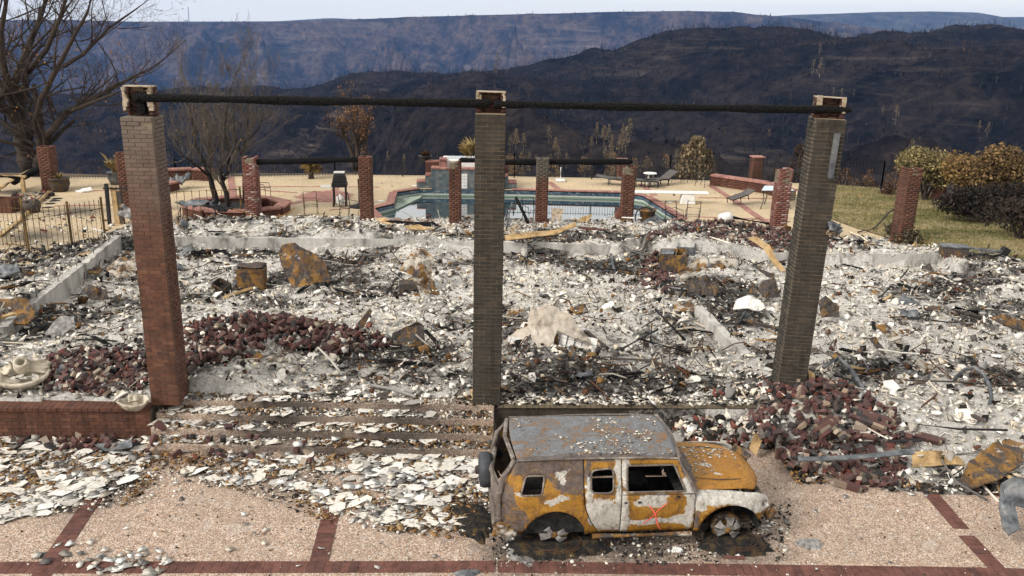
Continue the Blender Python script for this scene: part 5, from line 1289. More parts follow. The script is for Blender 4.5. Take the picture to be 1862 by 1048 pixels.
stub(648, 628, -.2, 8, .75, 'stub of olive brickwork standing in the brick heap')
stub(385, 610, -.2, 7, .5, 'blackened stub of brickwork on the far side of the heap')

# ash that settled on the wreck
g = np.random.default_rng(77)
def car_ash(n, xr, yr, zfun, parent, smax):
    x, y = g.uniform(*xr, n), g.uniform(*yr, n); k = fbm(x * 2.2, y * 2.2, 3, 190) > .47; x, y = x[k], y[k]; m_ = len(x); s_ = .006 * (smax / .006) ** (g.random(m_) ** 2)
    c = pick(ASHC, m_, g) * .9; q = g.random(m_) < .3; c[q] = pick(GRYC, q.sum(), g); pieces('settled_ash', np.stack([x, y, zfun(x, y)], 1), s_, c, g, 'flake', .12, parent, None, (.5, 1), (.6, 1.15), .4)
roof_o = [o_ for o_ in car.children if o_.name.startswith('roof') and 'rail' not in o_.name][0]
def on_mesh(o_, off):
    co = np.zeros(len(o_.data.vertices) * 3, np.float32); o_.data.vertices.foreach_get('co', co); co = co.reshape(-1, 3)
    return lambda x, y: np.array([co[np.argmin((co[:, 0] - a) ** 2 + (co[:, 1] - b) ** 2), 2] for a, b in zip(x, y)]) + off
car_ash(1500, (-.55, 1.8), (-.68, .68), on_mesh(roof_o, .012), roof_o, .05)
car_ash(500, (2.25, 3.1), (-.55, .55), on_mesh(hood, .012), hood, .045)
# ================================================================== WRECKED HOUSEHOLD THINGS IN THE ASH
def facets(name, label, cat, verts, faces, mat, y0=None, th=.012, base=None, zb=-.3, group=None, sub=0, dent=0.000):
    """bent sheet metal or board: corners given as (photo x, photo y, depth offset from the foot)"""
    if y0 is None: y0 = P(base[0], base[1], zb)[1]
    V = [PY(a, b, y0 + d) for a, b, d in verts]; c = V[0]
    o = MB().add([(x - c[0], y - c[1], z - c[2]) for x, y, z in V], faces).build(name, mat, None, c)
    if sub:
        bm = bmesh.new(); bm.from_mesh(o.data); bmesh.ops.triangulate(bm, faces=bm.faces[:])
        bmesh.ops.subdivide_edges(bm, edges=bm.edges[:], cuts=sub + 2, use_grid_fill=True); sd = random.random() * 50; bm.normal_update()
        for v in bm.verts:                       # creases and dents that run on across the sheet
            q = v.co; k1 = float(fbm(q.x * 3.2 + sd, q.z * 3.2 + q.y, 2, 7, True)) - .6; k2 = float(vnoise(q.x * 9 + sd, q.z * 9 + q.y * 4)) - .5
            v.co += v.normal * (k1 * .22 + k2 * .05) * (.5 + dent * 12) + Vector((k2, 0, k1)) * .03
        bm.to_mesh(o.data); bm.free()
    s_ = o.modifiers.new('sheet', 'SOLIDIFY'); s_.thickness = th; s_.offset = 0
    return tag(o, label, cat, group)
def carton(name, px, py, zb, d, rot, mat, label, cat, zoff=0, lid=None):
    p = P(px, py, zb); o = empty(name, (p[0], p[1], zb), 0, label, cat); o.rotation_euler = rot
    return o
Q4 = [(0, 1, 2, 3)]
# tall rust-yellow folded panel
facets('rusted_sheet', 'tall folded rust-yellow sheet panel standing in the ash before the foundation wall', 'sheet metal',
       [(505, 462, .25), (512, 446, .35), (536, 441, .45), (550, 470, .1), (566, 517, -.25), (530, 524, -.3), (516, 490, .0),
        (553, 452, .5), (575, 462, .45), (592, 478, .3), (601, 512, .0), (572, 514, -.15)],
       [(0, 1, 2, 3, 6), (6, 3, 4, 5), (2, 7, 8, 3), (3, 8, 9, 10, 11), (3, 11, 4)], MT['rust'], base=(560, 522), th=.03, sub=2, dent=0.019)
p = P(545, 515, PIT); tag(MB().box((0, 0, .35), (.9, .5, .7), (0, .1, 0), .7).build('appliance_core', MT['rust_dark'], None, (p[0], p[1] + .5, PIT)), 'dark rusted carcass behind the tall rust-yellow panel', 'appliance')
# square rust-yellow box
def rbox(name, px, py, zb, d, rz, mat, label, cat, extra=None, tilt=(0, 0), inside_mat=None):
    p = P(px, py, zb); o = empty(name, (p[0], p[1] + d[1] / 2, zb), rz, label, cat); o.rotation_euler = (tilt[0], tilt[1], rz)
    w, dd, h = d; t_ = .02
    for (c, s_) in (((0, -dd / 2, h / 2), (w, t_, h)), ((0, dd / 2, h / 2), (w, t_, h * .96)), ((-w / 2, 0, h / 2), (t_, dd - .04, h * .98)), ((w / 2, 0, h / 2), (t_, dd - .04, h * .97))):
        MB().box(c, s_, (random.uniform(-.04, .04), random.uniform(-.04, .04), 0)).build('side_panel', mat, o, bevel=.006)
    MB().box((0, 0, h * .25), (w - .06, dd - .06, h * .3)).build('burnt_inside', inside_mat or MT['dark'], o)
    if extra: extra(o, w, dd, h)
    return o
def ex1(o, w, d, h):
    MB().box((0, -d / 2 - .015, h * .86), (w * .96, .02, .03)).build('panel_fold', MT['rust'], o)
    crumple('bent_lid', (0, 0, h + .02), (w, d, .1), MT['rust_dark'], o, 8, .5, 3)
rbox('rusted_cabinet', 455, 530, PIT, (.70, .5, .62), .1, MT['rust'], 'square rust-yellow metal cabinet beside the tall folded panel', 'cabinet', ex1)
o = rbox('rusted_grille', 402, 533, PIT, (.42, .3, .3), -.5, MT['rust_dark'], 'small rusted slatted vent box lying before the cabinet', 'vent', None, (.4, .3))
for k in range(7): MB().box((-.17 + .055 * k, -.17, .15), (.02, .02, .26)).build('slat', MT['rust'], o)
facets('crumpled_tank', 'crumpled rust-yellow tank torn open, in front of the pale foundation wall', 'tank',
       [(725, 492, -.2), (740, 470, .1), (752, 452, .3), (775, 453, .35), (789, 470, .2), (785, 500, -.1), (795, 530, -.3), (765, 535, -.4), (748, 500, -.3), (762, 478, -.1)],
       [(0, 1, 9, 8), (1, 2, 3, 9), (9, 3, 4, 5), (9, 5, 7, 8), (5, 6, 7)], MT['rust_pale'], base=(760, 525), th=.02, sub=2, dent=0.039)
def ex2(o, w, d, h):
    MB().box((0, 0, h), (w, d, .02)).build('top_plate', MT['rust_dark'], o)
    for s in (-.12, .12): MB().lathe([(.045, 0), (.045, .02)], (s, -d / 2 - .012, h * .5), 12, rot=(R(90), 0, 0)).build('knob_hole', MT['dark'], o)
rbox('rusted_oven', 744, 540, PIT, (.56, .45, .34), .15, MT['rust_dark'], 'dark rusted oven box with two knob holes before the torn tank', 'oven', ex2)
rbox('concrete_block_box', 786, 545, PIT, (.42, .26, .2), .05, MT['rust_pale'], 'pale flat metal box lying beside the dark oven', 'box')
facets('range_hood', 'dark dented range panel with a rust-orange lower edge beside the brick heap', 'sheet metal',
       [(713, 606, .0), (738, 595, .15), (757, 585, .2), (770, 592, .2), (772, 622, -.1), (762, 630, -.3), (718, 634, -.3), (712, 628, -.2)],
       [(0, 1, 6, 7), (1, 2, 3, 4), (1, 4, 5, 6)], MT['rust_dark'], base=(745, 634), th=.03, zb=-.25, sub=2, dent=0.022)
facets('range_edge', 'rust-orange strip along the foot of the dented range panel', 'sheet metal', [(716, 625, -.32), (764, 622, -.34), (766, 633, -.36), (720, 640, -.36)], Q4, MT['rust'], base=(745, 636), zb=-.25, th=.03)
facets('charred_plank', 'charred plank leaning from the dented range panel', 'plank', [(770, 602, 0), (777, 600, 0), (806, 630, -.4), (799, 634, -.4)], Q4, MT['char'], base=(790, 634), zb=-.25, th=.05)
facets('charred_plank', 'reddish charred plank sticking up behind the olive brick stub', 'plank', [(650, 588, .1), (672, 562, .3), (677, 566, .3), (660, 598, .1)], Q4, MT['rust_dark'], base=(655, 600), th=.05)
p = P(762, 648, -.1); tag(MB().lathe([(.10, 0), (.11, .2), (.09, .21), (.085, .02)], (0, 0, 0), 14, rot=(0, R(80), .4)).build('rusted_can', MT['rust'], None, (p[0], p[1], 0)), 'small rusted can lying before the dented range panel', 'can')
# collapsed beige plaster vault
facets('plaster_shell', 'big beige sheet of collapsed plaster draped over debris right of the middle pillar', 'plaster',
       [(958, 590, .3), (970, 560, .8), (1005, 557, .9), (1035, 575, .7), (1056, 600, .3), (1076, 626, -.2), (1050, 612, -.3), (1012, 598, .0), (975, 592, .1), (985, 615, -.3), (1005, 640, -.6), (985, 645, -.7), (968, 612, -.3)],
       [(0, 1, 2, 8), (2, 3, 7, 8), (3, 4, 6, 7), (4, 5, 6), (0, 8, 12), (8, 9, 11, 12), (8, 7, 10, 9), (9, 10, 11)], MT['plaster'], base=(1000, 640), zb=-.25, th=.03, sub=2, dent=0.028)
facets('plaster_sheet', 'folded beige plaster sheet beside the middle pillar', 'plaster',
       [(915, 622, .0), (940, 600, .4), (962, 590, .4), (968, 600, .2), (945, 630, -.2), (915, 640, -.3)], [(0, 1, 4, 5), (1, 2, 3, 4)], MT['plaster'], base=(940, 640), zb=-.2, th=.025, sub=2, dent=0.028)
o = tag(empty('tile_panel', PY(950, 630, P(950, 642, -.2)[1])), 'white square-tiled panel at the foot of the folded plaster', 'tiles'); o.rotation_euler = (.75, .1, .25)
for i in range(4):
    for j in range(3): link('tile', brick_mesh(.14, .02, .14, MT['white_paint']), o, ((i - 1.5) * .15, (j - 1) * .15, random.uniform(0, .01)))
o = tag(empty('tile_panel', PY(1050, 628, P(1050, 640, -.2)[1])), 'curved white tiled panel under the collapsed plaster', 'tiles'); o.rotation_euler = (.95, .1, -.25)
for i in range(5):
    for j in range(3): link('tile', brick_mesh(.15, .02, .15, MT['white_paint']), o, ((i - 2) * .16, (j - 1) * .16 , .05 * math.cos(i)), (0, .1 * (i - 2), 0))
facets('rust_bracket', 'small rust-yellow plate standing under the plaster', 'plate', [(1006, 606, 0), (1014, 606, 0), (1016, 632, -.1), (1007, 634, -.1)], Q4, MT['rust'], base=(1010, 636), zb=-.2, th=.02)
# wreckage at right: stove, tank, ducts
def ex3(o, w, d, h):
    MB().box((-.15, 0, h + .005), (w * .5, d * .7, .02), (0, .05, 0)).build('hob_plate', MT['steel'], o)
    for s in (-.25, .1): MB().box((s, -.02, h - .01), (.03, d, .03)).build('hob_rail', MT['rust'], o)
rbox('rusted_stove', 1228, 492, PIT + .2, (.75, .6, .5), -.25, MT['rust'], 'rust-yellow stove with a white hob plate on the wreck pile', 'stove', ex3, (.12, -.1))
rbox('drawer_box', 1252, 465, .0, (.5, .45, .3), -.35, MT['steel'], 'open grey metal drawer box behind the stove', 'drawer', None, (.15, -.1))
facets('rusted_plate', 'mottled brown metal plate leaning by the water tank', 'sheet metal', [(1232, 494, 0), (1270, 472, .15), (1276, 492, .1), (1240, 512, -.1)], Q4, MT['rust_pale'], base=(1250, 515), th=.02, sub=2, dent=0.017)
p = P(1306, 505, PIT); t_ = empty('water_tank', (p[0], p[1] + .2, PIT + .28), -.08, 'ashy steel water tank lying on its side in the wreck pile', 'tank')
MB().lathe([(.05, -.62), (.19, -.60), (.245, -.54), (.25, 0), (.24, .5), (.20, .58), (.06, .6)], (0, 0, 0), 22, rot=(0, R(86), 0)).build('tank_body', MT['rust_pale'], t_, smooth=True)
MB().lathe([(.255, -.02), (.26, 0), (.255, .02)], (-.28, 0, -.02), 22, rot=(0, R(86), 0)).build('tank_band', MT['steel'], t_)
MB().tube([(.55, 0, .05), (.66, -.02, .1), (.68, -.05, .25)], .025, 7).build('pipe_stub', MT['rust_dark'], t_)
def duct(label, pts, r, mat, zb, name='duct_pipe', n=10, cat='pipe'):
    V = [Vector(P(a, b, zb)) + Vector((0, 0, h)) for a, b, h in pts]; c = V[0]
    return tag(MB().tube([v - c for v in V], r, n).build(name, mat, None, c, smooth=True), label, cat)
duct('long reddish-brown duct lying across the water tank', [(1270, 490, .35), (1310, 494, .32), (1360, 500, .22), (1404, 512, .12)], .10, MT['rust_dark'], PIT)
duct('grey steel flue pipe leaning by the chipped post', [(1158, 418, .08), (1175, 412, .14), (1190, 408, .22)], .11, MT['steel'], 0)
duct('brown clay pipe lying beside the yellow bucket', [(1206, 408, .1), (1240, 407, .1)], .10, MT['rust_dark'], 0)
facets('crumpled_sheet', 'brown crumpled sheet hood standing before the leaning pillar', 'sheet metal', [(1378, 528, .0), (1386, 513, .2), (1408, 504, .3), (1421, 540, .0), (1392, 542, -.2), (1400, 522, .0)], [(0, 1, 5, 4), (1, 2, 5), (2, 3, 4, 5)], MT['rust_dark'], base=(1400, 548), th=.02, sub=2, dent=0.022)
facets('crumpled_sheet', 'dark crumpled metal mass in front of the water tank', 'sheet metal', [(1243, 515, .1), (1262, 505, .2), (1285, 502, .2), (1310, 520, .1), (1302, 538, -.2), (1270, 535, -.2), (1250, 528, -.1)], [(0, 1, 5, 6), (1, 2, 4, 5), (2, 3, 4)], MT['rust_dark'], base=(1275, 540), th=.02, sub=3, dent=0.055)
facets('ash_sheet', 'white ash-coated sheet hump beyond the broken stem wall', 'sheet', [(1333, 562, -.1), (1340, 545, .2), (1362, 537, .35), (1385, 545, .2), (1393, 560, .0), (1375, 566, -.2)], [(0, 1, 2, 3), (0, 3, 4, 5)], MT['slab'], base=(1360, 568), th=.02, sub=3, dent=0.039)
facets('metal_tray', 'dented grey metal trough on the left of the broken stem wall', 'tray', [(1220, 548, .2), (1262, 545, .25), (1264, 565, -.1), (1225, 568, -.1)], Q4, MT['rust_pale'], base=(1245, 570), th=.03, sub=2, dent=0.028)
facets('torn_paper_strip', 'long curled tan strip hanging over the whitish foundation wall', 'strip', [(1358, 432, .2), (1375, 430, .25), (1400, 446, .1), (1412, 470, -.1), (1430, 492, -.5), (1420, 494, -.5), (1400, 472, -.15), (1388, 452, .1)], [(0, 1, 2, 7), (7, 2, 3, 6), (6, 3, 4, 5)], MT['wood'], base=(1420, 496), th=.012, sub=2, dent=0.017)
facets('brown_sheet', 'dark brown metal scrap at the right foot of the leaning pillar in the ash', 'scrap', [(1487, 548, .1), (1500, 540, .2), (1528, 558, .0), (1525, 575, -.1), (1495, 578, -.15)], [(0, 1, 2), (0, 2, 3, 4)], MT['rust_dark'], base=(1505, 580), th=.02, sub=2, dent=0.039)
# left-hand wrecks
facets('rusted_freezer', 'dark rust-edged appliance hulk lying over the foundation wall', 'appliance', [(-30, 545, .2), (48, 542, .3), (62, 562, .1), (64, 580, -.1), (45, 590, -.35), (-30, 592, -.4), (-30, 568, 0), (40, 566, .0)], [(0, 1, 7, 6), (1, 2, 7), (6, 7, 4, 5), (7, 2, 3, 4)], MT['rust'], base=(20, 595), zb=-.2, th=.05, sub=2, dent=0.028)
facets('freezer_lid', 'sooty grey lid on the rust-edged appliance hulk', 'lid', [(-30, 548, .12), (40, 545, .2), (52, 562, .0), (45, 574, -.1), (-30, 578, -.15)], [(0, 1, 2, 3, 4)], MT['steel'], base=(20, 590), zb=-.2, th=.03, sub=2, dent=0.017)
facets('metal_sheet', 'pale grey metal panel lying tilted below the left foundation wall', 'sheet metal', [(68, 622, -.2), (108, 575, .4), (135, 575, .5), (136, 592, .2), (100, 622, -.2)], [(0, 1, 3, 4), (1, 2, 3)], MT['alloy'], base=(100, 626), th=.02, zb=-.2, sub=1, dent=0.017)
facets('bent_cabinet', 'bent tan and grey metal cabinet by the corner of the foundation', 'cabinet', [(192, 490, .0), (216, 467, .3), (245, 474, .3), (248, 500, .0), (215, 506, -.25), (226, 474, .2)], [(0, 1, 5, 4), (5, 2, 3, 4), (1, 2, 5)], MT['rust_pale'], base=(220, 507), th=.02, sub=2, dent=0.011)
facets('rust_scrap', 'rust-yellow scrap at the inner foot of the left foundation wall', 'scrap', [(160, 492, 0), (170, 484, .1), (186, 488, .1), (180, 500, -.1), (164, 500, -.1)], [(0, 1, 2, 3, 4)], MT['rust'], base=(170, 502), th=.04, sub=2, dent=0.028)
facets('rust_scrap', 'small rust-orange lump at the lower end of the left foundation wall', 'scrap', [(70, 558, 0), (82, 550, .1), (92, 555, .1), (88, 566, -.1), (74, 567, -.1)], [(0, 1, 2, 3, 4)], MT['rust'], base=(80, 568), th=.04, sub=2, dent=0.028)
facets('brown_canister', 'brown crushed canister in the ash left of the tall red pillar', 'scrap', [(150, 528, 0), (162, 517, .1), (195, 530, .1), (200, 545, -.1), (165, 545, -.1)], [(0, 1, 2, 3, 4)], MT['rust_dark'], base=(170, 548), th=.06, sub=2, dent=0.044)
facets('brown_bracket', 'dark brown angle scrap above the brick scatter', 'scrap', [(142, 650, 0), (150, 630, .1), (162, 628, .1), (175, 645, -.1), (170, 652, -.1)], [(0, 1, 2, 3, 4)], MT['rust_dark'], base=(155, 655), zb=-.1, th=.04, sub=1, dent=0.028)
facets('blue_tarp', 'dark slate-blue sheet bundle beside the rusty gate', 'sheet', [(-20, 500, 0), (0, 484, .2), (30, 480, .2), (34, 492, 0), (10, 504, -.2), (-20, 510, -.2)], [(0, 1, 4, 5), (1, 2, 3, 4)], MT['steel'], base=(10, 506), zb=0, th=.04, sub=2, dent=0.033)
# garden urn group at far left
p = P(35, 715, 0); u_ = empty('garden_urn', (p[0], p[1] + .2, 0), 0, 'cream weathered garden urn with wide rim filled with rubble', 'urn')
MB().lathe([(.14, 0), (.22, .05), (.27, .13), (.30, .16), (.42, .22), (.45, .28), (.42, .32), (.36, .24), (.1, .18)], (0, 0, .02), 28, rot=(.12, .05, 0)).build('bowl', MT['urn'], u_, smooth=True)
MB().lathe([(.12, 0), (.15, .05), (.13, .22), (.10, .24), (.07, .22), (.06, .02)], (-.05, .1, .36), 18, rot=(.6, .3, 0)).build('broken_neck', MT['urn'], u_, smooth=True)
crumple('rim_shard', (.22, .12, .40), (.38, .22, .14), MT['urn'], u_, 7, .3, 51, (.9, .2, .3), .04)
crumple('rim_shard', (-.28, .0, .36), (.25, .2, .14), MT['urn'], u_, 7, .3, 53, (.7, -.2, -.5), .04)
for k in range(8): link('wallboard', slab_me[k], u_, (random.uniform(-.28, .28), random.uniform(-.2, .2), .27), (random.uniform(-.4, .4), random.uniform(-.4, .4), k), (.12, .12, .10))
p = P(5, 718, 0); u2 = empty('garden_urn', (p[0] - .15, p[1], 0), 0, 'small broken cream pot beside the wide urn', 'urn')
MB().lathe([(.12, 0), (.22, .1), (.24, .2), (.19, .22), (.15, .1)], (0, 0, 0), 20, rot=(.2, -.3, 0)).build('bowl', MT['urn'], u2, smooth=True)
p = P(242, 748, 0); u3 = empty('clay_bowl', (p[0], p[1] + .05, .03), 0, 'broken scalloped cream bowl on the end of the brick wall', 'bowl')
u, v = np.meshgrid(np.linspace(0, 1, 8), np.linspace(0, 2 * np.pi, 41)); rr = .08 + .17 * u; sc = 1 + .06 * u * np.sin(v * 9)
o = link('bowl', grid_mesh('bowl', rr * np.cos(v) * sc, rr * np.sin(v) * sc * .85, .16 * u ** 2 + .02 * u * np.sin(v * 2), MT['urn']), u3); o.modifiers.new('wall', 'SOLIDIFY').thickness = .02
crumple('shard', (-.03, .1, .15), (.18, .14, .1), MT['urn'], u3, 7, .3, 57, (1.1, .1, .2), .03)
# right-hand edge: yellow panel, folded metal, strap, poles
facets('rusted_sheet', 'large rust-yellow sheet panel propped at the edge of the drive', 'sheet metal', [(1748, 868, .1), (1762, 842, .5), (1815, 803, 1.0), (1830, 800, 1.1), (1862, 810, .9), (1858, 845, .4), (1800, 880, -.1), (1752, 892, -.2)], [(0, 1, 2, 6, 7), (2, 3, 4, 5, 6)], MT['rust'], base=(1775, 892), zb=DZ, th=.03, sub=2, dent=0.017)
facets('torn_flange', 'ash-white torn flange on the rust-yellow panel', 'sheet metal', [(1815, 800, 1.02), (1832, 797, 1.1), (1850, 818, .9), (1828, 824, .8)], Q4, MT['ash_white'], base=(1775, 892), zb=DZ, th=.02, sub=1, dent=0.011)
facets('folded_metal', 'folded grey metal strip curled on the drive by the rust-yellow panel', 'sheet metal', [(1822, 880, .3), (1840, 868, .4), (1890, 880, .4), (1890, 930, .1), (1848, 920, .1), (1852, 965, -.2), (1830, 975, -.35), (1820, 935, .0), (1836, 890, .25)], [(0, 1, 8), (1, 2, 3, 4, 8), (8, 4, 5, 6, 7), (0, 8, 7)], MT['steel'], base=(1835, 978), zb=DZ, th=.03, sub=2, dent=0.017)
facets('steel_strip', 'long grey-blue steel strip lying on the purple-red brick heap', 'strip', [(1450, 832, .0), (1660, 820, .1), (1663, 828, .0), (1452, 840, -.1)], Q4, MT['steel'], base=(1540, 850), zb=-.35, th=.02, sub=2, dent=0.008)
facets('steel_strip', 'grey flashing strip lying below the steps among roof fragments', 'strip', [(270, 810, .0), (500, 806, .12), (505, 812, -.05), (340, 819, -.12)], Q4, MT['steel'], base=(400, 816), zb=DZ + .03, th=.012, sub=2, dent=0.017)
facets('steel_strip', 'dull grey flashing piece before the brick retaining wall', 'strip', [(170, 808, .0), (240, 800, .12), (240, 812, -.05), (190, 820, -.12)], Q4, MT['steel'], base=(210, 818), zb=DZ + .03, th=.012, sub=2, dent=0.017)
facets('scorched_board', 'scorched yellow boards in a gap before the rust-yellow panel', 'board', [(1660, 822, .1), (1755, 818, .2), (1755, 845, -.1), (1660, 850, -.1)], Q4, MT['wood'], base=(1700, 850), zb=DZ + .1, th=.02, sub=2, dent=0.022)
duct('rusted angle bar beside the scorched yellow boards', [(1665, 852, .06), (1760, 850, .08)], .035, MT['rust_dark'], DZ, 'angle_bar', 5, 'bar')
duct('thin rusted bar behind the scorched boards', [(1680, 828, .08), (1755, 822, .1)], .03, MT['rust'], DZ + .1, 'angle_bar', 5, 'bar')
facets('wood_stake', 'scorched upright plank stuck beside the leaning pillar foot', 'plank', [(1468, 672, .1), (1480, 680, .1), (1484, 732, -.1), (1474, 734, -.1)], Q4, MT['wood'], base=(1478, 736), zb=0, th=.06)
facets('black_board', 'black charred board standing at the leaning pillar foot', 'board', [(1462, 690, .1), (1472, 672, .2), (1476, 730, -.05), (1464, 728, .0)], Q4, MT['char'], base=(1470, 734), zb=0, th=.05)
facets('tan_offcut', 'tan scrap board standing in front of the brick heap by the suv', 'board', [(1362, 815, 0), (1372, 788, .1), (1390, 790, .1), (1374, 830, -.1)], Q4, MT['wood'], base=(1370, 832), zb=DZ, th=.03)
p = P(1790, 757, -.2); t_ = empty('bent_pipe', (p[0], p[1], -.12), 0, 'grey pipe bent into a tall hoop over the ash', 'pipe')
V = [Vector(PY(a, b, p[1] + d)) - Vector((p[0], p[1], -.12)) for a, b, d in ((1732, 698, .9), (1740, 685, .8), (1755, 672, .6), (1772, 668, .4), (1788, 680, .2), (1799, 700, .1), (1803, 722, .0), (1798, 740, 0), (1790, 757, 0))]
MB().tube(V, .035, 8).build('pipe', MT['steel'], t_, smooth=True); crumple('foot_plate', (0, 0, .03), (.28, .22, .08), MT['iron'], t_, 7, .5, 61)
def rod(label, pts, r, mat, zb=-.2, name='bent_rod'):
    return duct(label, pts, r, mat, zb, name, 6, 'rod')
rod('curved grey flexible conduit right of the leaning pillar', [(1495, 690, .25), (1520, 680, .35), (1545, 700, .3), (1575, 740, .2), (1595, 765, .1)], .045, MT['steel'], 0, 'conduit')
rod('second curved conduit above the purple-red heap', [(1515, 700, .2), (1550, 715, .25), (1580, 745, .2), (1598, 775, .1)], .035, MT['iron'], 0, 'conduit')
rod('long thin rusted rod lying across the white ash', [(1550, 687, .15), (1640, 702, .12), (1740, 705, .12), (1862, 712, .1)], .018, MT['rust_dark'], 0)
rod('straight rod over the ash by the yellow panel', [(1640, 780, .12), (1740, 790, .1), (1830, 792, .1)], .02, MT['iron'], -.1)
rod('slender upright rod stuck in the ash left of the torn tank', [(615, 520, .0), (622, 512, .3), (634, 500, .75)], .02, MT['rust_dark'], PIT)
rod('long slanting rod before the torn tank', [(628, 483, .3), (655, 505, .2), (675, 530, .05)], .022, MT['wire'], PIT)
rod('thin rod leaning over the ash at the torn tank', [(712, 480, .4), (735, 500, .2)], .018, MT['rust'], PIT)
rod('black pole crossing the sooty patch right of the plaster', [(1128, 640, .05), (1195, 618, .25)], .03, MT['iron'], -.2)
rod('second black pole over the sooty patch', [(1190, 588, .35), (1245, 622, .05)], .035, MT['iron'], -.2)
rod('long black pole lying on the sooty patch', [(1160, 625, .12), (1255, 650, .1)], .03, MT['iron'], -.2)
rod('short upright stake in the sooty patch', [(1183, 622, .0), (1183, 620, .42)], .025, MT['rust_dark'], -.2)
rod('bent wire loop at the foot of the plaster', [(1020, 650, .02), (1030, 640, .1), (1048, 632, .2), (1046, 645, .05)], .016, MT['wire'], -.2)
rod('looped black cable above the plaster', [(1005, 560, .05), (1018, 552, .15), (1035, 555, .12), (1040, 562, .02)], .02, MT['wire'], -.3)
rod('reddish bent wire left of the plaster', [(918, 545, .1), (940, 540, .15), (965, 548, .1)], .018, MT['rust'], -.3)
rod('charred rafter lying below the pale foundation wall', [(918, 455, .25), (940, 475, .1)], .06, MT['char'], PIT)
rod('charred timber lying against the pale foundation wall', [(960, 470, .15), (1010, 468, .15)], .06, MT['char'], PIT)
rod('grey flat bar lying in the ash under the foundation wall', [(1065, 478, .15), (1105, 498, .05)], .06, MT['steel'], PIT)
rod('grey board end sticking up in the ash', [(1110, 480, .25), (1118, 500, .05)], .06, MT['steel'], PIT)
rod('charred pole lying beside the jagged post', [(1325, 402, .15), (1405, 415, .12)], .07, MT['char'], 0)
rod('charred log on the back foundation by the lawn', [(1500, 440, .1), (1570, 447, .1)], .09, MT['char'], 0)
rod('black plank lying in the white ash by the lawn', [(1774, 513, .1), (1802, 540, .06)], .09, MT['char'], -.3)
rod('black plank scrap by the low foundation stub', [(1735, 565, .08), (1778, 572, .06)], .05, MT['char'], -.2)
rod('blue-grey bar slanting over the brick spread', [(1225, 412, .12), (1290, 440, .1)], .035, MT['steel'], .1)
rod('yellow gas pipe lying in the ash beyond the cabinet', [(335, 475, .1), (388, 472, .12)], .04, MT['rust'], PIT)
rod('thin pipe leaning on the stained foundation wall', [(318, 455, .0), (336, 420, .55)], .015, MT['iron'], PIT)
facets('rusted_beam_scrap', 'rust-orange buckled scrap near the right edge of the ash', 'scrap', [(1800, 575, .1), (1830, 572, .2), (1862, 590, .1), (1862, 602, -.1), (1825, 588, -.1)], [(0, 1, 4), (1, 2, 3, 4)], MT['rust'], base=(1835, 600), zb=-.2, th=.04, sub=2, dent=0.028)
facets('brown_duct_scrap', 'brown bent duct piece in the white ash right of the leaning pillar', 'scrap', [(1592, 592, .1), (1612, 590, .1), (1640, 615, -.1), (1620, 622, -.1)], Q4, MT['rust_pale'], base=(1620, 622), zb=-.25, th=.06, sub=2, dent=0.028)
facets('purple_flashing', 'curved dull purple flashing strip in the white ash', 'scrap', [(1580, 615, .1), (1592, 612, .1), (1612, 640, -.1), (1600, 642, -.1)], Q4, MT['rust_dark'], base=(1605, 645), zb=-.2, th=.02, sub=2, dent=0.017)
bonded(1680, 652, -.2, 1, 2, (.3, .1, .3), 'single dark red brick block in the white ash', zoff=.15)
p = P(1738, 470, .0); t_ = empty('mail_box', (p[0], p[1] + .2, .03), -.25, 'brown metal box with a long bar at the lawn edge', 'box')
MB().box((0, 0, .15), (.75, .45, .3)).build('box_body', MT['rust_dark'], t_, bevel=.02); MB().box((0, 0, .31), (.8, .5, .03)).build('box_top', MT['steel'], t_)
MB().box((.9, .1, .24), (1.1, .12, .05), (0, .05, .1)).build('bar', MT['steel'], t_); MB().box((1.45, .2, .18), (.2, .2, .3), (0, .5, .3)).build('bar_end', MT['iron'], t_)
# boards and strips along the back foundation
for k, (lab, vs) in enumerate((('long curled tan strip along the pale foundation top', [(918, 428, 0), (1010, 418, .2), (1046, 405, .5), (1048, 412, .4), (1012, 426, .1), (920, 438, -.1)]),
                ('pointed tan board tip before the pool', [(1048, 402, .1), (1062, 394, .3), (1077, 392, .4), (1068, 404, .1)]),
                ('salmon-red board lying before the pool', [(1052, 412, .1), (1085, 414, .2), (1110, 418, .1), (1060, 418, -.1)]),
                ('tan plank lying by the plain post', [(680, 398, .2), (700, 396, .2), (718, 408, -.1), (700, 408, -.1)]),
                ('charred board lying before the pool corner', [(700, 402, .1), (790, 404, .2), (800, 410, 0), (730, 410, -.1)]),
                ('tan sheet scrap by the spur-topped post', [(738, 410, .1), (760, 408, .2), (790, 418, 0), (742, 416, -.1)]))):
    n_ = len(vs); fc = [(0, 1, 4, 5), (1, 2, 3, 4)] if n_ == 6 else Q4
    facets('board', lab, 'board', vs, fc, MT['char'] if 'charred' in lab else (MT['brick_plain'] if 'salmon' in lab else MT['wood']), base=(vs[-1][0], vs[-1][1] + 2), zb=.1, th=.03, sub=2, dent=0.017)
facets('pink_frame', 'scorched pinkish chair frame leaning before the pool', 'frame', [(1004, 378, .2), (1026, 381, .2), (1018, 405, 0), (1012, 395, .1), (1002, 408, 0)], [(0, 1, 3), (1, 2, 3), (0, 3, 4)], MT['mortar_pale'], base=(1012, 409), zb=.1, th=.04)
rod('charred plank leaning beside the olive-headed post', [(938, 385, .5), (960, 410, .1)], .06, MT['char'], .1)
rod('tangle of grey wire behind the middle pillar', [(915, 420, .1), (922, 400, .4), (928, 415, .2), (920, 425, .1), (930, 395, .5)], .02, MT['steel'], .1)
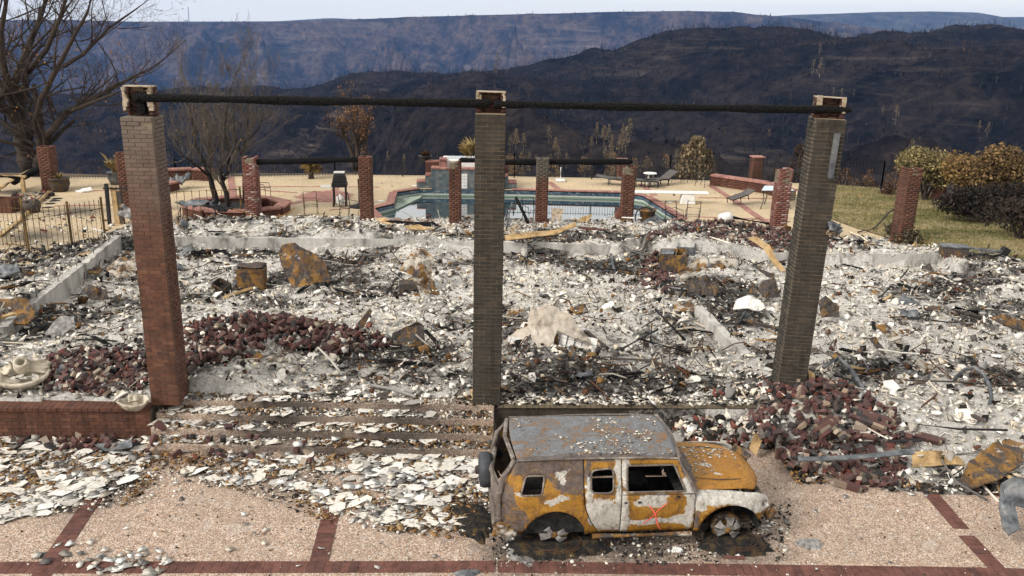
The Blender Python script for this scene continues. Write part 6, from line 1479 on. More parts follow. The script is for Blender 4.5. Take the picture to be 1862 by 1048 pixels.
# stray thin wires and rods: more than anyone would count
m = MB(); g = random.Random(77)
for k in range(260):
    px_ = g.uniform(20, 1840); py_ = g.uniform(420, 730); p = P(px_, py_, -.2)
    if not inside(p[0], p[1], rub_poly): continue
    L_ = g.uniform(.2, .9); a = g.uniform(0, 6.28); z_ = float(rub_z(p[0], p[1])); pts = []; bend = g.uniform(-1.2, 1.2)
    for j in range(5):
        t_ = j / 4; a2 = a + bend * t_; pts.append((p[0] + L_ * t_ * math.cos(a2), p[1] + L_ * t_ * math.sin(a2), z_ + .04 + g.uniform(.02, .28) * math.sin(math.pi * t_) + g.uniform(0, .04)))
    m.tube(pts, g.uniform(.006, .014), 4)
o = m.build('stray_wires', MT['wire'], ash); tag(o, kind='stuff')
# ================================================================== POOL TERRACE
p0, p1 = Vector(P(763, 344)), Vector(P(934, 346)); d = p1 - p0; L_ = d.length; ang = math.atan2(d.y, d.x)
spa = empty('raised_spa', (p0.x, p0.y, 0), ang, 'raised tiled spa with stepped red coping and white tub behind the pool', 'spa')
def spa_tile():
    t = NT('slate blue wall tile', .4, 0, .5).local(); v = t.voro(7, vec=t.scaled((1, 1, 1)), rnd=.25); x = t.n('ShaderNodeSeparateColor'); t.l(v, x.inputs[0])
    t.color(t.ramp(x.outputs[0], [(0, (.055, .075, .085)), (.4, (.085, .105, .115)), (.75, (.13, .14, .135)), (1, (.17, .165, .15))])); return t.m
MT['spa_tile'] = spa_tile()
MB().box((L_ / 2, .25, .15), (L_ - 1.0, .5, 1.36)).build('tile_wall', MT['spa_tile'], spa)
def cop_row(x0, x1, y0, z, dep=.36):
    n_ = max(1, int((x1 - x0) / .14))
    for k in range(n_): link('coping_brick', brick_mesh((x1 - x0) / n_ - .008, .06, dep, MT['coping']), spa, (x0 + (k + .5) * (x1 - x0) / n_, y0 + dep / 2, z))
cop_row(.5, L_ - .5, -.04, .86, .42)
for s, xo in ((0, 0), (1, L_)):
    sg = 1 if s == 0 else -1
    for k, (a, b, h) in enumerate(((-.14, .22, .25), (.22, .46, .52), (.46, .80, .80), (.80, 1.12, 1.16))):
        xa, xb = sorted((xo + sg * a, xo + sg * b)); 
        MB().box(((xa + xb) / 2, .28 + .22 * (k < 3) + .26 * (k == 3), h / 2 - .25), (xb - xa - .004, .56 - .1 * (k == 3), h + .46)).build('cheek_wall', MT['spa_tile'] if k < 3 else MT['coping'], spa)
        cop_row(xa, xb, -.02 + .22 * (k < 3) + .28 * (k == 3), h + .03, .6)
    MB().box((xo + sg * .55, .95, .5), (.7, .3, 1.0)).build('brick_pier', MT['brick_plain'], spa); cop_row(*sorted((xo + sg * .2, xo + sg * .9)), .78, 1.03, .36)
for i in range(3):
    for j in range(5): link('tile', brick_mesh(.115, .115, .02, MT['white_paint']), spa, (L_ * .46 + (i - 1) * .12, -.012, .10 + j * .125))
tub = MB().prism([(.95, .55), (3.0, .55), (3.1, 1.7), (.9, 1.7)], .5, 1.16).build('tub_shell', MT['white_paint'], spa, bevel=.06)
MB().prism([(1.15, .7), (2.8, .7), (2.85, 1.55), (1.1, 1.55)], 1.14, 1.168).build('tub_water', MT['water'], tub)
# plants on the spa
def leaf_clump(name, c, n, rad, cols, seed, parent=None, size=.06, up=.3, shape=(1, 1, 1), blade=False, mat=None):
    g = np.random.default_rng(seed)
    d_ = g.normal(0, 1, (n, 3)); d_ /= np.linalg.norm(d_, axis=1)[:, None]; r = rad * g.random(n) ** .45
    bumpy = .75 + .5 * fbm(d_[:, 0] * 2 + seed, d_[:, 1] * 2 + d_[:, 2] * 2, 3, seed)
    p = d_ * (r * bumpy)[:, None] * np.array(shape) + np.array(c)
    s = size * g.uniform(.5, 1.5, n)
    if blade:
        p = np.array(c) + g.normal(0, rad * .12, (n, 3)); e = p + d_ * np.array([1, 1, .6]) * rad * g.uniform(.5, 1, n)[:, None] + np.array([0, 0, up]) * rad; w = np.cross(d_, [0, 0, 1.0]); w /= (np.linalg.norm(w, axis=1)[:, None] + 1e-6); w = w * (size * .3)
        mid = (p + e) / 2 + np.array([0, 0, .25]) * rad
        V = np.stack([p - w, p + w, mid + w, e, mid - w], 1); K = 5; pn = np.full(n, 5)
    else:
        u = g.normal(0, 1, (n, 3)); u /= np.linalg.norm(u, axis=1)[:, None]; w = np.cross(u, g.normal(0, 1, (n, 3))); w /= np.linalg.norm(w, axis=1)[:, None]
        V = np.stack([p - u * s[:, None], p + w * s[:, None] * .5, p + u * s[:, None], p - w * s[:, None] * .5], 1); K = 4; pn = np.full(n, 4)
    cc = np.array(cols)[g.integers(0, len(cols), n)] * g.uniform(.6, 1.3, (n, 1))
    return link(name, np_mesh(name, V.reshape(-1, 3), pn, np.arange(n * K), mat or MT['leaf'], np.repeat(cc, K, 0)), parent)
STRAW = [(.42, .32, .14), (.50, .38, .18), (.34, .24, .10)]
def potted(px, py, z, r, h, potmat, label, cols, seed, blade=True, n=60, rad=.4):
    p = P(px, py, z); o = empty('potted_plant', (p[0], p[1], z), 0, label, 'plant')
    MB().lathe([(r * .7, 0), (r, h * .6), (r * .95, h), (r * 1.05, h), (r * 1.02, h * 1.04), (r * .85, h * .95)], (0, 0, 0), 18).build('pot', potmat, o, smooth=True)
    a = leaf_clump('leaves', (0, 0, h), n, rad, cols, seed, o, .05, .5, blade=blade); return o
p = PY(773, 302, p0.y + .95); o = empty('potted_plant', (p[0], p[1], 1.06), 0, 'dark bowl with a small dead plant on the spa pier', 'plant')
MB().lathe([(.10, 0), (.28, .14), (.30, .2), (.25, .18)], (0, 0, 0), 18).build('pot', MT['iron'], o, smooth=True); leaf_clump('leaves', (0, 0, .2), 60, .28, [(.12, .07, .04), (.2, .1, .05)], 5, o, .04, .4, blade=True)
p = P(860, 325); o = empty('dry_shrub', (p[0], p[1] + 1.5, 0), 0, 'straw-yellow dry shrub behind the white tub', 'shrub')
MB().tube([(0, 0, -.1), (0, 0, 1.0)], .06).build('stem', MT['bark_pale'], o); leaf_clump('twigs', (0, 0, .7), 300, .85, STRAW, 8, o, .05, .6, blade=True)
for (px_, py_, lab, mt, r_) in ((213, 335, 'blue glazed pot with a drooping plant by the fence', 'steel', .35), (110, 348, 'square brown planter pot beside the post under the tree', 'rust_dark', .38)):
    potted(px_, py_, 0, r_, .5, MT[mt], lab, STRAW, px_, True, 30, .75 if px_ > 200 else .25)
p = P(566, 325); o = empty('yucca_plant', (p[0], p[1], 0), 0, 'scorched spiky yucca in front of the iron fence', 'plant')
MB().tube([(0, 0, 0), (0, 0, .5)], [.16, .12], 8).build('trunk', MT['bark'], o); leaf_clump('leaves', (0, 0, .42), 110, .62, STRAW + [(.16, .12, .06)], 31, o, .12, .25, blade=True)
# low brick seat walls
def seat_wall(px_pts, h, label, z=0):
    pts = [Vector(P(a, b, z)) for a, b in px_pts]; o = empty('brick_seat_wall', pts[0], 0, label, 'seat wall')
    for a, b in zip(pts[:-1], pts[1:]):
        d_ = b - a; L2 = d_.length; an = math.atan2(d_.y, d_.x); nrm = Vector((-math.sin(an), math.cos(an), 0)); bx = []
        for c in range(int(h / BH)):
            x = -(.1 if c % 2 else 0)
            while x < L2 - .02:
                q0, q1 = max(0, x), min(L2, x + .2); m_ = a + d_.normalized() * ((q0 + q1) / 2) + nrm * .04 - pts[0]
                if q1 - q0 > .04: bx.append(((m_.x, m_.y, c * BH + BH / 2), (q1 - q0 - .01, .08, BH - .01), (0, 0, an)))
                x += .2
        joined('brick_courses', bx, JM['back'], o, .001)
        c_ = a + d_ / 2 + nrm * .2 - pts[0]; MB().box((c_.x, c_.y, h / 2), (L2 - .02, .32, h - .05), (0, 0, an)).build('wall_core', MT['mortar_dark'], o)
        n_ = int(L2 / .22)
        for k in range(n_):
            q = a + d_ * ((k + .5) / n_) + nrm * .19 - pts[0]; link('cap_brick', brick_mesh(L2 / n_ - .008, .07, .46, MT['coping']), o, (q.x, q.y, h + .02), (0, 0, an))
seat_wall([(1290, 337), (1389, 352), (1432, 366)], .42, 'low red brick seat wall along the right side of the terrace')
seat_wall([(300, 330), (350, 328), (384, 330)], .45, 'low red brick seat wall behind the bare planter tree')
seat_wall([(284, 356), (328, 345)], .3, 'short low brick kerb near the grey bag')
p = P(330, 343); crumple('grey_bag', (p[0], p[1], .25), (.7, .5, .5), MT['steel'], None, 8, .4, 71); tag(bpy.data.objects['grey_bag'], 'crumpled grey bag by the short brick kerb', 'bag')
# octagonal planter
pc = Vector(P(432, 386)); pl = empty('octagonal_planter', pc, 0, 'octagonal red brick planter of black soil round the bare tree', 'planter')
NO = 8
for k in range(NO):
    a0, a1 = 2 * math.pi * (k + .5) / NO, 2 * math.pi * (k + 1.5) / NO; A = Vector((1.75 * math.cos(a0), 1.35 * math.sin(a0), 0)); B = Vector((1.75 * math.cos(a1), 1.35 * math.sin(a1), 0)); d_ = B - A; an = math.atan2(d_.y, d_.x)
    MB().box(tuple((A + B) / 2 + Vector((0, 0, .14))), (d_.length, .3, .28), (0, 0, an)).build('brick_side', JM['back'], pl)
    n_ = 7
    for i in range(n_): q = A + d_ * ((i + .5) / n_); link('cap_brick', brick_mesh(d_.length / n_ - .008, .06, .42, MT['coping']), pl, (q.x, q.y, .31), (0, 0, an))
MB().lathe([(1.2, 0), (1.2, .16), (.1, .2)], (0, 0, 0), 16).build('soil', MT['dark'], pl)
p = P(478, 392); tag(MB().lathe([(.16, -.2), (.26, .2), (.29, .2), (.28, .26), (.22, .2), (.14, -.15)], (0, 0, 0), 18, rot=(R(70), .4, .6)).build('clay_pot', MT['brick_plain'], None, (p[0], p[1], .3), smooth=True), 'terracotta pot tipped on its side beside the notched post', 'pot')
# barbecue
p = P(619, 374); bq = empty('barbecue', (p[0], p[1], 0), .1, 'black gas barbecue with a white lid top and gas bottle', 'barbecue')
for sx in (-.22, .22):
    for sy in (-.2, .2): MB().box((sx, sy, .42), (.04, .04, .84)).build('leg', MT['iron'], bq)
    MB().lathe([(.09, -.03), (.09, .03)], (sx, -.24, .09), 14, rot=(0, R(90), 0)).build('wheel', MT['iron'], bq)
MB().box((0, 0, .80), (.56, .5, .16)).build('firebox', MT['iron'], bq, bevel=.02)
lid = MB().box((0, .02, 1.05), (.54, .46, .34), (.1, 0, 0), .72).build('lid', MT['iron'], bq, bevel=.05); MB().box((0, .02, 1.245), (.40, .30, .05)).build('lid_top', MT['white_paint'], lid, bevel=.02)
MB().box((-.48, 0, .72), (.42, .42, .04)).build('side_shelf', MT['white_paint'], bq)
MB().lathe([(.10, 0), (.145, .04), (.15, .28), (.10, .34), (.05, .36), (.05, .42)], (0, -.12, .05), 18).build('gas_bottle', MT['white_paint'], bq, smooth=True)
# parasol stands
def parasol_base(px, py, mat, label, flat):
    p = P(px, py); o = empty('parasol_stand', (p[0], p[1], 0), 0, label, 'parasol stand')
    if flat: MB().box((0, 0, .05), (.42, .42, .09)).build('foot', mat, o, bevel=.03)
    else: MB().lathe([(.34, 0), (.34, .04), (.20, .10), (.06, .12)], (0, 0, 0), 20).build('foot', mat, o, smooth=True)
    MB().tube([(0, 0, .08), (0, 0, .62 if flat else 1.05)], .03, 8).build('pole', mat, o)
parasol_base(1019, 330, MT['white_paint'], 'white parasol stand beyond the pool', True); parasol_base(653, 377, MT['iron'], 'black parasol stand beside the plain brick post', False)
# loungers
def lounger(px, py, rz, label, back=.6, tip=None):
    p = P(px, py); o = empty('sun_lounger', (p[0], p[1], 0), rz, label, 'sun lounger', 'sun loungers on the pool terrace')
    for sx in (-.85, -.2, .5):
        for sy in (-.28, .28): MB().box((sx, sy, .16), (.04, .04, .32)).build('leg', MT['iron'], o)
    MB().box((-.2, 0, .33), (1.4, .62, .05)).build('frame', MT['iron'], o)
    for k in range(8): MB().box((-.82 + .17 * k, 0, .365), (.14, .58, .02)).build('slat', MT['lounge'], o)
    MB().box((.78, 0, .33 + .36 * math.sin(back)), (.8, .62, .05), (0, -back, 0)).build('backrest', MT['lounge'], o)
    if tip: o.rotation_euler = (tip[0], tip[1], rz); o.location.z = .15
    return o
MT['lounge'] = simple('grey-brown sling', [(.06, .052, .05), (.11, .10, .095)], 5, .8, 0, .2)
lounger(1125, 337, R(165), 'grey sun lounger with lowered back beside the chipped post', .15).scale = (.85, .85, .85)
lounger(1165, 340, R(170), 'grey sun lounger next to the white side table', .1).scale = (.85, .85, .85)
lounger(1195, 338, R(35), 'grey sun lounger with raised back behind the white side table', .5).scale = (.85, .85, .85)
lounger(1345, 372, R(20), 'small tipped lounger back lying on the brick band', .2, (0, -.25)).scale = (.5, .8, .6)
p = P(1181, 336); t_ = empty('side_table', (p[0], p[1], 0), 0, 'white round side table between loungers', 'table')
MB().lathe([(.28, 0), (.30, .02), (.28, .04)], (0, 0, .48), 20).build('table_top', MT['white_paint'], t_)
for k in range(3): a = k * 2.09; MB().tube([(.1 * math.cos(a), .1 * math.sin(a), .48), (.22 * math.cos(a), .22 * math.sin(a), 0)], .025, 6).build('leg', MT['white_paint'], t_)
# diving board
p = P(1240, 370); db = empty('diving_board', (p[0], p[1], 0), R(-3), 'white diving board on a squat base at the pool end', 'diving board')
MB().box((-.55, 0, .42), (3.1, .46, .06), (0, -.012, 0)).build('plank', MT['white_paint'], db, bevel=.02); MB().box((.2, 0, .2), (.6, .5, .4), None, .8).build('stand', MT['white_paint'], db, bevel=.03); MB().tube([(-.35, -.2, .36), (-.35, .2, .36)], .04, 8).build('fulcrum', MT['iron'], db)
# glass-topped table at right
p = P(1400, 376); gt = empty('glass_table', (p[0], p[1], 0), .1, 'pale blue glass-topped garden table beside the jagged post', 'table')
MB().prism([(-.6, -.5), (.7, -.5), (.7, .4), (-.1, .5)], .72, .735).build('glass_top', simple('pale glass', [(.45, .6, .72), (.52, .66, .78)], 2, .12, 0, 0), gt)
for (a, b) in ((-.5, -.4), (.6, -.4), (.6, .3), (-.05, .4)): MB().tube([(a, b, .72), (a * .8, b * .8, .35), (a * 1.1, b * 1.1, 0)], .018, 6).build('leg', MT['iron'], gt)
# burnt chair frames
def chair_frame(px, py, rz, label, mat, s=1.0, z=0.0):
    p = P(px, py, z); o = empty('chair_frame', (p[0], p[1], z), rz, label, 'chair'); o.scale = (s, s, s)
    for sx in (-.25, .25):
        MB().tube([(sx, -.25, 0), (sx, -.25, .42), (sx, .22, .40), (sx, .34, .9)], .016, 6).build('side_frame', mat, o); MB().tube([(sx, .22, .4), (sx, .3, 0)], .016, 6).build('leg', mat, o)
        MB().tube([(sx, -.25, .42), (sx, -.2, .62), (sx, .26, .62)], .014, 6).build('arm', mat, o)
    for (y_, z_) in ((-.25, .42), (.22, .40), (.34, .9), (.29, .65)): MB().tube([(-.25, y_, z_), (.25, y_, z_)], .014, 6).build('rail', mat, o)
CH = [(478, 360, 1.4, 'black bare chair frame behind the notched post', 'iron'), (566, 393, .3, 'small rusty chair frame at the rubble edge', 'iron_rust'), (1225, 411, .4, 'bare black chair frame by the yellow bucket', 'iron'), (1258, 411, -.3, 'low black chair frame beside the white drum', 'iron'), (966, 404, .5, 'black chair frame behind the middle pillar', 'iron'), (1278, 339, .8, 'dark rocking chair frame at the end of the seat wall', 'iron'), (1225, 330, 2.0, 'burnt bench frame by the pale tree', 'iron'), (1255, 331, .2, 'second burnt chair frame under the pale tree', 'iron'), (1440, 383, 1.0, 'thin chair frame behind the jagged post', 'iron'), (635, 395, .9, 'collapsed wire chair beside the plain post', 'iron')]
for (a, b, rz, lab, mt) in CH: chair_frame(a, b, rz, lab, MT[mt], .9)
p = P(1318, 410); tag(MB().lathe([(.14, -.22), (.2, -.2), (.21, 0), (.2, .2), (.14, .22)], (0, 0, 0), 18, rot=(0, R(78), .2)).build('white_drum', MT['white_paint'], None, (p[0], p[1], .24), smooth=True), 'white drum lying on its side at the rubble edge', 'drum')
p = P(1176, 407); bk = empty('yellow_bucket', (p[0], p[1], .05), 0, 'rust-yellow bucket with a black hose over it', 'bucket'); MB().lathe([(.22, 0), (.28, .42), (.31, .42), (.31, .48), (.26, .46), (.2, .05)], (0, 0, 0), 18).build('bucket_body', MT['rust'], bk, smooth=True)
MB().tube([(-.1 + .34 * math.cos(a * .3), -.12, .2 + .36 * math.sin(a * .3)) for a in range(0, 14)], .025, 6).build('hose', MT['iron'], bk)
p = P(1127, 404); tag(MB().lathe([(.10, 0), (.2, .14), (.19, .3), (.1, .4), (.13, .46), (.09, .44)], (0, 0, 0), 16).build('clay_urn', MT['brick_plain'], None, (p[0], p[1], .05), smooth=True), 'terracotta urn behind the chipped post', 'urn')
# burnt tub on legs left of the notched post
p = P(372, 418); o = empty('burnt_grill_table', (p[0], p[1], 0), -.1, 'scorched metal grill table on thin legs before the planter', 'table')
for a in (-.65, .5):
    for b in (-.2, .25): MB().tube([(a, b, .75), (a * 1.1, b * 1.2, 0)], .022, 6).build('leg', MT['iron'], o)
crumple('scorched_top', (-.15, 0, .76), (1.2, .6, .3), MT['steel'], o, 9, .5, 91); crumple('sagging_panel', (.55, 0, .70), (.7, .5, .25), MT['iron'], o, 8, .5, 93, (0, .3, 0))
# post stack and fence pieces behind the tall red pillar
# ------------------------------------------------------------------ iron fences
def fence_run(pts, h, label, mat, sp=.12, post=2.4, indiv=False, name='iron_fence', pr=.009, zoff=0, rails=(.12, .92)):
    o = empty(name, pts[0], 0, label, 'fence'); a0 = Vector(pts[0]); allp = MB()
    for a, b in zip(pts[:-1], pts[1:]):
        a, b = Vector(a), Vector(b); d_ = b - a; L2 = d_.length; n_ = int(L2 / sp)
        for r_ in rails: MB().tube([a - a0 + Vector((0, 0, h * r_)), b - a0 + Vector((0, 0, h * r_))], .014, 4).build('rail', mat, o)
        npst = max(1, int(L2 / post))
        for k in range(npst + 1): q = a + d_ * k / npst - a0; MB().box((q.x, q.y, h / 2 + .03), (.05, .05, h + .06)).build('post', mat, o)
        for k in range(n_):
            q = a + d_ * (k + .5) / n_ - a0; seg = [(q.x, q.y, .06), (q.x + random.uniform(-.005, .005), q.y, h * random.uniform(.98, 1.01))]
            if indiv: MB().tube(seg, pr, 4).build('picket', mat, o)
            else: allp.tube(seg, pr, 4)
    if not indiv: tag(allp.build('pickets', mat, o), kind='stuff')
    return o
F1 = [(x, float(fence_y(x)), -.25) for x in (-30, -22, -14.5, -8, -2)]; F2 = [(x, float(fence_y(x)), 0) for x in (-1.9, 0, 7, 11.1)]; F3 = [(11.7, 39.0, 0), (13.7, 38.5, 0), (16, 37.6, 0), (18.5, 36.2, 0)]; F4 = [(18.6, 36.1, 0), (19.6, 34.2, .0), (20.2, 29, 0), (20.8, 23, 0)]
fence_run(F1, 1.05, 'long black iron picket fence behind the bare trees and the barbecue', MT['iron'])
fence_run(F2, 1.1, 'black iron picket fence behind the loungers', MT['iron'])
fence_run(F3, 1.2, 'black iron picket fence above the lawn beyond the seat wall', MT['iron'])
fence_run(F4, 1.2, 'dark iron fence under the lawn hedge', MT['iron'])
a, b, c, d2 = (P(-60, 462), P(52, 466), P(158, 464), P(192, 440))
fence_run([P(-60, 445), P(50, 452)], 1.45, 'rust-yellow iron fence run at the left edge', MT['iron_rust'], .14, 3, True, 'iron_fence', .012, rails=(.06, .82))
fence_run([P(54, 466), P(132, 452)], 1.35, 'rust-yellow iron gate leaf standing ajar', MT['iron_rust'], .14, 2, True, 'iron_gate', .012, rails=(.05, .78))
fence_run([P(132, 450), P(192, 438)], 1.3, 'sooty iron gate leaf beside the concrete wall', MT['iron_rust'], .14, 2, True, 'iron_gate', .012, rails=(.05, .78))
fence_run([P(305, 404), P(440, 398)], 1.05, 'low rusty iron railing before the octagonal planter', MT['iron_rust'], .22, 2.5, True, 'iron_railing', .012, rails=(.05, .97))
o = empty('burnt_gate_posts', P(206, 408), 0, 'scorched post stack with bent sheet behind the tall red pillar', 'post')
for (x_, y_, r_, h_, mt) in ((-.1, 0, .05, 1.35, 'iron'), (.12, .1, .08, 1.25, 'wood'), (.3, .05, .06, 1.1, 'rust_dark')): MB().box((x_, y_, h_ / 2), (r_ * 2, r_ * 2, h_), (0, random.uniform(-.03, .03), 0)).build('post', MT[mt], o)
MB().box((.25, 0, 1.2), (.9, .05, .05)).build('rail', MT['iron'], o); crumple('bent_sheet', (.5, 0, .4), (.5, .4, .2), MT['alloy'], o, 7, .4, 95, (.9, .4, 0))
# yard debris at far left
for (lab, pts, r_, mt) in (('scorched beam lying over a trestle at the far left', [(-10, 352, .7), (40, 350, .55), (58, 346, .6)], .09, 'char'), ('bare peeled log across the trestle at the far left', [(5, 352, .25), (30, 344, .4), (57, 336, .55)], .08, 'wood'), ('low timber edging running across the terrace at left', [(0, 432, .05), (40, 400, .05), (90, 352, .05)], .07, 'wood')):
    duct(lab, pts, r_, MT[mt], 0, 'timber', 8, 'timber')
p = P(44, 350); t_ = empty('trestle', (p[0], p[1], 0), 0, 'wooden trestle legs under the scorched beam at the far left', 'trestle')
for x_ in (-1.0, 0): MB().box((x_, 0, .3), (.12, .12, .6)).build('leg', MT['wood'], t_)
MB().box((-.5, 0, .62), (1.3, .12, .08)).build('top_bar', MT['wood'], t_)
p = P(58, 386); o = empty('woven_basket', (p[0], p[1], 0), 0, 'charred brown round basket on the terrace by the gate', 'basket'); MB().lathe([(.24, 0), (.32, .2), (.3, .38), (.26, .38), (.2, .1)], (0, 0, 0), 18).build('basket_body', MT['rust_dark'], o, smooth=True); crumple('rim_ash', (0, 0, .36), (.4, .4, .1), MT['rust_dark'], o, 7, .6, 97)
rbox('brick_bin', 5, 388, 0, (.7, .5, .5), 0, MT['brick_plain'], 'red brick box at the far left of the terrace', 'bin')
facets('white_scrap', 'white and grey folded sheet lying flat on the terrace', 'scrap', [(137, 347, .2), (165, 341, .3), (168, 345, .2), (150, 350, 0), (138, 350, 0)], [(0, 1, 2, 3, 4)], MT['white_paint'], base=(150, 351), zb=0, th=.05, sub=1, dent=.02)
for k, (a, b) in enumerate(((86, 378), (92, 371), (98, 366), (104, 362), (84, 358))):
    puddle('slate_scrap', a, b, .22, .12, MT['iron'], 'dark flat scraps scattered on the terrace at left', 200 + k, .4, .03, 0.0, 'scrap', 10, 'dark scraps on the left terrace')
g = np.random.default_rng(61)
def yard(poly_px, n, pal, s0, s1, nm, shape='chunk', parent=deck):
    poly = zone(poly_px, 0); xs_ = [q[0] for q in poly]; ys_ = [q[1] for q in poly]; x, y = g.uniform(min(xs_), max(xs_), n), g.uniform(min(ys_), max(ys_), n); k = inside(x, y, poly); x, y = x[k], y[k]; m_ = len(x); s = s0 * (s1 / s0) ** (g.random(m_) ** 2.5)
    pieces(nm, np.stack([x, y, s * .2], 1), s, pick(pal, m_, g), g, shape, .3, parent)
yard([(-20, 470), (-20, 400), (60, 385), (200, 380), (205, 410), (160, 470)], 900, np.concatenate([DRKC, GRYC, LEAF, BRKC, ASHC]), .012, .09, 'yard_litter')
yard([(20, 355), (100, 345), (95, 365), (20, 365)], 260, np.concatenate([DRKC, GRYC, BRKC]), .03, .14, 'yard_litter')
yard([(240, 320), (700, 318), (1240, 335), (1500, 360), (1500, 400), (1280, 400), (700, 380), (440, 380), (240, 345)], 900, np.concatenate([DRKC, LEAF]), .012, .05, 'yard_litter', 'flake')
yard([(1510, 398), (1560, 420), (1640, 446), (1560, 440)], 150, np.concatenate([DRKC, LEAF]), .012, .06, 'yard_litter', 'flake', lawn)
for k, (a, b, lab) in enumerate(((656, 369, ''), (692, 366, ''), (755, 338, ''), (1218, 368, ''))):
    p = P(a, b); tag(MB().lathe([(.13, 0), (.13, .012), (.05, .016)], (0, 0, 0), 16).build('skimmer_lid', MT['white_paint'], None, (p[0], p[1], .004)), 'round white skimmer lid set in the pool deck', 'lid', 'skimmer lids in the deck')

# ================================================================== TREES
def grow(mb, tips, p, d_, L_, r, lev, g, maxlev, spread=.55, upw=.12, curl=.18, ratio=.62, nch=(3, 5)):
    n_ = 4 if lev < 2 else 3; pts = [Vector(p)]; rs = [r]; d_ = Vector(d_).normalized()
    for i in range(n_):
        d_ = (d_ + Vector((g.gauss(0, curl), g.gauss(0, curl), g.gauss(0, curl * .7) + upw))).normalized(); pts.append(pts[-1] + d_ * L_ / n_); rs.append(max(.004, r * (1 - .62 * (i + 1) / n_)))
    mb.tube(pts, rs, 6 if lev == 0 else (5 if lev == 1 else 3), False)
    if lev >= maxlev: tips.append(pts[-1]); return
    for k in range(g.randint(*nch)):
        t_ = g.uniform(.25, 1.0); i = min(int(t_ * n_), n_ - 1); q = pts[i] + (pts[i + 1] - pts[i]) * (t_ * n_ - i); ax = Vector((g.gauss(0, 1), g.gauss(0, 1), g.gauss(0, .7))).normalized()
        nd = (d_ * (1 - spread) + ax * spread * 1.1).normalized(); grow(mb, tips, q, nd, L_ * ratio * g.uniform(.7, 1.15), max(.004, rs[i] * .55), lev + 1, g, maxlev, spread, upw, curl, ratio, nch)
def limb(mb, pts, rs):
    mb.tube(pts, rs, 8, False)
def limbed_tree(name, label, base, limbs, seed, barkm, maxlev, twigL, leaves=None, tw=(9, .5), group=None, twig_mat=None, **kw):
    g = random.Random(seed); root = empty(name, base, 0, label, 'tree', group); B = Vector(base); tr = MB(); cr_ = MB(); tips = []
    for (pts, rs) in limbs:
        pts = [Vector(q) - B for q in pts]; fine = []; fr = []
        for i in range(len(pts) - 1):
            for k in range(3): t_ = k / 3; fine.append(pts[i] * (1 - t_) + pts[i + 1] * t_ + Vector((g.gauss(0, 1), g.gauss(0, 1), 0)) * rs[i] * .12); fr.append(rs[i] * (1 - t_) + rs[i + 1] * t_)
        fine.append(pts[-1]); fr.append(rs[-1]); limb(tr, fine, fr); n_ = len(fine)
        for k in range(tw[0]):
            t_ = g.uniform(tw[1], 1); i = min(int(t_ * (n_ - 1)), n_ - 2); q = fine[i]; ld = (fine[i + 1] - fine[i]).normalized(); ax = Vector((g.gauss(0, 1), g.gauss(0, 1), g.gauss(.2, .6))).normalized()
            grow(cr_, tips, q, ld * .5 + ax * .7, twigL * g.uniform(.6, 1.2), max(.01, fr[i] * .45), 1, g, maxlev, **kw)
        grow(cr_, tips, fine[-1], fine[-1] - fine[-2], twigL, fr[-1], 1, g, maxlev, **kw)
    tr.build('trunk', barkm, root, smooth=True); c = cr_.build('crown', twig_mat or barkm, root)
    if leaves:
        n_, cols, s_ = leaves; gg = np.random.default_rng(seed); T = np.array([tuple(q) for q in tips]); idx = gg.integers(0, len(T), n_); pp = T[idx] + gg.normal(0, .10, (n_, 3))
        u = gg.normal(0, 1, (n_, 3)); u /= np.linalg.norm(u, axis=1)[:, None]; w = np.cross(u, gg.normal(0, 1, (n_, 3))); w /= np.linalg.norm(w, axis=1)[:, None]; ss = s_ * gg.uniform(.5, 1.4, (n_, 1))
        V = np.stack([pp - u * ss, pp + w * ss * .5, pp + u * ss, pp - w * ss * .5], 1); cc = np.array(cols)[gg.integers(0, len(cols), n_)] * gg.uniform(.6, 1.3, (n_, 1))
        tag(link('leaves', np_mesh('leaves', V.reshape(-1, 3), np.full(n_, 4), np.arange(n_ * 4), MT['leaf'], np.repeat(cc, 4, 0)), root), kind='stuff')
    return root
def Q(px, py, y): return PY(px, py, y)
OLEAF = [(.35, .17, .05), (.28, .13, .05), (.42, .25, .08)]
yb = 38.2; bb = Q(58, 322, yb)
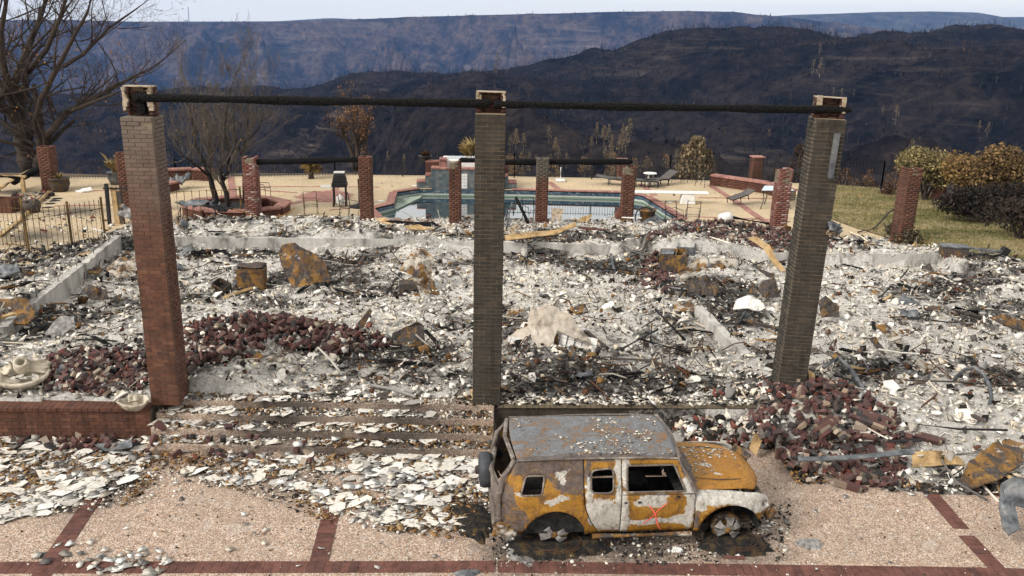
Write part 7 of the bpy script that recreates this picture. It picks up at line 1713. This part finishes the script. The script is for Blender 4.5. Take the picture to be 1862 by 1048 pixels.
limbed_tree('bare_tree', 'large bare dark tree with a few orange leaves by the iron fence', bb, [
    ([bb, Q(45, 275, yb), Q(36, 225, yb), Q(30, 190, yb + .2)], [.46, .36, .30, .26]),
    ([Q(36, 225, yb), Q(12, 200, yb - .4), Q(-20, 170, yb - 1), Q(-60, 120, yb - 1.2)], [.26, .17, .14, .08]),
    ([Q(32, 200, yb), Q(25, 150, yb + .3), Q(45, 100, yb + .5), Q(68, 45, yb + .7), Q(88, -10, yb + .6)], [.24, .17, .14, .11, .07]),
    ([Q(30, 190, yb), Q(8, 130, yb - .8), Q(2, 60, yb - 1.2), Q(12, 0, yb - 1.4)], [.2, .15, .11, .07]),
    ([Q(45, 140, yb + .4), Q(85, 90, yb - .6), Q(110, 30, yb - 1.0), Q(128, -25, yb - 1.0)], [.13, .1, .08, .05]),
    ([Q(68, 322, yb - .1), Q(76, 280, yb - .2), Q(74, 250, yb - .3)], [.34, .24, .20]),
    ([Q(74, 250, yb - .3), Q(62, 225, yb - .4), Q(75, 180, yb - .8), Q(102, 130, yb - 1.2), Q(130, 75, yb - 1.5), Q(160, 20, yb - 1.6)], [.15, .14, .13, .11, .08, .05]),
    ([Q(76, 255, yb - .3), Q(92, 240, yb - .4), Q(120, 205, yb - .2), Q(165, 182, yb + .2), Q(215, 155, yb + .6), Q(262, 130, yb + .8)], [.18, .16, .14, .11, .08, .04]),
    ([Q(120, 205, yb - .2), Q(155, 192, yb - .8), Q(205, 172, yb - 1.2)], [.10, .08, .05]),
    ([Q(102, 130, yb - 1.0), Q(150, 100, yb + .2), Q(200, 50, yb + .8), Q(250, 15, yb + 1.0)], [.10, .08, .06, .03])],
    11, MT['bark'], 4, 2.3, (500, OLEAF, .05), (9, .28), spread=.5, nch=(3, 4), upw=.1)
yb = 30.6; bb = Q(394, 384, yb)
limbed_tree('bare_tree', 'slim black-trunked bare tree in the octagonal planter', bb, [
    ([bb, Q(390, 352, yb), Q(380, 318, yb), Q(370, 296, yb), Q(355, 262, yb), Q(350, 225, yb), Q(340, 170, yb)], [.13, .11, .09, .075, .06, .045, .025]),
    ([Q(380, 318, yb), Q(384, 290, yb + .3), Q(380, 255, yb + .4), Q(372, 205, yb + .4)], [.07, .055, .045, .025]),
    ([Q(381, 322, yb), Q(362, 305, yb - .4), Q(335, 285, yb - .7), Q(310, 262, yb - .8)], [.05, .04, .03, .015]),
    ([Q(417, 382, yb - .2), Q(411, 352, yb - .2), Q(405, 330, yb - .2), Q(415, 312, yb - .1)], [.11, .09, .08, .07]),
    ([Q(415, 312, yb - .1), Q(416, 275, yb), Q(408, 245, yb), Q(412, 200, yb), Q(420, 160, yb)], [.07, .055, .045, .03, .02]),
    ([Q(405, 330, yb - .2), Q(401, 310, yb - .5), Q(404, 300, yb - .6)], [.05, .04, .02])],
    21, MT['bark_black'], 4, 1.35, (160, OLEAF, .03), (8, .4), twig_mat=MT['bark_pale'], spread=.36, nch=(3, 4), upw=.22)
yb = 31.2; bb = Q(443, 384, yb)
limbed_tree('bare_tree', 'thin bare tree with pale twigs beside the notched post', bb, [
    ([bb, Q(444, 330, yb), Q(441, 285, yb), Q(448, 245, yb), Q(452, 205, yb)], [.07, .06, .05, .04, .02]),
    ([Q(441, 285, yb), Q(428, 250, yb), Q(425, 215, yb)], [.04, .03, .015]), ([Q(445, 262, yb), Q(470, 235, yb), Q(480, 205, yb)], [.035, .025, .012])],
    22, MT['bark_black'], 4, 1.25, None, (8, .3), twig_mat=MT['bark_pale'], spread=.42, nch=(3, 4), upw=.15)
yb = 40.2; bb = Q(645, 312, yb)
limbed_tree('orange_leaved_tree', 'small upright tree with scorched orange leaves beyond the fence', bb, [
    ([bb, Q(642, 285, yb), Q(630, 255, yb), Q(620, 225, yb)], [.13, .1, .07, .03]), ([Q(648, 312, yb), Q(650, 280, yb), Q(645, 245, yb), Q(640, 215, yb)], [.13, .1, .07, .03]), ([Q(652, 312, yb), Q(658, 280, yb), Q(664, 255, yb), Q(668, 240, yb)], [.1, .08, .05, .03])],
    23, MT['bark'], 3, .95, (1700, [(.24, .11, .04), (.28, .14, .055), (.17, .08, .035)], .04), (10, .2), spread=.35, nch=(4, 5), upw=.3)
# pale singed trees standing on the slope beyond the fence
def spire_tree(px, ptop, pbot, y, label, cols, seed, wide=.28, n=420, nm='singed_tree', group='pale singed trees beyond the fence'):
    bot, top = Vector(PY(px, pbot, y)), Vector(PY(px, ptop, y)); h = top.z - bot.z; root = empty(nm, bot, 0, label, 'tree', group); g = np.random.default_rng(seed)
    MB().tube([(0, 0, -.5), (0, 0, h * .55), (h * .02, 0, h * .96)], [h * .03, h * .02, h * .006], 6).build('trunk', MT['bark_pale'], root)
    t_ = g.random(n) ** .8; lob = .6 + .7 * fbm(t_ * 6 + seed, g.uniform(0, 6.28, n) * .8, 3, seed); a = g.uniform(0, 6.28, n); r = h * wide * (1 - t_ * .75) * np.minimum(1, t_ * 5 + .3) * g.random(n) ** .45 * lob
    p = np.stack([r * np.cos(a), r * np.sin(a), h * (.08 + .9 * t_)], 1); s = h * .035 * g.uniform(.5, 1.5, (n, 1)); u = np.stack([g.normal(0, .5, n), g.normal(0, .5, n), g.normal(.8, .3, n)], 1); u /= np.linalg.norm(u, axis=1)[:, None]; w = np.cross(u, g.normal(0, 1, (n, 3))); w /= np.linalg.norm(w, axis=1)[:, None]
    V = np.stack([p - u * s, p + w * s * .6, p + u * s, p - w * s * .6], 1); cc = np.array(cols)[g.integers(0, len(cols), n)] * g.uniform(.5, 1.3, (n, 1))
    link('crown', np_mesh('crown', V.reshape(-1, 3), np.full(n, 4), np.arange(n * 4), MT['leaf'], np.repeat(cc, 4, 0)), root)
    return root
PALE = [(.20, .15, .085), (.25, .19, .11), (.15, .11, .065)]; DUN = [(.15, .12, .08), (.18, .145, .10), (.11, .085, .06)]
spire_tree(1262, 247, 335, 41.5, 'big pale singed tree with several heads beyond the fence', PALE, 1, .42, 1500)
spire_tree(1243, 262, 330, 41.8, 'pale singed tree leaning on the big one beyond the fence', PALE, 2, .35, 700)
spire_tree(1285, 270, 330, 41.8, 'shorter pale singed tree right of the big one beyond the fence', PALE, 3, .35, 600)
LAB = 'pale singed tree on the slope beyond the iron fence'
g = random.Random(5)
for k, (a, t0, b0) in enumerate(((938, 234, 265), (952, 242, 268), (928, 246, 268), (948, 275, 300), (963, 275, 300), (998, 227, 255), (1010, 250, 275), (1015, 265, 290), (1085, 222, 252), (1098, 228, 258), (1107, 226, 252), (1100, 265, 295), (1112, 245, 275), (1132, 226, 265), (1138, 230, 270), (1126, 245, 275), (1230, 272, 300), (1075, 246, 270), (975, 280, 300), (1030, 278, 300), (705, 275, 295), (735, 280, 296), (1215, 285, 300), (1145, 215, 250))):
    spire_tree(a, t0, b0, g.uniform(75, 130), LAB, DUN if k % 3 else PALE, 20 + k, g.uniform(.22, .34), 200)
for k, (a, t0, b0, y_) in enumerate(((1490, 105, 140, 420), (1478, 108, 135, 440), (1490, 80, 98, 480), (1655, 252, 285, 90), (1628, 190, 222, 150), (1605, 192, 205, 200), (1780, 218, 235, 160), (1795, 222, 245, 170), (1850, 265, 290, 90), (1515, 158, 172, 320), (1530, 160, 175, 310), (905, 95, 125, 700), (900, 115, 135, 690), (840, 125, 140, 690))):
    spire_tree(a, t0, b0, y_, 'tan singed tree standing alone on the dark canyon slope', DUN, 60 + k, .3, 110, 'singed_tree', 'single tan trees on the canyon slope')
g = random.Random(9)
for k in range(26):
    a = g.uniform(920, 1250); b = g.uniform(300, 332); spire_tree(a, b - g.uniform(14, 34), b + 6, g.uniform(42, 52), 'dry tan brush clump close behind the iron fence', PALE + [(.26, .14, .06)], 100 + k, .5, 160, 'dry_brush', 'dry brush behind the fence')
for k in range(16):
    a = g.uniform(1500, 1700); b = g.uniform(335, 350); spire_tree(a, b - g.uniform(18, 45), b + 6, g.uniform(40, 46), 'reddish brown brush clump behind the lawn fence', [(.10, .05, .025), (.14, .075, .035)], 140 + k, .45, 160, 'dry_brush', 'brush behind the lawn fence')
for k in range(14):
    a = g.uniform(20, 560); b = g.uniform(300, 322); spire_tree(a, b - g.uniform(6, 16), b + 4, g.uniform(42, 55), 'low dead brush clump behind the left iron fence', [(.09, .05, .03), (.13, .08, .04)], 170 + k, .6, 120, 'dry_brush', 'brush behind the left fence')
spire_tree(1448, 262, 332, 39.6, 'dark scorched shrub behind the jagged post', [(.03, .02, .014), (.06, .035, .02)], 200, .4, 500, 'scorched_shrub', None)
# hedges on the right
def hedge(px, py, y, rx, rz_, n, cols, label, seed, ry=1.2, size=.06, nm='hedge_shrub'):
    c = Vector(PY(px, py, y)); root = empty(nm, (c.x, c.y, 0), 0, label, 'shrub'); g = random.Random(seed)
    for k in range(6): a = k * 1.05; MB().tube([(0, 0, -.1), (.25 * rx * math.cos(a), .3 * math.sin(a), c.z * .6), (.6 * rx * math.cos(a), .5 * math.sin(a), c.z + .3 * rz_)], [.07, .05, .02], 5).build('stem', MT['bark'], root)
    for k in range(5):
        ox, oz = g.uniform(-.45, .45) * rx, g.uniform(-.3, .35) * rz_; tag(leaf_clump('foliage', (ox, g.uniform(-.4, .4), c.z + oz), n // 5, rz_ * .85, cols, seed * 10 + k, root, size, .2, (rx / rz_ * .72, ry / rz_ * .7, .75)), kind='stuff')
    return root
hedge(1690, 305, 35.2, 1.35, .95, 7000, [(.26, .21, .085), (.20, .165, .07), (.32, .25, .12), (.11, .095, .045)], 'yellow-olive singed shrub behind the lawn post', 1)
hedge(1770, 318, 33.5, 1.3, .95, 7000, [(.27, .17, .065), (.22, .135, .05), (.15, .095, .04)], 'orange-brown singed hedge next to the yellow-olive shrub', 2)
hedge(1838, 322, 32.5, 1.7, 1.3, 10000, [(.22, .14, .055), (.15, .095, .04), (.07, .045, .024)], 'large rounded brown singed hedge at the right edge', 3)
hedge(1800, 362, 31.2, 2.2, .75, 8000, [(.020, .016, .012), (.035, .022, .016), (.012, .010, .009)], 'charred black hedge base under the brown hedge', 4, 1.0)
hedge(1862, 392, 28.5, 1.4, .8, 2500, [(.020, .016, .012), (.035, .022, .016)], 'charred black shrub at the right edge of the lawn', 5, 1.0)
hedge(1612, 352, 36.5, .45, .45, 500, [(.05, .025, .015), (.09, .045, .025)], 'small dark red dead bush by the lawn fence', 6, .5, .06)
hedge(1652, 428, 27.8, .6, .42, 1100, [(.07, .06, .035), (.045, .04, .025), (.11, .085, .045)], 'dark rounded bush behind the cracked lawn post', 7, .5, .05)
hedge(1622, 416, 28.6, .35, .3, 500, [(.07, .06, .035), (.045, .04, .025)], 'little dark bush left of the cracked lawn post', 8, .3, .05)
hedge(1570, 335, 39, .8, .8, 500, [(.12, .06, .03), (.16, .09, .045)], 'sparse reddish shrub behind the lawn fence', 9, .5, .05)
rod('black hose draped over the little bush to the ash', [(1560, 425, .05), (1590, 420, .1), (1615, 405, .4), (1635, 400, .5)], .03, MT['iron'], 0, 'hose')

# a thin mast on the far rim
mp = Vector(PY(344, 40, 2950)); tag(MB().tube([(0, 0, -10), (0, 0, 46)], 1.2, 5).build('radio_mast', MT['steel'], None, mp), 'thin mast on the far canyon rim', 'mast')

# ================================================================== HAZE
hz = NT('haze air'); hz.t.nodes.remove(hz.b); vol = hz.t.nodes.new('ShaderNodeVolumePrincipled')
vol.inputs['Color'].default_value = (.23, .45, 1.0, 1); vol.inputs['Density'].default_value = 8.8e-5; vol.inputs['Anisotropy'].default_value = .1
out = [n_ for n_ in hz.t.nodes if n_.type == 'OUTPUT_MATERIAL'][0]; hz.t.links.new(vol.outputs['Volume'], out.inputs['Volume'])
tag(MB().box((0, 2220, -160), (28600, 6320, 620)).build('haze', hz.m), 'thin blue haze in the canyon air', kind='stuff')
